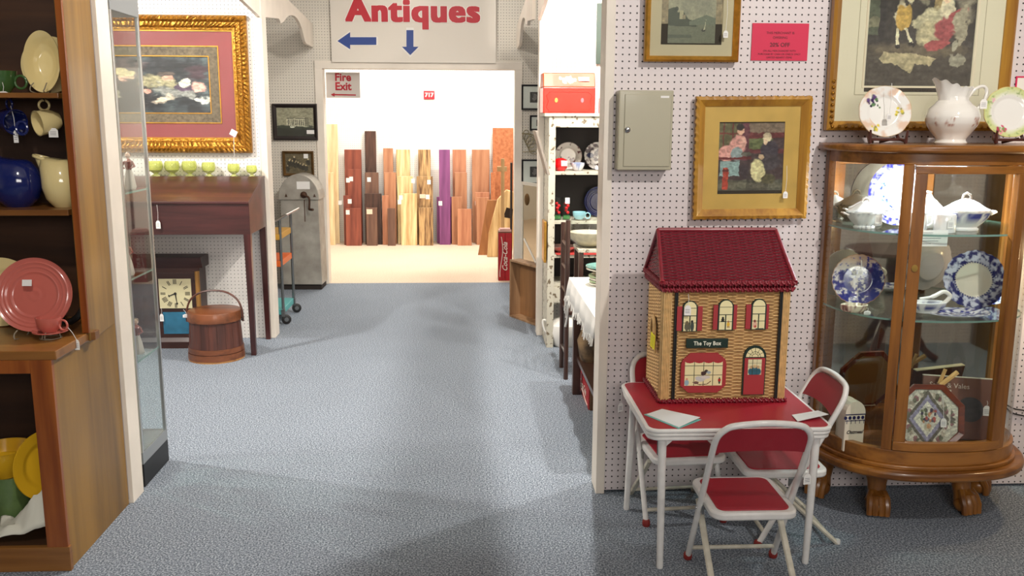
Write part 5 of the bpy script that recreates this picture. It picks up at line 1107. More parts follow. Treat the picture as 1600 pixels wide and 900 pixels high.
# hanging mugs: hung by the handle from hooks under the top shelf
for nm, lb, px, py, mt, rot in (('hanging_mug', 'cobalt blue mug hanging from a hook under the top shelf', 14, 188, COB, -1), ('hanging_mug', 'cream mug hanging from a hook under the top shelf', 76, 190, YELC, 1)):
    c0 = W(px, py, 3.32)
    # mug axis nearly horizontal, mouth towards lower left / camera; handle up
    Mx = RZ(-2.3 if rot > 0 else -.6) @ RY(PI/2+.15) @ T(0, 0, -.035)
    B = Mx
    o = thing(nm, lb, 'mug', (c0.x, 3.32, c0.z), 0, 'mugs hanging in the hutch'); R, H = .043, .075
    p = [(.001, .0), (R*.62, 0), (R*.68, H*.06), (R*.95, H*.35), (R, H*.8), (R*1.03, H), (R*.95, H), (R*.88, H*.7), (R*.75, H*.25), (.001, H*.1)]
    obj('body', M().lathe(p, 40, B, cap=False), mt, o, smooth=True)
    gg = M().tube([(-(R*.93+R*.40+R*.40*math.cos(t)), 0, H*.5+R*.42*math.sin(t)) for t in np.linspace(0, 2*PI, 22)[:-1]], R*.1, 10, closed=True, mat=B)
    obj('handle', gg, mt, o, smooth=True)
    z_ = max(v[2] for v in gg.v); vx = [v for v in gg.v if v[2] > z_-.002][0]
    obj('hook', M().tube(spline([(vx[0], vx[1], ZU1-c0.z), (vx[0], vx[1], z_+.004), (vx[0]+.006, vx[1], z_-.008), (vx[0], vx[1]-.006, z_-.012)], 4), .0018, 6), hk, o)
    if rot > 0: price_tag(o, (.026, -.03, .0), .022, w=.032, h=.032, string=False)
    else: price_tag(o, (.02, -.02, .05), .085, w=.016, h=.042, lean=.008)
    if rot < 0: 
        o2 = thing('blue_cup', 'small cobalt cup handle loop beside the hanging blue mug', 'cup', (W(34, 200, 3.28).x, 3.28, W(34, 200, 3.28).z)); obj('loop', M().tube([(.019*math.cos(t), .0, .022*math.sin(t)) for t in np.linspace(0, 2*PI, 20)[:-1]], .005, 8, closed=True), COB, o2, smooth=True)
# disk water pitchers on middle shelf
def pitcher(label, px, mt, fx_=.93, cx_=None):
    c0 = W(px, 327, 3.33); o = thing('round_pitcher', label, 'pitcher', (cx_ if cx_ else c0.x, 3.335, ZU2T), 0, 'disk shaped water pitchers')
    m = M(); m.lathe([(.001, 0), (.045, 0), (.05, .004), (.078, .03), (.092, .07), (.092, .1), (.08, .135), (.06, .158), (.045, .166), (.03, .168), (.001, .168)], 48, cap=False, sx=fx_, sy=.8)
    for i, v in enumerate(m.v):
        k = max(0, (v[2]-.12)/.05); m.v[i] = (v[0]-k*.045*max(0, -v[0]/.06), v[1], v[2]+.02*k*max(0, -v[0]/.06))
    obj('body', m, mt, o, smooth=True)
    # open spout rising at the left of the top, with a rim
    g = M(); rim = [(-.058+.034*math.cos(t), .022*math.sin(t), .172-.010*math.cos(t)) for t in np.linspace(0, 2*PI, 24)[:-1]]
    g.tube(rim, .006, 8, closed=True); n = len(g.v); low = [(-.05+.026*math.cos(t), .02*math.sin(t), .135) for t in np.linspace(0, 2*PI, 24)[:-1]]; k = len(rim)
    g.add(rim+low, [(j, (j+1) % k, k+(j+1) % k, k+j) for j in range(k)])
    obj('spout', g, mt, o, smooth=True)
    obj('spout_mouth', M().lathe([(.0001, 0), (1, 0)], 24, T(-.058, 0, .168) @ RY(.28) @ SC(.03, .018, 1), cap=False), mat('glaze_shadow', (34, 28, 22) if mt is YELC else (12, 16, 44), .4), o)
    return o
pitcher('cobalt blue round pitcher on the middle shelf of the hutch', 33, COB, .93, -1.606); pitcher('cream round pitcher on the middle shelf beside the hutch stile', 103, YELC, .74, -1.445)
# counter
disc('large_plate', 'large cream plate standing at the left edge behind the rose plate', 'plate', W(-2, 470, 3.32).x, 3.33, ZK, .125, YELC, 10, 5, FLAT)
a = W(53, 463, 3.16); hgt = W(53, 410, 3.18).z-ZK
rp = disc('rose_plate', 'rose pink plate with concentric rings and white price sticker on hutch counter', 'plate', a.x, 3.14, ZK+.022, .128, ROSE, 14, 3, RING)
obj('price_sticker', M().box(-.016, .016, -.0006, .0006, -.011, .011, T(*(W(42, 442, 3.15)-rp.location)) @ RX(-.24)), MAT_TAG, rp)
g = M()
for sx in (-1, 1): g.tube(spline([(a.x+sx*.05, 3.125, ZK+.03), (a.x+sx*.052, 3.105, ZK+.02), (a.x+sx*.05, 3.11, ZK+.003), (a.x+sx*.05, 3.20, ZK+.003), (a.x+sx*.03, 3.215, ZK+.12)], 4), .0025, 6)
tag(obj('plate_rack', g, mat('clear_plastic', (150, 140, 120), .2), smooth=True), 'small clear stand holding up the rose pink plate', 'plate stand')
c0 = ZP(74, 529, ZK+.004); c0 = Vector((c0.x+.003, c0.y+.02, ZK))
m = plate_mesh(.058, FLAT, solid((255, 255, 255)), th=.004); m.c = None; m.v = [(v[0]+c0.x, v[1]+c0.y, v[2]+ZK+.022) for v in m.v]
tag(obj('rose_saucer', m, ROSE, smooth=True), 'rose pink saucer under the rose cup on the hutch counter', 'saucer')
g = M(); g.tube([(c0.x+.034*math.cos(t), c0.y+.034*math.sin(t), ZK+.003) for t in np.linspace(0, 2*PI, 20)[:-1]], .002, 6, closed=True)
for k in range(3): g.tube([(c0.x+.034*math.cos(k*2.1), c0.y+.034*math.sin(k*2.1), ZK+.003), (c0.x+.03*math.cos(k*2.1), c0.y+.03*math.sin(k*2.1), ZK+.019)], .002, 6)
tag(obj('saucer_rack', g, mat('clear_plastic', (150, 140, 120), .2), smooth=True), 'low clear ring stand under the rose pink saucer', 'stand')
rc_ = cup('rose_cup', 'rose pink teacup with ring handle standing on its saucer', 'cup', c0.x-.002, c0.y, ZK+.0235, .042, .052, ROSE, RZ(-.25))
price_tag(rc_, (.066, -.018, .025), .05, w=.016, h=.036, lean=.03)
g = M().tube(spline([(W(76, 420, 3.36).x-.02, 3.36, ZK), (W(76, 420, 3.36).x-.02, 3.36, ZK+.1), (W(76, 410, 3.36).x, 3.36, ZK+.165), (W(82, 420, 3.36).x+.02, 3.36, ZK+.12), (W(82, 420, 3.36).x+.02, 3.36, ZK)], 5), .007, 8)
tag(obj('iron_trivet', g, hk, smooth=True), 'black iron loop standing behind the rose plate', 'iron stand')
g = M(); p_ = W(122, 505, 3.34); g.tube(spline([(p_.x-.03, 3.34, ZK+.01), (p_.x, 3.34, ZK+.03), (p_.x+.02, 3.35, ZK+.06), (p_.x+.01, 3.36, ZK+.02)], 5), .012, 8)
tag(obj('iron_ornament', g, hk, smooth=True), 'small dark iron ornament near the hutch stile', 'ornament')
# lower compartment
ZL = .0865
disc('yellow_plate', 'bright yellow plate standing on edge behind the stile in the lower hutch', 'plate', W(78, 776, 3.16).x+.0, 3.16, W(58, 785, 3.12).z, .124, YEL, 8, 60, FLAT)
o = lathe_thing('mixing_bowl', 'wide yellow bowl inside the lower hutch at the left', 'bowl', W(4, 740, 3.2).x, 3.22, ZL+.16, [(.001, 0), (.05, 0), (.055, .01), (.085, .06), (.10, .1), (.103, .105), (.098, .105), (.08, .06), (.001, .02)], YEL)
lathe_thing('stack_bowl', 'plain dark pottery crock under the wide yellow bowl', 'bowl', W(4, 740, 3.2).x, 3.22, ZL, [(.001, 0), (.08, 0), (.1, .05), (.1, .14), (.09, .16), (.001, .16)], mat('brown_glaze', (70, 50, 30), .3))
OLV = mat('olive_glaze', (104, 130, 78), .25, coat=.5, var=.3, scale=14)
o = thing('green_jug', 'mottled green jug with loop handle in the lower hutch', 'jug', (-1.65, 3.175, ZL))
obj('body', M().lathe([(.001, 0), (.045, 0), (.058, .03), (.062, .08), (.055, .14), (.058, .18), (.053, .18), (.048, .14), (.05, .08), (.001, .03)], 40, cap=False), OLV, o, smooth=True)
obj('handle', M().tube(spline([(.052, 0, .15), (.09, 0, .145), (.095, 0, .1), (.056, 0, .06)], 6), .008, 10), OLV, o, smooth=True)
# crumpled white cloth
g = M(); n1, n2 = 40, 26; P0 = W(40, 800, 3.05); vs = []
for j in range(n2+1):
    for i in range(n1+1):
        u, v = i/n1, j/n2; x = -1.665+u*.26+.01*v; y = 2.985+v*.115
        h = .012+.21*u**1.3*math.sin(PI*min(1, v*1.1+.05))**.8*(.35+.65*min(1, u*1.6))*(1-max(0, u-.85)*2); h *= .75+.5*float(fbm(u, v, 5, 3))
        h += .03*abs(math.sin(9*u+7*v+2*float(vn(u, v, 3, 2))))*(.3+v); vs.append((x, y, ZL+.004+max(.0, h)))
g.add(vs, [(j*(n1+1)+i, j*(n1+1)+i+1, (j+1)*(n1+1)+i+1, (j+1)*(n1+1)+i) for j in range(n2) for i in range(n1)])
o = obj('white_cloth', g, mat('tissue_white', (226, 224, 208), .7), smooth=True); o.modifiers.new('thick', 'SOLIDIFY').thickness = .002
tag(o, 'crumpled white tissue heaped at the bottom right of the lower hutch', 'tissue')

# ---------------------------------------------------------------- glass case behind the left post
ALU = mat('aluminium', (196, 196, 194), .28, .9); ALUD = mat('grey_case_trim', (150, 154, 156), .4, .4); BLKP = mat('black_plinth', (24, 24, 26), .5)
gx0, gx1, gy0, gy1 = -1.80, XL+.0, 3.675, 3.985
ch_ = thing('glass_case', 'narrow glass display case with grey metal corner posts behind the white wall end', 'display case', ((gx0+gx1)/2, (gy0+gy1)/2, 0)); ox, oy = -(gx0+gx1)/2, -(gy0+gy1)/2
def gb(name, x0, x1, y0, y1, z0, z1, mt, par=None, bev=.001): return obj(name, M().box(x0+ox, x1+ox, y0+oy, y1+oy, z0, z1), mt, par or ch_, bev=bev)
gb('plinth', gx0, gx1, gy0, gy1, 0, .10, BLKP); gb('deck', gx0, gx1, gy0, gy1, .10, .15, ALUD)
zt_ = 1.935
top = gb('canopy', gx0, gx1, gy0, gy1, zt_, 2.16, ALUD)
text('lettering', 'Antiques & IL', .05, RED, top, T(gx1+ox+.001, .03, zt_+.10) @ RZ(PI/2), ext=.0004)
for (x_, y_) in ((gx0, gy0), (gx1-.014, gy0), (gx0, gy1-.014), (gx1-.014, gy1-.014)): gb('corner_post', x_, x_+.014, y_, y_+.014, .15, zt_, ALU)
gb('side_pane', gx1-.006, gx1-.003, gy0+.014, gy1-.014, .15, zt_, GLZ, bev=0); gb('side_pane', gx0+.003, gx0+.006, gy0+.014, gy1-.014, .15, zt_, GLZ, bev=0)
gb('rear_pane', gx0+.014, gx1-.014, gy1-.006, gy1-.003, .15, zt_, GLZ, bev=0); gb('front_pane', gx0+.014, gx1-.014, gy0+.003, gy0+.006, .15, zt_, GLZ, bev=0)
shz = [XP(226, 295, gx1).z, XP(230, 425, gx1).z, XP(242, 547, gx1).z]
shz = [1.36, 1.02, .68, .40] if False else [float(z) for z in shz]
for z_ in shz:
    s_ = gb('glass_shelf', gx0+.01, gx1-.008, gy0+.01, gy1-.01, z_-.008, z_, SHG, bev=0); gb('polished_edge', gx1-.0078, gx1-.0068, gy0+.012, gy1-.012, z_-.0078, z_-.0002, SHE, s_, 0)
gb('grey_liner', gx0+.05, gx1-.10, gy1-.03, gy1-.02, .15, shz[2]-.01, mat('liner', (150, 160, 168), .6))
# figurines: small lathe turned people shapes and animals
def figurine(label, x, y, z, h, cols, seed):
    o = thing('figurine', label, 'figurine', (x, y, z)); r = random.Random(seed)
    a, b, c = [mat('fig_%d_%d_%d' % q, q, .25, coat=.4) for q in cols]
    obj('skirt', M().lathe([(.001, 0), (.022, 0), (.026, .01), (.02, h*.3), (.011, h*.52), (.012, h*.58)], 18, cap=False, wob=lambda t, zz: 1+.08*math.cos(6*t)), a, o, smooth=True)
    g = M().lathe([(.011, h*.5), (.015, h*.62), (.016, h*.72), (.007, h*.79), (.001, h*.8)], 14, cap=False)
    for s in (-1, 1): g.tube([(s*.014, 0, h*.72), (s*.026, -.006, h*.6), (s*.012, -.018, h*.55)], [.0055, .005, .004], 8)
    obj('torso', g, b, o, smooth=True)
    g = M().add(*ball(.0105, 14, 10), mat=T(0, -.001, h*.88) @ SC(1, 1, 1.15)); g.tube([(0, 0, h*.77), (0, 0, h*.82)], .005, 8); g.add(*ball(.002, 6, 5), mat=T(0, -.0115, h*.875)); obj('head', g, mat('fig_skin', (226, 190, 168), .3), o, smooth=True)
    obj('hair', M().add(*ball(.0115, 14, 8), mat=T(0, .003, h*.9) @ SC(1, .9, 1.05)), c, o, smooth=True); return o
k = 0
for zi, z_ in enumerate([.152]+shz[::-1]):
    for j, dx in enumerate((.05, .12, .20)):
        if zi == 0 and j != 1: continue
        cols = [((176, 120, 108), (150, 80, 72), (60, 40, 30)), ((206, 196, 186), (150, 84, 76), (110, 70, 40)), ((140, 80, 70), (206, 180, 160), (40, 30, 26))][(k) % 3]
        tone = ['white', 'red', 'cream'][k % 3]; lev = ['bottom deck', 'lowest shelf', 'middle shelf', 'highest shelf'][zi]; pos = ['nearest the aisle', 'second from the aisle', 'deepest in'][j]
        figurine('porcelain lady figurine on the %s in the glass case, %s' % (lev, pos), gx1-dx, gy1-.10-.045*((j+zi) % 3), z_, .13+.03*((k*7) % 3), cols, k); k += 1
m = M()
for q_ in range(9): m.add(*ball(.018, 10, 7), mat=T(gx1-.07-.02*(q_ % 4), gy0+.10+.03*(q_ % 3)+.01*q_ % .02, shz[2]+.014+.008*(q_ % 3)) @ SC(1.2, .9, .7))
tag(obj('shell_cluster', m, mat('white_shell', (230, 222, 214), .5), smooth=True), 'cluster of white shells on the lowest glass shelf of the case', 'shells')

# ---------------------------------------------------------------- writing desk, cups, clock, bucket
DESK = wood('desk_mahogany', (76, 36, 34), (46, 20, 19), .4, 'x', 10, .35); DESKV = wood('desk_mahogany_leg', (78, 34, 32), (50, 20, 18), .32, 'z', 10, .3)
dx0, dx1, dy0, dy1 = -2.36, -1.385, 5.83, 6.315
dk = thing('slant_desk', 'dark mahogany slant top writing desk on tall legs against the left pegboard', 'desk', ((dx0+dx1)/2, (dy0+dy1)/2, 0)); hw, hd = (dx1-dx0)/2, (dy1-dy0)/2
zf, zb_, za_ = W(390, 318, 5.85).z, W(412, 280, 6.25).z+.005, W(390, 366, 5.85).z
pr = [(-hd, za_), (hd, za_), (hd, zb_), (hd-.08, zb_), (-hd, zf)]
obj('body', M().prism(pr, -hw, hw, 'yz'), DESK, dk, bev=.002)
obj('slant_lid', M().prism([(-hd-.012, zf), (hd-.085, zb_+.0), (hd-.085, zb_+.014), (-hd-.012, zf+.015)], -hw-.008, hw+.002, 'yz'), DESK, dk, bev=.002)
obj('top_ledge', M().box(-hw-.008, hw+.002, hd-.085, hd, zb_, zb_+.014), DESK, dk, bev=.002)
for sx in (-1, 1):
    for sy in (-1, 1): 
        x_ = sx*(hw-.022); y_ = sy*(hd-.022); g = M(); g.add([(x_-.022, y_-.022, za_+.01), (x_+.022, y_-.022, za_+.01), (x_+.022, y_+.022, za_+.01), (x_-.022, y_+.022, za_+.01), (x_-.016-sx*-.004, y_-.016, 0), (x_+.020, y_-.016, 0), (x_+.020, y_+.016, 0), (x_-.016, y_+.016, 0)], [(0, 1, 2, 3), (7, 6, 5, 4), (0, 4, 5, 1), (1, 5, 6, 2), (2, 6, 7, 3), (3, 7, 4, 0)])
        obj('leg', g, DESKV, dk, bev=.002)
q = loc(W(244, 322, 5.8), dk); price_tag(dk, (q.x, -hd-.016, zf-.005), .10, w=.028, h=.05)
VAS = mat('vaseline_glass_solid', (214, 226, 120), .08, coat=.5); m_, t_, b_ = nt('green_glass'); b_.inputs['Base Color'].default_value = (*lin((240, 246, 176)), 1); b_.inputs['Roughness'].default_value = .06; b_.inputs['Transmission Weight'].default_value = .85; b_.inputs['Emission Color'].default_value = (0, 0, 0, 1)
ZD = zb_+.0145
cupp = [(.001, 0), (.03, 0), (.03, .005), (.012, .014), (.02, .022), (.042, .038), (.05, .06), (.048, .085), (.044, .1), (.041, .1), (.045, .085), (.046, .06), (.038, .042), (.001, .03)]
for i, (px, s) in enumerate(((244, 1.), (270, 1.), (297, 1.), (327, .92), (366, .82), (394, .72))):
    lb = ['lime glass sherbet cup on the desk, nearest the glass case', 'second lime glass sherbet cup from the glass case', 'third lime glass sherbet cup from the glass case', 'paler lime glass sherbet cup in the middle of the row', 'smaller lime glass cup, second from the right desk end', 'smallest lime glass cup at the right end of the desk'][i]
    p0 = W(px, 275, 6.27); o = thing('sherbet_cup', lb, 'cup', (p0.x, 6.265, ZD), 0, 'lime glass cups on the desk'); obj('bowl', M().lathe([(r*s, z*s) for r, z in cupp], 32, cap=False), m_, o, smooth=True)
# clock
ck = thing('shelf_clock', 'dark mahogany ogee clock with pale square dial and blue glass on the floor', 'clock', (W(270, 480, 6.10).x, 6.12, 0)); CKW = wood('clock_mahogany', (62, 32, 26), (38, 18, 15), .5, 'x', 12, .05)
cl = -.36; cr = W(316, 480, 6.05).x-ck.location.x
zc = lambda y: W(270, y, 6.05).z
zt_ = zc(402)
obj('case', M().box(cl, cr-.012, -.05, .10, .02, zt_-.03), CKW, ck, bev=.003); obj('cornice', M().prism([(-.085, zt_), (-.075, zt_-.03), (-.055, zt_-.075), (.10, zt_-.075), (.10, zt_)], cl-.02, cr+.012, 'yz'), CKW, ck, bev=.002)
obj('plinth', M().prism([(-.08, .0), (-.08, .045), (-.06, .07), (-.055, .11), (.1, .11), (.1, 0)], cl-.02, cr-.0, 'yz'), CKW, ck, bev=.002)
fx = lambda x: W(x, 480, 6.05).x-ck.location.x
dialx0, dialx1, dz0, dz1 = fx(249.5), fx(300), zc(482), zc(436)
obj('door_frame', M().box(dialx0-.03, dialx1+.03, -.06, -.05, zc(524)-.03, dz1+.04), CKW, ck, bev=.002)
di = obj('dial', M().box(dialx0, dialx1, -.0635, -.06, dz0, dz1), mat('aged_dial', (206, 198, 158), .5, var=.08, scale=9), ck)
dcx, dcz, dR = (dialx0+dialx1)/2, (dz0+dz1)/2, (dialx1-dialx0)/2
g = M()
for k in range(12):
    t = PI/2-k*PI/6; n = [3, 1, 2, 3, 2, 1, 2, 3, 4, 2, 1, 2][k]
    g = M()
    for j in range(n): g.box(-.0022+(j-(n-1)/2)*.0085, .0022+(j-(n-1)/2)*.0085, -.0645, -.0638, -.016, .016, T(dcx, 0, dcz) @ RY(-(t-PI/2)) @ T(0, 0, dR*.76))
    obj('numeral', g, hk, di)
g = M(); 
for ang, ln_, wd in ((-4.36, dR*.48, .005), (-3.02, dR*.72, .004)): g.prism([(-wd, 0), (wd, 0), (wd*.5, ln_*.8), (wd*2, ln_*.86), (0, ln_), (-wd*2, ln_*.86), (-wd*.5, ln_*.8)], -.0665, -.0655, 'xz', T(dcx, 0, dcz) @ RY(-ang))
g.lathe([(.0001, 0), (.009, 0), (.009, .002), (.0001, .002)], 14, T(dcx, -.066, dcz) @ RX(PI/2)); obj('hands', g, hk, di)
obj('blue_glass', M().box(fx(253), fx(293), -.0625, -.06, zc(522), zc(488)), mat('teal_glass', (48, 110, 140), .15, var=.25, scale=10), ck)
obj('side_column', M().tube([(fx(311), -.07, zc(500)), (fx(311), -.07, zc(424))], .016, 12), mat('gilt_column', (160, 116, 60), .4, .3), ck, smooth=True)
price_tag(ck, (fx(252), -.075, zc(480)), .045, w=.025, h=.05)
# bucket
bk = thing('sugar_bucket', 'round brown wooden firkin with lid and bent wood handle on the floor', 'bucket', (W(330, 568, 5.66).x, 5.80, 0)); BKW = wood('firkin_dark', (92, 50, 38), (62, 34, 27), .45, 'z', 14, .2); BKH = wood('firkin_hoop', (124, 70, 38), (86, 46, 24), .4, 'x', 14, .25); BKL = wood('firkin_pale', (190, 138, 80), (140, 90, 46), .5, 'x', 14, 0)
rb, rt = .172, .155
rz_ = lambda z: rb+(rt-rb)*z/.31
for k in range(20):      # staves
    g = M(); a0, a1 = 2*PI*k/20+.004, 2*PI*(k+1)/20-.004; vs = []
    for z in (.0, .30):
        for rr in (rz_(z), rz_(z)-.012):
            for a in (a0, (a0+a1)/2, a1): vs.append((rr*math.cos(a), rr*math.sin(a), z))
    g.add(vs, [(0, 1, 7, 6), (1, 2, 8, 7), (3, 9, 10, 4), (4, 10, 11, 5), (0, 6, 9, 3), (2, 5, 11, 8), (6, 7, 10, 9), (7, 8, 11, 10), (0, 3, 4, 1), (1, 4, 5, 2)]); obj('stave', g, BKW, bk)
def hoop(z0, z1, mt, name, ex=.004): g = M().lathe([(rz_(z0)+.0005, z0), (rz_(z0)+ex, z0), (rz_(z1)+ex, z1), (rz_(z1)+.0005, z1)], 48, cap=False); return obj(name, g, mt, bk, smooth=True)
hoop(.0, .035, BKL, 'hoop', .003); hoop(.012, .05, BKH, 'hoop', .006); hoop(.055, .085, BKH, 'hoop', .005)
ld = obj('lid', M().lathe([(.0001, .318), (.156, .318), (.164, .316), (.167, .31), (.170, .255), (.1635, .255), (.1625, .30), (.0001, .30)], 48, cap=False), BKH, bk, smooth=True)
obj('handle', M().tube(spline([(-.178, 0, .24), (-.173, 0, .32), (-.14, 0, .39), (-.06, 0, .435), (.06, 0, .435), (.14, 0, .39), (.173, 0, .32), (.178, 0, .24)], 6), .0065, 8, flat=1.6), BKW, bk, smooth=True)
for sx in (-1, 1): obj('handle_peg', M().lathe([(.0001, 0), (.012, 0), (.01, .014), (.0001, .016)], 12, T(sx*.168, 0, .255) @ RY(sx*PI/2), cap=False), hk, bk, smooth=True)
price_tag(bk, (-.178, -.06, .33), .03, w=.05, h=.022, yaw=.0, lean=.02)

# ---------------------------------------------------------------- far left: galvanized box and cart
GAL = mat('galvanized', (184, 180, 170), .5, .3, col2=(146, 140, 130), scale=7, bump=.25, bscale=14); RUST = mat('rusty_iron', (84, 58, 44), .6, .5)
a, b = W(438, 446, 8.2), W(503, 446, 8.2)
gbx = thing('galvanized_box', 'tall grey galvanized box with domed top and crank handle against the far wall', 'box', ((W(443, 400, 8.2).x+W(503, 400, 8.2).x)/2+.0, 8.27, 0), -.03)
w = (W(503, 400, 8.15).x-W(440, 400, 8.15).x)/2; zs = W(470, 311, 8.15).z; zt_ = W(470, 274, 8.15).z
wt = w*.93
out = [(-w, .05), (w, .05), (wt, zs)]+[(wt*math.cos(t), zs+(zt_-zs)*math.sin(t)) for t in np.linspace(0, PI, 18)][1:-1]+[(-wt, zs)]
obj('body', M().prism(out, -.12, .14, 'xz'), GAL, gbx, smooth=False, bev=.004)
obj('lid_band', M().prism([(-wt-.012, zs-.005), (wt+.012, zs-.005)]+[((wt+.012)*math.cos(t), zs+(zt_-zs+.012)*math.sin(t)) for t in np.linspace(0, PI, 18)][1:-1], -.135, .145, 'xz'), GAL, gbx, bev=.003)
obj('base_frame', M().box(-w-.0, w-.01, -.10, .13, 0, .05), mat('charred_base', (40, 32, 28), .7), gbx, bev=.004)
g = M(); cz = W(475, 305, 8.1).z; cx = W(474, 300, 8.1).x-gbx.location.x
g.lathe([(.0001, 0), (.03, 0), (.022, .02), (.0001, .03)], 14, T(cx, -.135, cz) @ RX(PI/2)); g.tube(spline([(cx, -.16, cz), (cx+.05, -.17, cz-.02), (cx+.055, -.17, cz-.07), (cx+.05, -.17, cz-.125)], 5), .009, 8); g.tube([(cx+.05, -.165, cz-.125), (cx+.09, -.20, cz-.125)], .011, 8)
obj('crank', g, RUST, gbx, smooth=True); obj('stain_drip', M().box(cx-.004, cx+.004, -.1212, -.12, cz-.24, cz-.04), RUST, gbx)
ca = W(463, 284, 8.1); cb = W(484, 296, 8.1); obj('price_card', M().box(ca.x-gbx.location.x, cb.x-gbx.location.x, -.139, -.137, cb.z, ca.z), MAT_TAG, gbx)
g = M()
for sx in (-.11, .14): g.prism([(sx-.012, zs+.02), (sx+.012, zs+.02), (sx, zs+.05)], -.1385, -.136, 'xz')
obj('rivet_mark', g, RUST, gbx)
# rolling cart
ct = thing('utility_cart', 'grey metal rolling cart with orange and teal shelves behind the white post', 'cart', (-1.72, 6.86, 0)); cf = mat('grey_tube', (112, 116, 118), .35, .7)
xr = W(440, 430, 6.75).x+1.72
for (x_, y_) in ((xr, -.10), (xr, .32), (-.3, -.10), (-.3, .32)): 
    obj('upright', M().tube([(x_, y_, .11), (x_, y_, .80)], .011, 10), cf, ct, smooth=True)
    c_ = obj('caster', M().lathe([(.0001, -.012), (.03, -.012), (.036, -.008), (.036, .008), (.03, .012), (.0001, .012)], 20, T(x_+.02, y_, .037) @ RZ(.3) @ RX(PI/2), cap=False), mat('rubber_black', (26, 26, 26), .6), ct, smooth=True)
    obj('caster_hub', M().lathe([(.0001, -.015), (.016, -.015), (.016, .015), (.0001, .015)], 14, T(x_+.02, y_, .037) @ RZ(.3) @ RX(PI/2), cap=False), cf, c_, smooth=True); obj('fork', M().box(x_-.012, x_+.012, y_-.017, y_+.017, .06, .115), cf, c_)
for z_, m_c, nm in ((.13, mat('teal_shelf', (88, 170, 170), .45), 'shelf'), (.50, mat('orange_shelf', (214, 96, 30), .45), 'shelf'), (.72, mat('mustard_shelf', (190, 142, 50), .45), 'shelf')):
    zz = {.13: W(437, 487, 6.75).z, .50: W(437, 412, 6.75).z, .72: W(437, 370, 6.75).z}[z_]; obj(nm, M().box(-.31, xr+.0, -.11, .33, zz-.025, zz+.02), m_c, ct, bev=.004)
obj('push_handle', M().tube([(xr-.1, -.12, .74), (xr+.06, -.16, .83), (xr+.06, .34, .83), (xr-.1, .32, .74)], .009, 8), mat('chrome', (200, 200, 200), .15, 1), ct, smooth=True)

# ---------------------------------------------------------------- planks against the back wall
def plank(label, xa, xb, ytop, mt, Y=11.2, lean=.03, th=.035, x2a=None, x2b=None, ybot=380, group='boards leaning in the back room'):
    A, B = W(xa, ybot, Y), W(xb, ybot, Y); zt = W((xa+xb)/2, ytop, Y).z
    dxt = 0 if x2a is None else W(x2a, ytop, Y).x-A.x
    dxt2 = 0 if x2b is None else W(x2b, ytop, Y).x-B.x
    g = M(); cxm = (A.x+B.x)/2; w0, w1 = A.x-cxm, B.x-cxm; ly = lean*zt*2
    g.add([(w0, 0, 0), (w1, 0, 0), (w1, th, 0), (w0, th, 0), (w0+dxt, ly, zt), (w1+dxt2, ly, zt), (w1+dxt2, ly+th, zt), (w0+dxt, ly+th, zt)], [(3, 2, 1, 0), (4, 5, 6, 7), (0, 1, 5, 4), (1, 2, 6, 5), (2, 3, 7, 6), (3, 0, 4, 7)])
    o = obj('wood_board', g, mt, None, bev=.003, loc=(cxm, Y, 0)); return tag(o, label, 'board', group)
def pw(n, a, b, sc=7, ring=1.4): return wood('board_'+n, a, b, .5, 'z', sc, 0, ring)
MAP = pw('maple', (244, 226, 182), (206, 168, 118), 6, 2.2); PAD = pw('padauk', (158, 84, 62), (112, 54, 42)); WEN = pw('wenge', (92, 62, 50), (52, 34, 28), 12); CHE = pw('cherry', (198, 144, 108), (164, 108, 76)); BRN = pw('walnut', (128, 94, 76), (94, 66, 54)); AMB = pw('ambrosia', (240, 220, 166), (196, 156, 100), 9, 2.5); ZEB = pw('zebra', (216, 176, 120), (92, 58, 34), 16, 1.6); PUR = pw('purple', (150, 84, 138), (112, 58, 106), 6); MAH2 = pw('mahogany', (206, 146, 110), (172, 110, 80), 8); LEO = mat('board_leopard', (198, 126, 82), .5, col2=(164, 92, 54), scale=30)
TB = []
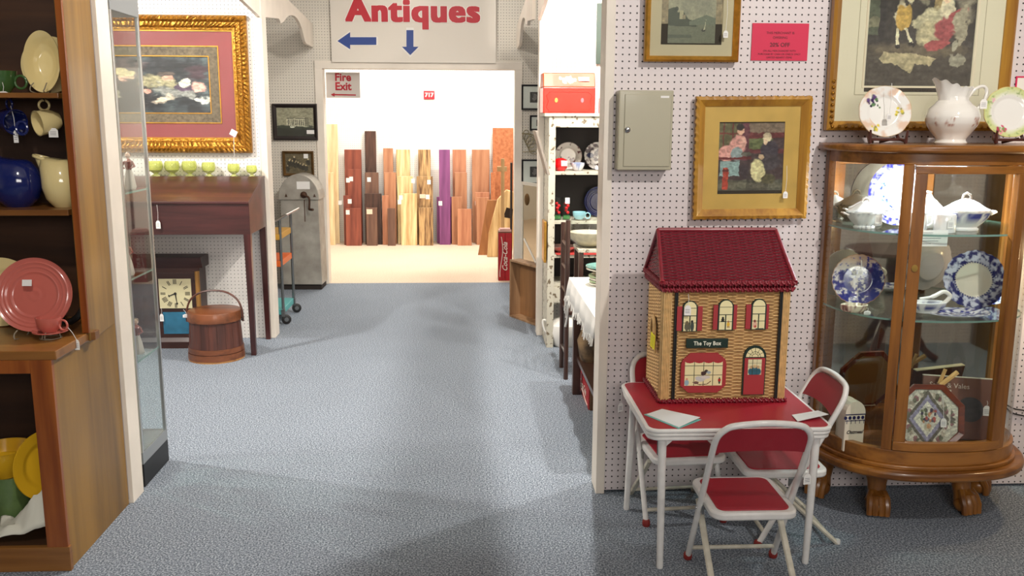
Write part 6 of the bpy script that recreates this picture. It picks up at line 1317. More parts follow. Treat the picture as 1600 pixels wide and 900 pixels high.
for a in [
 ('tall pale maple board with bark edge at the left end of the row', 508, 531, 194, MAP, 11.26, .01), ('pale maple board in front of the tall bark edged one', 512, 524, 270, MAP, 11.12, .01),
 ('red brown board, tallest of the padauk group', 541, 567, 234, PAD, 11.3, .02), ('red padauk board with pale top edge in second row', 545, 566, 265, PAD, 11.2, .02), ('narrow orange red board low at the left of the padauk group', 538, 549, 306, PAD, 11.12, .02), ('short wide red padauk board in front with swirling grain', 541, 565, 326, PAD, 11.05, .01),
 ('tallest dark brown board in the row', 573, 590, 205, WEN, 11.32, .01), ('dark brown board in the middle row below the tallest one', 572, 593, 270, BRN, 11.22, .01), ('wide dark brown board behind the short walnut piece', 571, 597, 303, WEN, 11.15, .01), ('short brown walnut board with peach sticker in front', 573, 590, 325, BRN, 11.05, .01),
 ('narrow tan brown board with shadowed face, fourth group', 601, 616, 232, CHE, 11.3, .02), ('tan board in the middle row of the fourth group', 602, 620, 270, CHE, 11.2, .02), ('short orange board leaning left in the fourth group', 598, 608, 306, MAH2, 11.13, .01), ('short greyish brown board leaning in the front of the fourth group', 606, 618, 326, BRN, 11.04, .01),
 ('tall pale yellow streaked board, fifth group', 621, 642, 234, AMB, 11.3, .01), ('pale yellow board in the middle row, fifth group', 622, 646, 276, AMB, 11.2, .01), ('short wide cream board with grey streaks in front', 627, 652, 303, AMB, 11.08, .01),
 ('tall striped zebra grain board', 655, 674, 234, ZEB, 11.3, .01), ('bold swirled zebra grain board in the second row', 652, 677, 276, ZEB, 11.22, .01), ('zebra grain board in third row with paper label', 654, 675, 310, ZEB, 11.14, .01), ('short zebra grain board in front', 655, 677, 325, ZEB, 11.05, .01),
 ('tall bright purple board', 687, 704, 234, PUR, 11.12, .02), ('purple board edge behind the bright purple one', 683, 707, 308, PUR, 11.25, .01),
 ('tall salmon brown board right of the purple one', 708, 729, 234, MAH2, 11.3, .01), ('salmon board in the second row right of the purple one', 711, 730, 270, CHE, 11.22, .01), ('short salmon board in the front row', 715, 737, 327, MAH2, 11.04, .01), ('leaning salmon board at the left of its group', 706, 722, 308, CHE, 11.14, .01),
 ('tall brown board, next to last group', 738, 765, 234, CHE, 11.3, .01), ('red brown board in the middle row, next to last group', 743, 765, 301, MAH2, 11.2, .01), ('shorter board in front of the next to last group', 745, 764, 309, CHE, 11.1, .01),
 ('very tall flecked orange board at the right end', 770, 802, 200, LEO, 11.25, .01), ('narrow flecked board beside the very tall one', 767, 774, 270, LEO, 11.15, .01)]:
    lb, xa, xb, yt, mt, Y, ln_ = a; ln_ = .029
    TB.append(plank(lb, xa, xb, yt, mt, Y, ln_, x2a=None))
PCH = mat('peach_label', (240, 214, 190), .6)
def sticker(bi, x, y, w_=.045, h_=.055, mt=None):
    o = TB[bi]; p = W(x, y, o.location.y); z = p.z; ly = 0
    vs = np.array([v.co[:] for v in o.data.vertices]); lean_ = (vs[4, 1]-vs[0, 1])/vs[4, 2]
    obj('price_label', M().box(-w_/2, w_/2, -.004, -.001, -h_/2, h_/2, T(p.x-o.location.x, lean_*z-.001, z)), mt or MAT_TAG, o)
for bi, x, y in ((3, 548, 280), (4, 543, 282), (5, 546, 315), (5, 543, 332), (7, 576, 281), (7, 572, 312), (0, 531, 317), (10, 603, 283), (11, 603, 317), (14, 630, 280), (15, 645, 283), (16, 626, 309), (16, 624, 316), (18, 670, 285), (20, 668, 308), (21, 688, 318), (27, 745, 318)): sticker(bi, x, y)
sticker(9, 577, 331, .07, .06, PCH); sticker(19, 660, 307, .07, .05, PCH)
# burl slab and post at the right of the opening
a = W(766, 400, 10.3); g = M(); o_ = [(0, 0), (.30, 0), (.36, .3), (.40, .62), (.36, .80), (.24, .84), (.13, .72), (.07, .5), (.02, .3)]
i_ = [(.20, .50), (.24, .62), (.32, .60), (.31, .48)]
bu = thing('burl_slab', 'pale live edge burl slab with a dark hollow leaning by the doorway', 'wood slab', (a.x-.04, 10.1, 0)); s_ = .9
n = len(o_); g.prism([(x*s_, z*s_) for x, z in o_], 0, .05, 'xz'); obj('slab', g, wood('burl', (232, 204, 150), (186, 140, 84), .5, 'z', 7, 0, 3), bu, bev=.008)
obj('hollow', M().prism([(x*s_, z*s_) for x, z in i_], -.002, .0, 'xz'), mat('hollow_dark', (36, 20, 14), .9), bu)
tag(obj('bark_board', M().add([(a.x-.14, 10.25, 0), (a.x-.02, 10.25, 0), (a.x-.02, 10.3, 0), (a.x-.14, 10.3, 0), (a.x-.03, 10.32, .62), (a.x+.10, 10.32, .62), (a.x+.10, 10.37, .62), (a.x-.03, 10.37, .62)], [(3, 2, 1, 0), (4, 5, 6, 7), (0, 1, 5, 4), (1, 2, 6, 5), (2, 3, 7, 6), (3, 0, 4, 7)]), wood('burl_brown', (176, 120, 68), (130, 80, 42), .5, 'z', 7, 0), None, bev=.003), 'brown slab leaning to the right behind the burl slab', 'board')
p = W(798, 272, 9.3); tag(obj('fence_stake', M().box(.34, .375, 9.3, 9.33, 0, 1.13).box(.30, .40, 9.29, 9.34, 1.0, 1.05), wood('stake_pine', (222, 190, 140), (190, 150, 100), .5, 'z', 7, 0)), 'pale wooden stake with short crosspiece behind the doorway trim', 'stake')
tag(obj('dark_pole', M().box(.405, .425, 8.66, 8.69, 0, 1.12), EBONY), 'dark thin pole standing against the doorway trim', 'pole')
# soda crates
CRR = mat('crate_red', (168, 24, 32), .5, var=.2, scale=14); CRW = wood('crate_wood', (120, 84, 56), (84, 56, 36), .6, 'x', 9, 0); CPR = mat('crate_white', (230, 214, 200), .5)
def soda_crate(label, loc, rz, L, H, D, upright_=False):
    """open wooden crate; local: x length, z height, y depth; mouth towards +z"""
    o = thing('soda_crate', label, 'crate', loc, rz); B = (T(H/2, 0, 0) @ RY(-PI/2)) if upright_ else Matrix() # upright: length runs up, mouth faces local -x side
    Bm = T(0, 0, L/2) @ RY(PI/2) @ T(0, 0, -H/2) if upright_ else T(0, 0, 0)
    for sy in (-1, 1):
        for k in range(2): obj('slat', M().box(-L/2, L/2, sy*D/2-.006, sy*D/2+.006, k*H/2+.001, (k+1)*H/2-.002, Bm), CRR, o, bev=.001)
    for sx in (-1, 1): obj('end_board', M().box(sx*L/2-.009, sx*L/2+.009, -D/2, D/2, 0, H, Bm), CRW, o, bev=.001)
    obj('bottom', M().box(-L/2, L/2, -D/2, D/2, 0, .01, Bm), CRW, o)
    if upright_: text('lettering', 'Coca-Cola', H*.52, CPR, o, T(.0, -D/2-.0075, L/2) @ RY(-PI/2) , ext=.0004, shear=.45, off=.001, sx=.95)
    else: text('lettering', 'Coca-Cola', H*.5, CPR, o, T(.0, -D/2-.0075, H*.55), ext=.0004, shear=.45, off=.001)
    pts = [(-L*.42+L*.84*t, -D/2-.0068, H*(.22+.10*math.sin(t*5))) for t in np.linspace(0, 1, 22)]
    obj('white_swoosh', M().tube(pts, .004, 5, mat=Bm), CPR, o); return o
c0 = W(799, 440, 8.56); sc_ = soda_crate('red soda crate standing on end beside the far doorway trim', ((W(779, 438, 8.60).x+W(799, 438, 8.60).x)/2, 8.66, 0), 0, .46, .13, .14, True)
sc_.rotation_euler = (0, 0, 0)
tag(obj('crate_papers', M().box(sc_.location.x-.06, sc_.location.x+.06, 8.60, 8.72, .47, .485).box(sc_.location.x-.05, sc_.location.x+.05, 8.61, 8.71, .486, .497), mat('pinkish_card', (206, 160, 150), .6)), 'pinkish cards lying on the upright red crate', 'cards')

# ---------------------------------------------------------------- between far wall and booth: mirror, tall wooden crate
mr = thing('leaning_mirror', 'tall narrow framed mirror leaning beside the doorway above the wooden crate', 'mirror', (.53, 7.35, 0), 0); SILF = mat('silver_frame', (206, 200, 188), .4, .2)
z1m = 1.02; pz = z1m
MM = RZ(-1.15)
obj('frame', M().box(-.19, -.165, -.012, .012, 0, pz, MM).box(.165, .19, -.012, .012, 0, pz, MM).box(-.165, .165, -.012, .012, pz-.025, pz, MM).box(-.165, .165, -.012, .012, 0, .025, MM), SILF, mr, bev=.002)
obj('glass', M().box(-.165, .165, -.006, -.002, .025, pz-.025, MM), MIR, mr); obj('oval_ornament', M().lathe([(.0001, 0), (.03, 0), (.024, .008), (.0001, .01)], 18, T(-.06, -.15, pz-.12) @ RX(PI/2) @ SC(.7, 1.6, 1), cap=False), BRZ, mr, smooth=True)
# open wooden box on end
A = ZP(808, 500, 0); bxx, bxy = .475, 6.80
wb = thing('wooden_crate', 'open brown wooden crate standing on end beside the white booth post', 'crate', (bxx, bxy, 0), math.radians(-62)); WB = wood('old_crate', (168, 132, 96), (124, 92, 64), .6, 'z', 8, 0); WBI = wood('old_crate_inner', (150, 108, 68), (112, 76, 46), .6, 'z', 8, 0)
zh = W(822, 414, 6.7).z; L_w = .46; d_ = .10
for nm, bb in (('end_board', (-L_w/2, L_w/2, -d_/2, d_/2, zh-.015, zh)), ('end_board', (-L_w/2, L_w/2, -d_/2, d_/2, 0, .015)), ('side_board', (-L_w/2, -L_w/2+.012, -d_/2, d_/2, .015, zh-.015)), ('side_board', (L_w/2-.012, L_w/2, -d_/2, d_/2, .015, zh-.015)), ('bottom_board', (-L_w/2+.012, 0, d_/2-.01, d_/2, .015, zh-.015)), ('bottom_board', (.002, L_w/2-.012, d_/2-.01, d_/2, .015, zh-.015))): obj(nm, M().box(*bb), WBI if nm == 'bottom_board' else WB, wb, bev=.0015)
tag(obj('white_stick', M().tube([(.44, 7.05, zh+.15), (.51, 6.72, zh+.01)], .008, 6), SILF), 'white slat leaning across the top of the wooden crate', 'slat')

# ---------------------------------------------------------------- white chipped cabinet in right booth
CH = mat('chipped_white', (200, 194, 176), .5, col2=(112, 96, 74), scale=34, detail=8); r_ = CH.node_tree.nodes
for n_ in r_:
    if n_.type == 'VALTORGB': n_.color_ramp.elements[0].position = .37; n_.color_ramp.elements[1].position = .42
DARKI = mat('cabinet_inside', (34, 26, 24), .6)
wx0, wx1, wy0, wy1 = .53, 1.20, 6.0, 6.33
wc = thing('open_cupboard', 'chippy white painted open cupboard with dark shelves in the right booth', 'cupboard', ((wx0+wx1)/2, (wy0+wy1)/2, 0)); ox, oy = -(wx0+wx1)/2, -(wy0+wy1)/2
def wb_(name, x0, x1, y0, y1, z0, z1, mt=CH): return obj(name, M().box(x0+ox, x1+ox, y0+oy, y1+oy, z0, z1), mt, wc, bev=.0015)
zT = W(890, 177, 6.0).z; zz = lambda y: W(890, y, 6.0).z
wb_('top_board', wx0-.03, wx1+.02, wy0-.03, wy1, zT-.02, zT); wb_('side_board', wx0, wx0+.02, wy0, wy1, 0, zT-.02); wb_('side_board', wx1-.02, wx1, wy0, wy1, 0, zT-.02)
wb_('front_stile', wx0, wx0+.045, wy0-.018, wy0, 0, zT-.02); wb_('front_stile', wx1-.045, wx1, wy0-.018, wy0, 0, zT-.02); wb_('frieze', wx0+.045, wx1-.045, wy0-.018, wy0, zz(199), zT-.02)
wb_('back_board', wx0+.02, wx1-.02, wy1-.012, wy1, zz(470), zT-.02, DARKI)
SH = [zz(y) for y in (266, 342, 397, 441)]
for k, y in enumerate((268, 345, 398, 444)): wb_('shelf', wx0+.02, wx1-.02, wy0, wy1-.012, zz(y)-.022, zz(y))
wb_('drawer_front', wx0+.045, wx1-.045, wy0-.016, wy0, zz(472), zz(449)); wb_('bottom_board', wx0+.02, wx1-.02, wy0, wy1-.012, zz(472)-.015, zz(472))
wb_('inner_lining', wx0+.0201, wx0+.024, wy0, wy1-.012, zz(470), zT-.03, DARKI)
S = [zz(268), zz(345), zz(398), zz(444)]
def p_brown(x, y, r, t):
    c = np.broadcast_to(np.array(lin((206, 200, 190))), x.shape+(3,)).copy(); c = mixc(c, np.array(lin((96, 60, 60))), (fbm(x, y, 6, 3)-.55)*9*((r > .72) | (np.hypot(x-.2, y+.3) < .3))); return mixc(c, np.array(lin((110, 84, 80))), (r-.95)*30)
def p_dark(x, y, r, t):
    c = np.broadcast_to(np.array(lin((196, 192, 188))), x.shape+(3,)).copy(); c = mixc(c, np.array(lin((70, 52, 56))), (fbm(x, y, 5, 23)-.46)*9); return mixc(c, np.array(lin((30, 34, 70))), (1-np.hypot(x+.55, (y-.05)*1.3)/.3)*4)
pR = (W(909, 240, 6.2).x-W(866, 240, 6.2).x)/2
plate('transfer_plate', 'pale plate with brown floral sprays on the white cupboard top shelf, left', 'plate', W(888, 265, 6.22).x, 6.22, S[0], pR, p_brown, 12, 0)
plate('transfer_plate', 'dark patterned plate on the white cupboard top shelf, right', 'plate', W(934, 265, 6.22).x, 6.22, S[0], pR, p_dark, 12, 0)
o = thing('red_apple_jar', 'shiny red apple shaped jar with white tag on the cupboard top shelf', 'jar', (W(876, 264, 6.06).x, 6.07, S[0])); obj('body', M().lathe([(.001, 0), (.03, .002), (.044, .02), (.048, .05), (.04, .075), (.02, .084), (.001, .078)], 32, cap=False), gcol('apple_red', (214, 20, 26)), o, smooth=True); obj('stem', M().tube([(0, 0, .078), (.004, 0, .095)], .003, 6), hk, o); obj('price_tag', M().box(.0, .04, -.049, -.047, .035, .07), MAT_TAG, o)
o = lathe_thing('check_bowl', 'small blue checked bowl beside the red apple jar', 'bowl', W(903, 264, 6.06).x, 6.07, S[0], [(.001, 0), (.02, 0), (.03, .008), (.045, .04), (.046, .055), (.042, .055), (.001, .01)], GLAZE); cpaint(o.children[0], lambda a: mixc(np.broadcast_to(np.array(lin((222, 224, 232))), a.shape), np.array(lin((110, 130, 180))), ((np.floor(np.arctan2(a[:, 1], a[:, 0])*7+a[:, 2]*120)+np.floor(np.arctan2(a[:, 1], a[:, 0])*7-a[:, 2]*120)) % 2)*.8))
for px, lb in ((871, 'clear glass tumbler with red flower, nearest the cupboard side'), (885, 'clear glass tumbler with red flower and price tag beside its twin')):
    o = thing('flower_tumbler', lb, 'glass', (W(px, 340, 6.06).x, 6.07, S[1]), 0, 'flower tumblers on the second shelf'); obj('glass', M().lathe([(.001, 0), (.026, 0), (.028, .15), (.0265, .15), (.0245, .006), (.001, .006)], 24, cap=False), GLZ, o, smooth=True)
    g = M()
    for q_ in range(5): g.add(*ball(.011, 8, 6), mat=T(.008*math.cos(q_*2.2), -.02+.006*math.sin(q_*2), .05+q_*.015))
    obj('flower', g, mat('flower_red', (206, 24, 28), .5), o, smooth=True); obj('leaves', M().box(-.02, .02, -.018, .018, .006, .03), mat('leaf_green', (60, 120, 60), .5), o)
    if px == 885: obj('price_tag', M().box(-.012, .018, -.0295, -.0285, .11, .15), MAT_TAG, o)
disc('cobalt_plate', 'dark cobalt blue plate leaning at the back of the second shelf', 'plate', W(936, 340, 6.24).x, 6.24, S[1], .105, COB, 8, 0, RING)
cup('aqua_cup', 'pale aqua teacup with loop handle on the second shelf', 'cup', W(905, 342, 6.04).x, 6.05, S[1]+.006, .044, .05, gcol('aqua_glaze', (150, 206, 216)), RZ(-.2))
lathe_thing('aqua_saucer', 'white saucer under the pale aqua teacup', 'saucer', W(905, 342, 6.04).x+.02, 6.06, S[1], [(.001, 0), (.03, 0), (.06, .006), (.062, .008), (.03, .004), (.001, .004)], POR)
o = lathe_thing('wide_bowl', 'white bowl with rose inside rim lying on the third shelf', 'bowl', W(880, 397, 6.1).x, 6.12, S[2], [(.001, 0), (.04, 0), (.08, .03), (.095, .045), (.09, .045), (.06, .02), (.001, .01)], mat('blush_glaze', (214, 176, 166), .2, coat=.5))
tag(obj('red_cloth', M().box(wx0+.06, wx0+.38, wy0-.01, wy0+.2, S[2]-.0, S[2]+.004), mat('red_cloth', (190, 60, 54), .7)), 'red edged cloth lining the third shelf', 'cloth')
# items on top
ORG, ORR = mat('orange_enamel', (206, 74, 18), .4), mat('red_orange_enamel', (196, 34, 8), .35, coat=.3)
def toleb(label, y0p, y1p, mt, xl, xr, yy=6.0):
    a, b = W(xl, y0p, yy), W(xr, y1p, yy); o = thing('enamel_bread_box', label, 'bread box', ((a.x+b.x)/2, yy+.13, b.z), -.02); return o, b.x-a.x, a.z-b.z
zb_top = zT
a, b = W(849, 136, 6.0), W(931, 136, 6.0); w_ = b.x-a.x; h1 = W(890, 136, 6.0).z-zT; h2 = W(890, 113, 6.0).z-W(890, 136, 6.0).z
o = thing('bread_box', 'large red orange enamel bread box on top of the white cupboard', 'bread box', ((a.x+b.x)/2, 6.14, zT)); obj('body', M().box(-w_/2, w_/2, -.13, .13, 0, h1), ORR, o, bev=.006)
def ornate(w, h, s=1):
    return [(x*w/2, z*h/2) for x, z in ((-1, -.6), (-.9, -.8), (-.85, -1), (.85, -1), (.9, -.8), (1, -.6), (.9, 0), (1, .6), (.9, .8), (.85, 1), (.1, 1), (0, .88), (-.1, 1), (-.85, 1), (-.9, .8), (-1, .6), (-.9, 0))]
pnl = ornate(w_*.88, h1*.74); g = M().tube([(x, -.131, z+h1*.45) for x, z in pnl], .0028, 6, closed=True); obj('embossed_panel', g, ORR, o, smooth=True)
for sx, cc_ in ((-.085, (220, 170, 80)), (.085, (206, 120, 130))): obj('gilt_motif', M().lathe([(.0001, 0), (.012, 0), (.013, .002), (.0001, .003)], 10, T(sx, -.131, h1*.5) @ RX(PI/2) @ SC(.8, 1.2, 1), cap=False), mat('motif_%d' % cc_[1], cc_, .5), o)
ld = obj('sloped_lid', M().prism([(-.13, h1), (.13, h1), (.10, h1+h2), (-.09, h1+h2)], -w_/2, w_/2, 'yz'), ORG, o, bev=.006)
can = Can(80, 26, (206, 74, 18)); rnd = random.Random(3)
for k in range(22): can.el(.5+rnd.uniform(-.28, .28)*(1-k/60), .5+rnd.uniform(-.22, .22), .05, .15, [(244, 236, 220), (250, 246, 236), (226, 180, 110), (236, 210, 170)][k % 4], n=.5, seed=k)
sheet('painted_flowers', can, w_*.55, h2*.84, ART, ld, T(-.01, -.112, h1+h2*.5) @ RX(-.60*.0-math.atan2(.04, h2)))
obj('price_card', M().box(.06, .13, -.003, .0, -.014, .014, T(0, -.114, h1+h2*.55) @ RX(-math.atan2(.04, h2))), MAT_TAG, ld)
o = thing('gilt_frame_leaning', 'plain grey framed panel leaning against the side of the white cupboard', 'frame', (.50, 5.86, W(838, 272, 5.8).z), 0); hh = W(838, 204, 5.8).z-W(848, 272, 5.8).z; obj('panel', M().add([(.0, -.16, 0), (.016, -.16, 0), (.016, .08, 0), (.0, .08, 0), (-.08, -.16, hh), (-.064, -.16, hh), (-.064, .08, hh), (-.08, .08, hh)], [(3, 2, 1, 0), (4, 5, 6, 7), (0, 1, 5, 4), (1, 2, 6, 5), (2, 3, 7, 6), (3, 0, 4, 7)]), mat('pewter', (150, 140, 130), .45, .3), o, bev=.002)
tag(obj('picture_frame', M().box(.505, .522, 5.98, 6.14, W(848, 410, 6.0).z, W(848, 346, 6.0).z), GOLDB, None, bev=.002), 'small gold frame hung on the outer side of the white cupboard', 'frame')
o = thing('white_tureen', 'white lidded china pot on the floor under the white cupboard', 'pot', (W(882, 540, 6.05).x, 6.06, 0)); obj('body', M().lathe([(.001, 0), (.08, 0), (.10, .03), (.12, .10), (.115, .15), (.06, .19), (.02, .2), (.001, .22)], 32, cap=False), POR, o, smooth=True)
obj('handle', M().tube(spline([(-.10, -.02, .16), (-.15, -.02, .18), (-.14, -.02, .11), (-.11, -.02, .09)], 4), .008, 8), POR, o, smooth=True)
a, b = W(933, 5, 6.34), W(943, 100, 6.34); tag(obj('notice_board', M().box(a.x, a.x+.4, 6.335, 6.35, b.z, a.z), mat('dark_green_board', (58, 72, 62), .6)), 'dark green board hung high on the booth wall behind the post', 'board')
tag(obj('pink_card', M().box(.99-.12, .99-.02, 6.1, 6.12, zT, zT+.1), mat('pink_frame', (206, 130, 130), .5)), 'small pink card standing on the cupboard beside the orange bread box', 'card')

# ---------------------------------------------------------------- side table with fringed cloth, chair, crate
TBW = wood('dark_table', (84, 56, 44), (52, 32, 26), .35, 'y', 8, .3); TBV = wood('dark_table_leg', (78, 50, 40), (46, 28, 22), .35, 'z', 8, .3)
sx0, sx1, sy0, sy1, sz = .575, 1.05, 3.86, 4.98, .655
st = thing('side_table', 'dark wooden side table under the white fringed cloth in the right booth', 'table', ((sx0+sx1)/2, (sy0+sy1)/2, 0)); hw, hd = (sx1-sx0)/2, (sy1-sy0)/2
obj('table_top', M().box(-hw, hw, -hd, hd, sz-.022, sz), TBW, st, bev=.003); obj('apron', M().box(-hw+.015, -hw+.03, -hd+.05, hd-.05, sz-.14, sz-.022).box(hw-.03, hw-.015, -hd+.05, hd-.05, sz-.14, sz-.022).box(-hw+.03, hw-.03, hd-.06, hd-.045, sz-.14, sz-.022), TBW, st)
for a_ in (-1, 1):
    for b_ in (-1, 1): obj('leg', M().box(a_*(hw-.032)-.022, a_*(hw-.032)+.022, b_*(hd-.05)-.026, b_*(hd-.05)+.026, 0, sz-.022), TBV, st, bev=.002)
obj('lower_shelf', M().box(-hw+.03, hw-.03, -hd+.1, hd-.06, .20, .225), TBW, st)
# cloth with a wavy hanging edge and fringe
CLO = mat('white_cloth', (236, 234, 228), .8, bump=.3, bscale=300); g = M(); nx, ny = 24, 60; vs = []
def clothz(u, v):
    x = sx0-.06+u*(sx1-sx0+.10); y = sy0+.02+v*(sy1-sy0-.0+.05); z = sz+.007
    over = max(0, (sx0-.014-x)/.046); x2 = x if over == 0 else sx0-.014-.012*over+.006*math.sin(y*30)*over; z -= over*(.10+.015*math.sin(y*14))
    ov2 = max(0, (y-sy1)/.05); z -= ov2*.08; y2 = min(y, sy1+.012); return (x2, y2, z)
for j in range(ny+1):
    for i in range(nx+1): vs.append(clothz(i/nx, j/ny))
g.add(vs, [(j*(nx+1)+i, j*(nx+1)+i+1, (j+1)*(nx+1)+i+1, (j+1)*(nx+1)+i) for j in range(ny) for i in range(nx)])
cl = thing('fringed_cloth', 'white fringed table cloth covering the dark side table', 'cloth', (0, 0, 0)); o = obj('cloth', g, CLO, cl, smooth=True); o.modifiers.new('thick', 'SOLIDIFY').thickness = .0025
g = M()
for j in range(110):
    p_ = clothz(0, j/110); g.tube([p_, (p_[0]-.004+.004*math.sin(j*1.7), p_[1]+.006*math.sin(j*2.3), p_[2]-.03-.008*math.sin(j*.9))], .0022, 4)
o = obj('fringe', g, CLO, cl); o['kind'] = 'stuff'
tag(obj('cloth_tie', M().tube(spline([(.572, 5.0, .60), (.566, 5.02, .52), (.56, 5.0, .44), (.55, 5.01, .37)], 4), .006, 6), CLO, smooth=True), 'white ribbon hanging down the table corner beside the dark chair post', 'ribbon')
# stack of green edged plates and other china on the table
px0 = W(931, 425, 4.75).x; PLG = gcol('sage_glaze', (160, 186, 140)); PLC = gcol('cream_pale', (226, 222, 204)); PLT = gcol('teal_pale', (120, 170, 160))
m0 = W(925, 428, 4.7)
for k, (R_p, mt_, lb) in enumerate(((.098, PLC, 'lowest cream plate of the stack on the fringed cloth'), (.10, PLG, 'green rimmed plate, second from the bottom of the stack'), (.098, PLC, 'cream plate in the middle of the stack on the cloth'), (.102, PLG, 'sage green plate in the middle of the stack on the cloth'), (.085, gcol('brown_plate', (120, 96, 60)), 'brown plate under the wide pale dishes of the stack'), (.115, PLC, 'wide cream dish near the top of the plate stack'), (.118, PLT, 'wide pale teal dish topping the plate stack'))):
    m = plate_mesh(R_p, FLAT, solid((255, 255, 255)), th=.005, seg=48, nr=14); m.c = None; z_ = sz+.010+.013*k+(.01 if k > 4 else 0); m.v = [(v[0]+.74, v[1]+4.72, v[2]+z_) for v in m.v]
    tag(obj('stacked_plate', m, mt_, smooth=True), lb, 'plate', 'stack of plates on the fringed cloth')
o = thing('white_dish', 'white lace edged dish beside the plate stack', 'dish', (.80, 4.45, sz+.006)); obj('body', M().lathe([(.001, 0), (.05, 0), (.07, .03), (.075, .045), (.07, .045), (.045, .008), (.001, .006)], 32, cap=False, wob=scw(12, .05)), POR, o, smooth=True)
o = thing('terracotta_bowl', 'brown glazed pottery bowl on the near end of the fringed cloth', 'bowl', (.70, 4.12, sz+.006)); obj('body', M().lathe([(.001, 0), (.04, 0), (.07, .02), (.095, .06), (.1, .065), (.092, .063), (.06, .02), (.001, .01)], 32, cap=False), gcol('terracotta', (150, 84, 44), .3), o, smooth=True); obj('rim_band', M().tube([(.096*math.cos(t), .096*math.sin(t), .06) for t in np.linspace(0, 2*PI, 32)[:-1]], .006, 6, closed=True), gcol('dark_brown_g', (60, 34, 22)), o, smooth=True)
# glass biscuit barrel on stand in front of cupboard: big round glass bowl
b0 = W(915, 385, 5.45)
ps = thing('plant_stand', 'dark wooden stand holding the round glass bowl in front of the cupboard', 'stand', (.76, 5.50, 0)); zs_ = W(915, 387, 5.45).z
obj('top', M().box(-.10, .26, -.13, .13, zs_-.02, zs_-.0), CH, ps, bev=.002); 
for a_ in (-.08, .24):
    for b_ in (-.11, .11): obj('leg', M().box(a_-.014, a_+.014, b_-.014, b_+.014, 0, zs_-.02), TBV, ps)
o = thing('glass_bowl', 'big round clear glass bowl with pale filling above the dark stand', 'bowl', (W(920, 380, 5.5).x, 5.50, zs_)); Rg = (W(957, 360, 5.5).x-W(893, 360, 5.5).x)/2
obj('bowl', M().lathe([(.001, 0), (Rg*.5, 0), (Rg*.92, Rg*.35), (Rg, Rg*.75), (Rg*.9, Rg*1.25), (Rg*.8, Rg*1.45), (Rg*.78, Rg*1.45), (Rg*.88, Rg*1.22), (Rg*.97, Rg*.75), (Rg*.9, Rg*.37), (Rg*.5, .006), (.001, .006)], 40, cap=False), GLZ, o, smooth=True)
obj('filling', M().lathe([(.001, .008), (Rg*.5, .008), (Rg*.88, Rg*.38), (Rg*.95, Rg*.72), (.001, Rg*.8)], 32, cap=False), mat('shell_cream', (222, 206, 180), .6, var=.2, scale=30), o, smooth=True)
# dark ladder chair posts
lc = thing('ladder_chair', 'dark slim wooden ladder back chair beside the fringed table', 'chair', (.60, 5.34, 0)); zl = W(880, 342, 5.3).z
for (x_, y_, z_) in ((-.02, -.12, zl), (-.02, .14, zl-.04), (.34, -.12, .42), (.34, .14, .42)): obj('post', M().tube([(x_, y_, 0), (x_, y_, z_)], .014, 10), TBV, lc, smooth=True)
obj('seat', M().box(-.02, .34, -.12, .14, .39, .41), TBV, lc, bev=.003)
for z_ in (.15, .52, .66, .80): obj('rung' if z_ < .3 else 'back_slat', M().tube([(-.02, -.12, z_), (-.02, .14, z_)], .009, 8), TBV, lc, smooth=True)
# things under the table
s2 = soda_crate('red soda crate lying on the floor under the dark side table', (.775, 4.86, 0), -PI/2, .46, .115, .26)
s2.rotation_euler = (0, 0, -PI/2)
tag(obj('book_spine_box', M().box(.70, .95, 4.55, 4.62, .226, .46), mat('maroon_box', (110, 34, 34), .6)), 'maroon box upright on the low shelf of the side table', 'box')
m = M(); m.lathe([(.001, 0), (.07, 0), (.085, .03), (.09, .12), (.07, .2), (.08, .23), (.075, .23), (.001, .1)], 24, cap=False, sy=.7, wob=lambda t, z: 1+.08*math.sin(5*t+z*40)); o = thing('patterned_bag', 'brown patterned bag on the low shelf under the side table', 'bag', (.69, 4.80, .226)); obj('body', m, mat('bag_cloth', (160, 130, 92), .8, col2=(44, 34, 30), scale=12), o, smooth=True); obj('handle', M().tube(spline([(-.05, 0, .2), (-.03, 0, .30), (.03, 0, .30), (.05, 0, .2)], 4), .006, 6), mat('bag_strap', (222, 214, 200), .7), o)

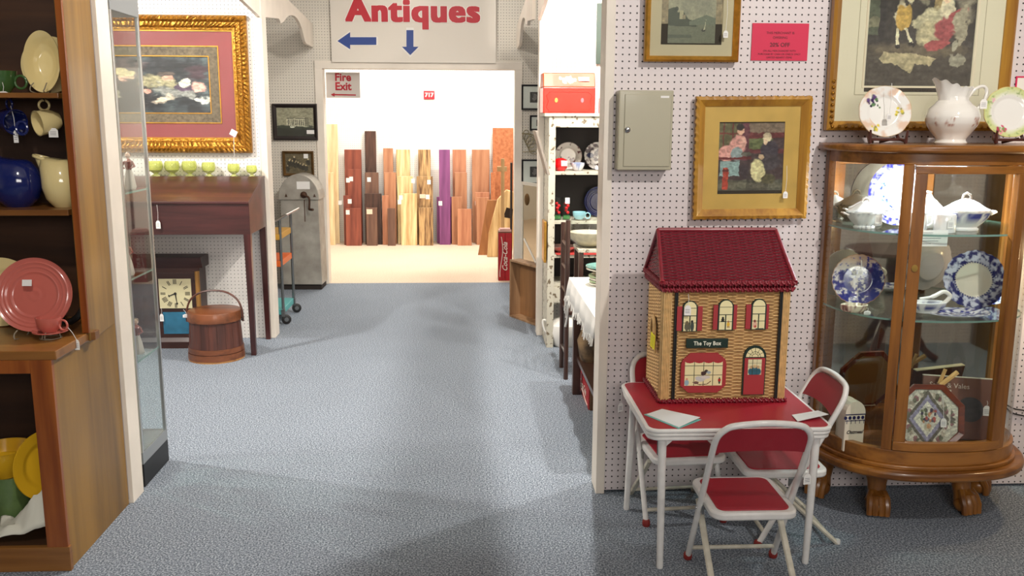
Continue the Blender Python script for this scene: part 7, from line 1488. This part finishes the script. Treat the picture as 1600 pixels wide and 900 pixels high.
# ---------------------------------------------------------------- what the cabinet mirror shows (right of the camera)
rt_ = thing('pedestal_table', 'dark carved pedestal table seen only in the cabinet mirror', 'table', (2.72, 1.42, 0)); obj('top', M().lathe([(.0001, .70), (.3, .70), (.31, .71), (.30, .725), (.0001, .725)], 40, cap=False), DARKW, rt_, smooth=True)
obj('column', M().lathe([(.03, .22), (.05, .27), (.03, .33), (.045, .42), (.025, .5), (.05, .6), (.04, .70)], 24), DARKW, rt_, smooth=True)
for k in range(3): 
    a_ = k*2.1+.3; obj('leg', M().tube(spline([(0, 0, .26), (.10*math.cos(a_), .10*math.sin(a_), .24), (.22*math.cos(a_), .22*math.sin(a_), .08), (.30*math.cos(a_), .30*math.sin(a_), .02)], 4), [.035]*4+[.03]*4+[.022]*5, 10), DARKW, rt_, smooth=True)
bs = thing('brown_bookcase', 'brown wooden bookcase seen only in the cabinet mirror', 'bookcase', (3.95, 1.2, 0))
for nm, bb in (('side_board', (-.45, -.42, -.15, .15, 0, 1.7)), ('side_board', (.42, .45, -.15, .15, 0, 1.7)), ('back_board', (-.42, .42, -.15, -.14, 0, 1.7)), ('shelf', (-.42, .42, -.14, .15, .1, .13)), ('shelf', (-.42, .42, -.14, .15, .5, .53)), ('shelf', (-.42, .42, -.14, .15, .95, .98)), ('shelf', (-.42, .42, -.14, .15, 1.4, 1.43)), ('top_board', (-.46, .46, -.16, .16, 1.7, 1.73))): obj(nm, M().box(*bb), HY, bs)
# table lamp just outside the frame at the right (its warm glow is on the wall)
lt = thing('floor_lamp', 'brass floor lamp with a bare warm bulb just right of the china cabinet', 'lamp', (2.42, 3.40, 0)); obj('base', M().lathe([(.0001, 0), (.12, 0), (.12, .012), (.02, .03), (.0001, .03)], 32, cap=False), BRASS, lt, smooth=True); obj('pole', M().tube([(0, 0, .03), (0, 0, .98)], .009, 10), BRASS, lt, smooth=True)
obj('bulb', M().add(*ball(.03, 16, 10), mat=T(0, 0, 1.02)), emis('warm_bulb', (1, .78, .45), 30), lt, smooth=True)
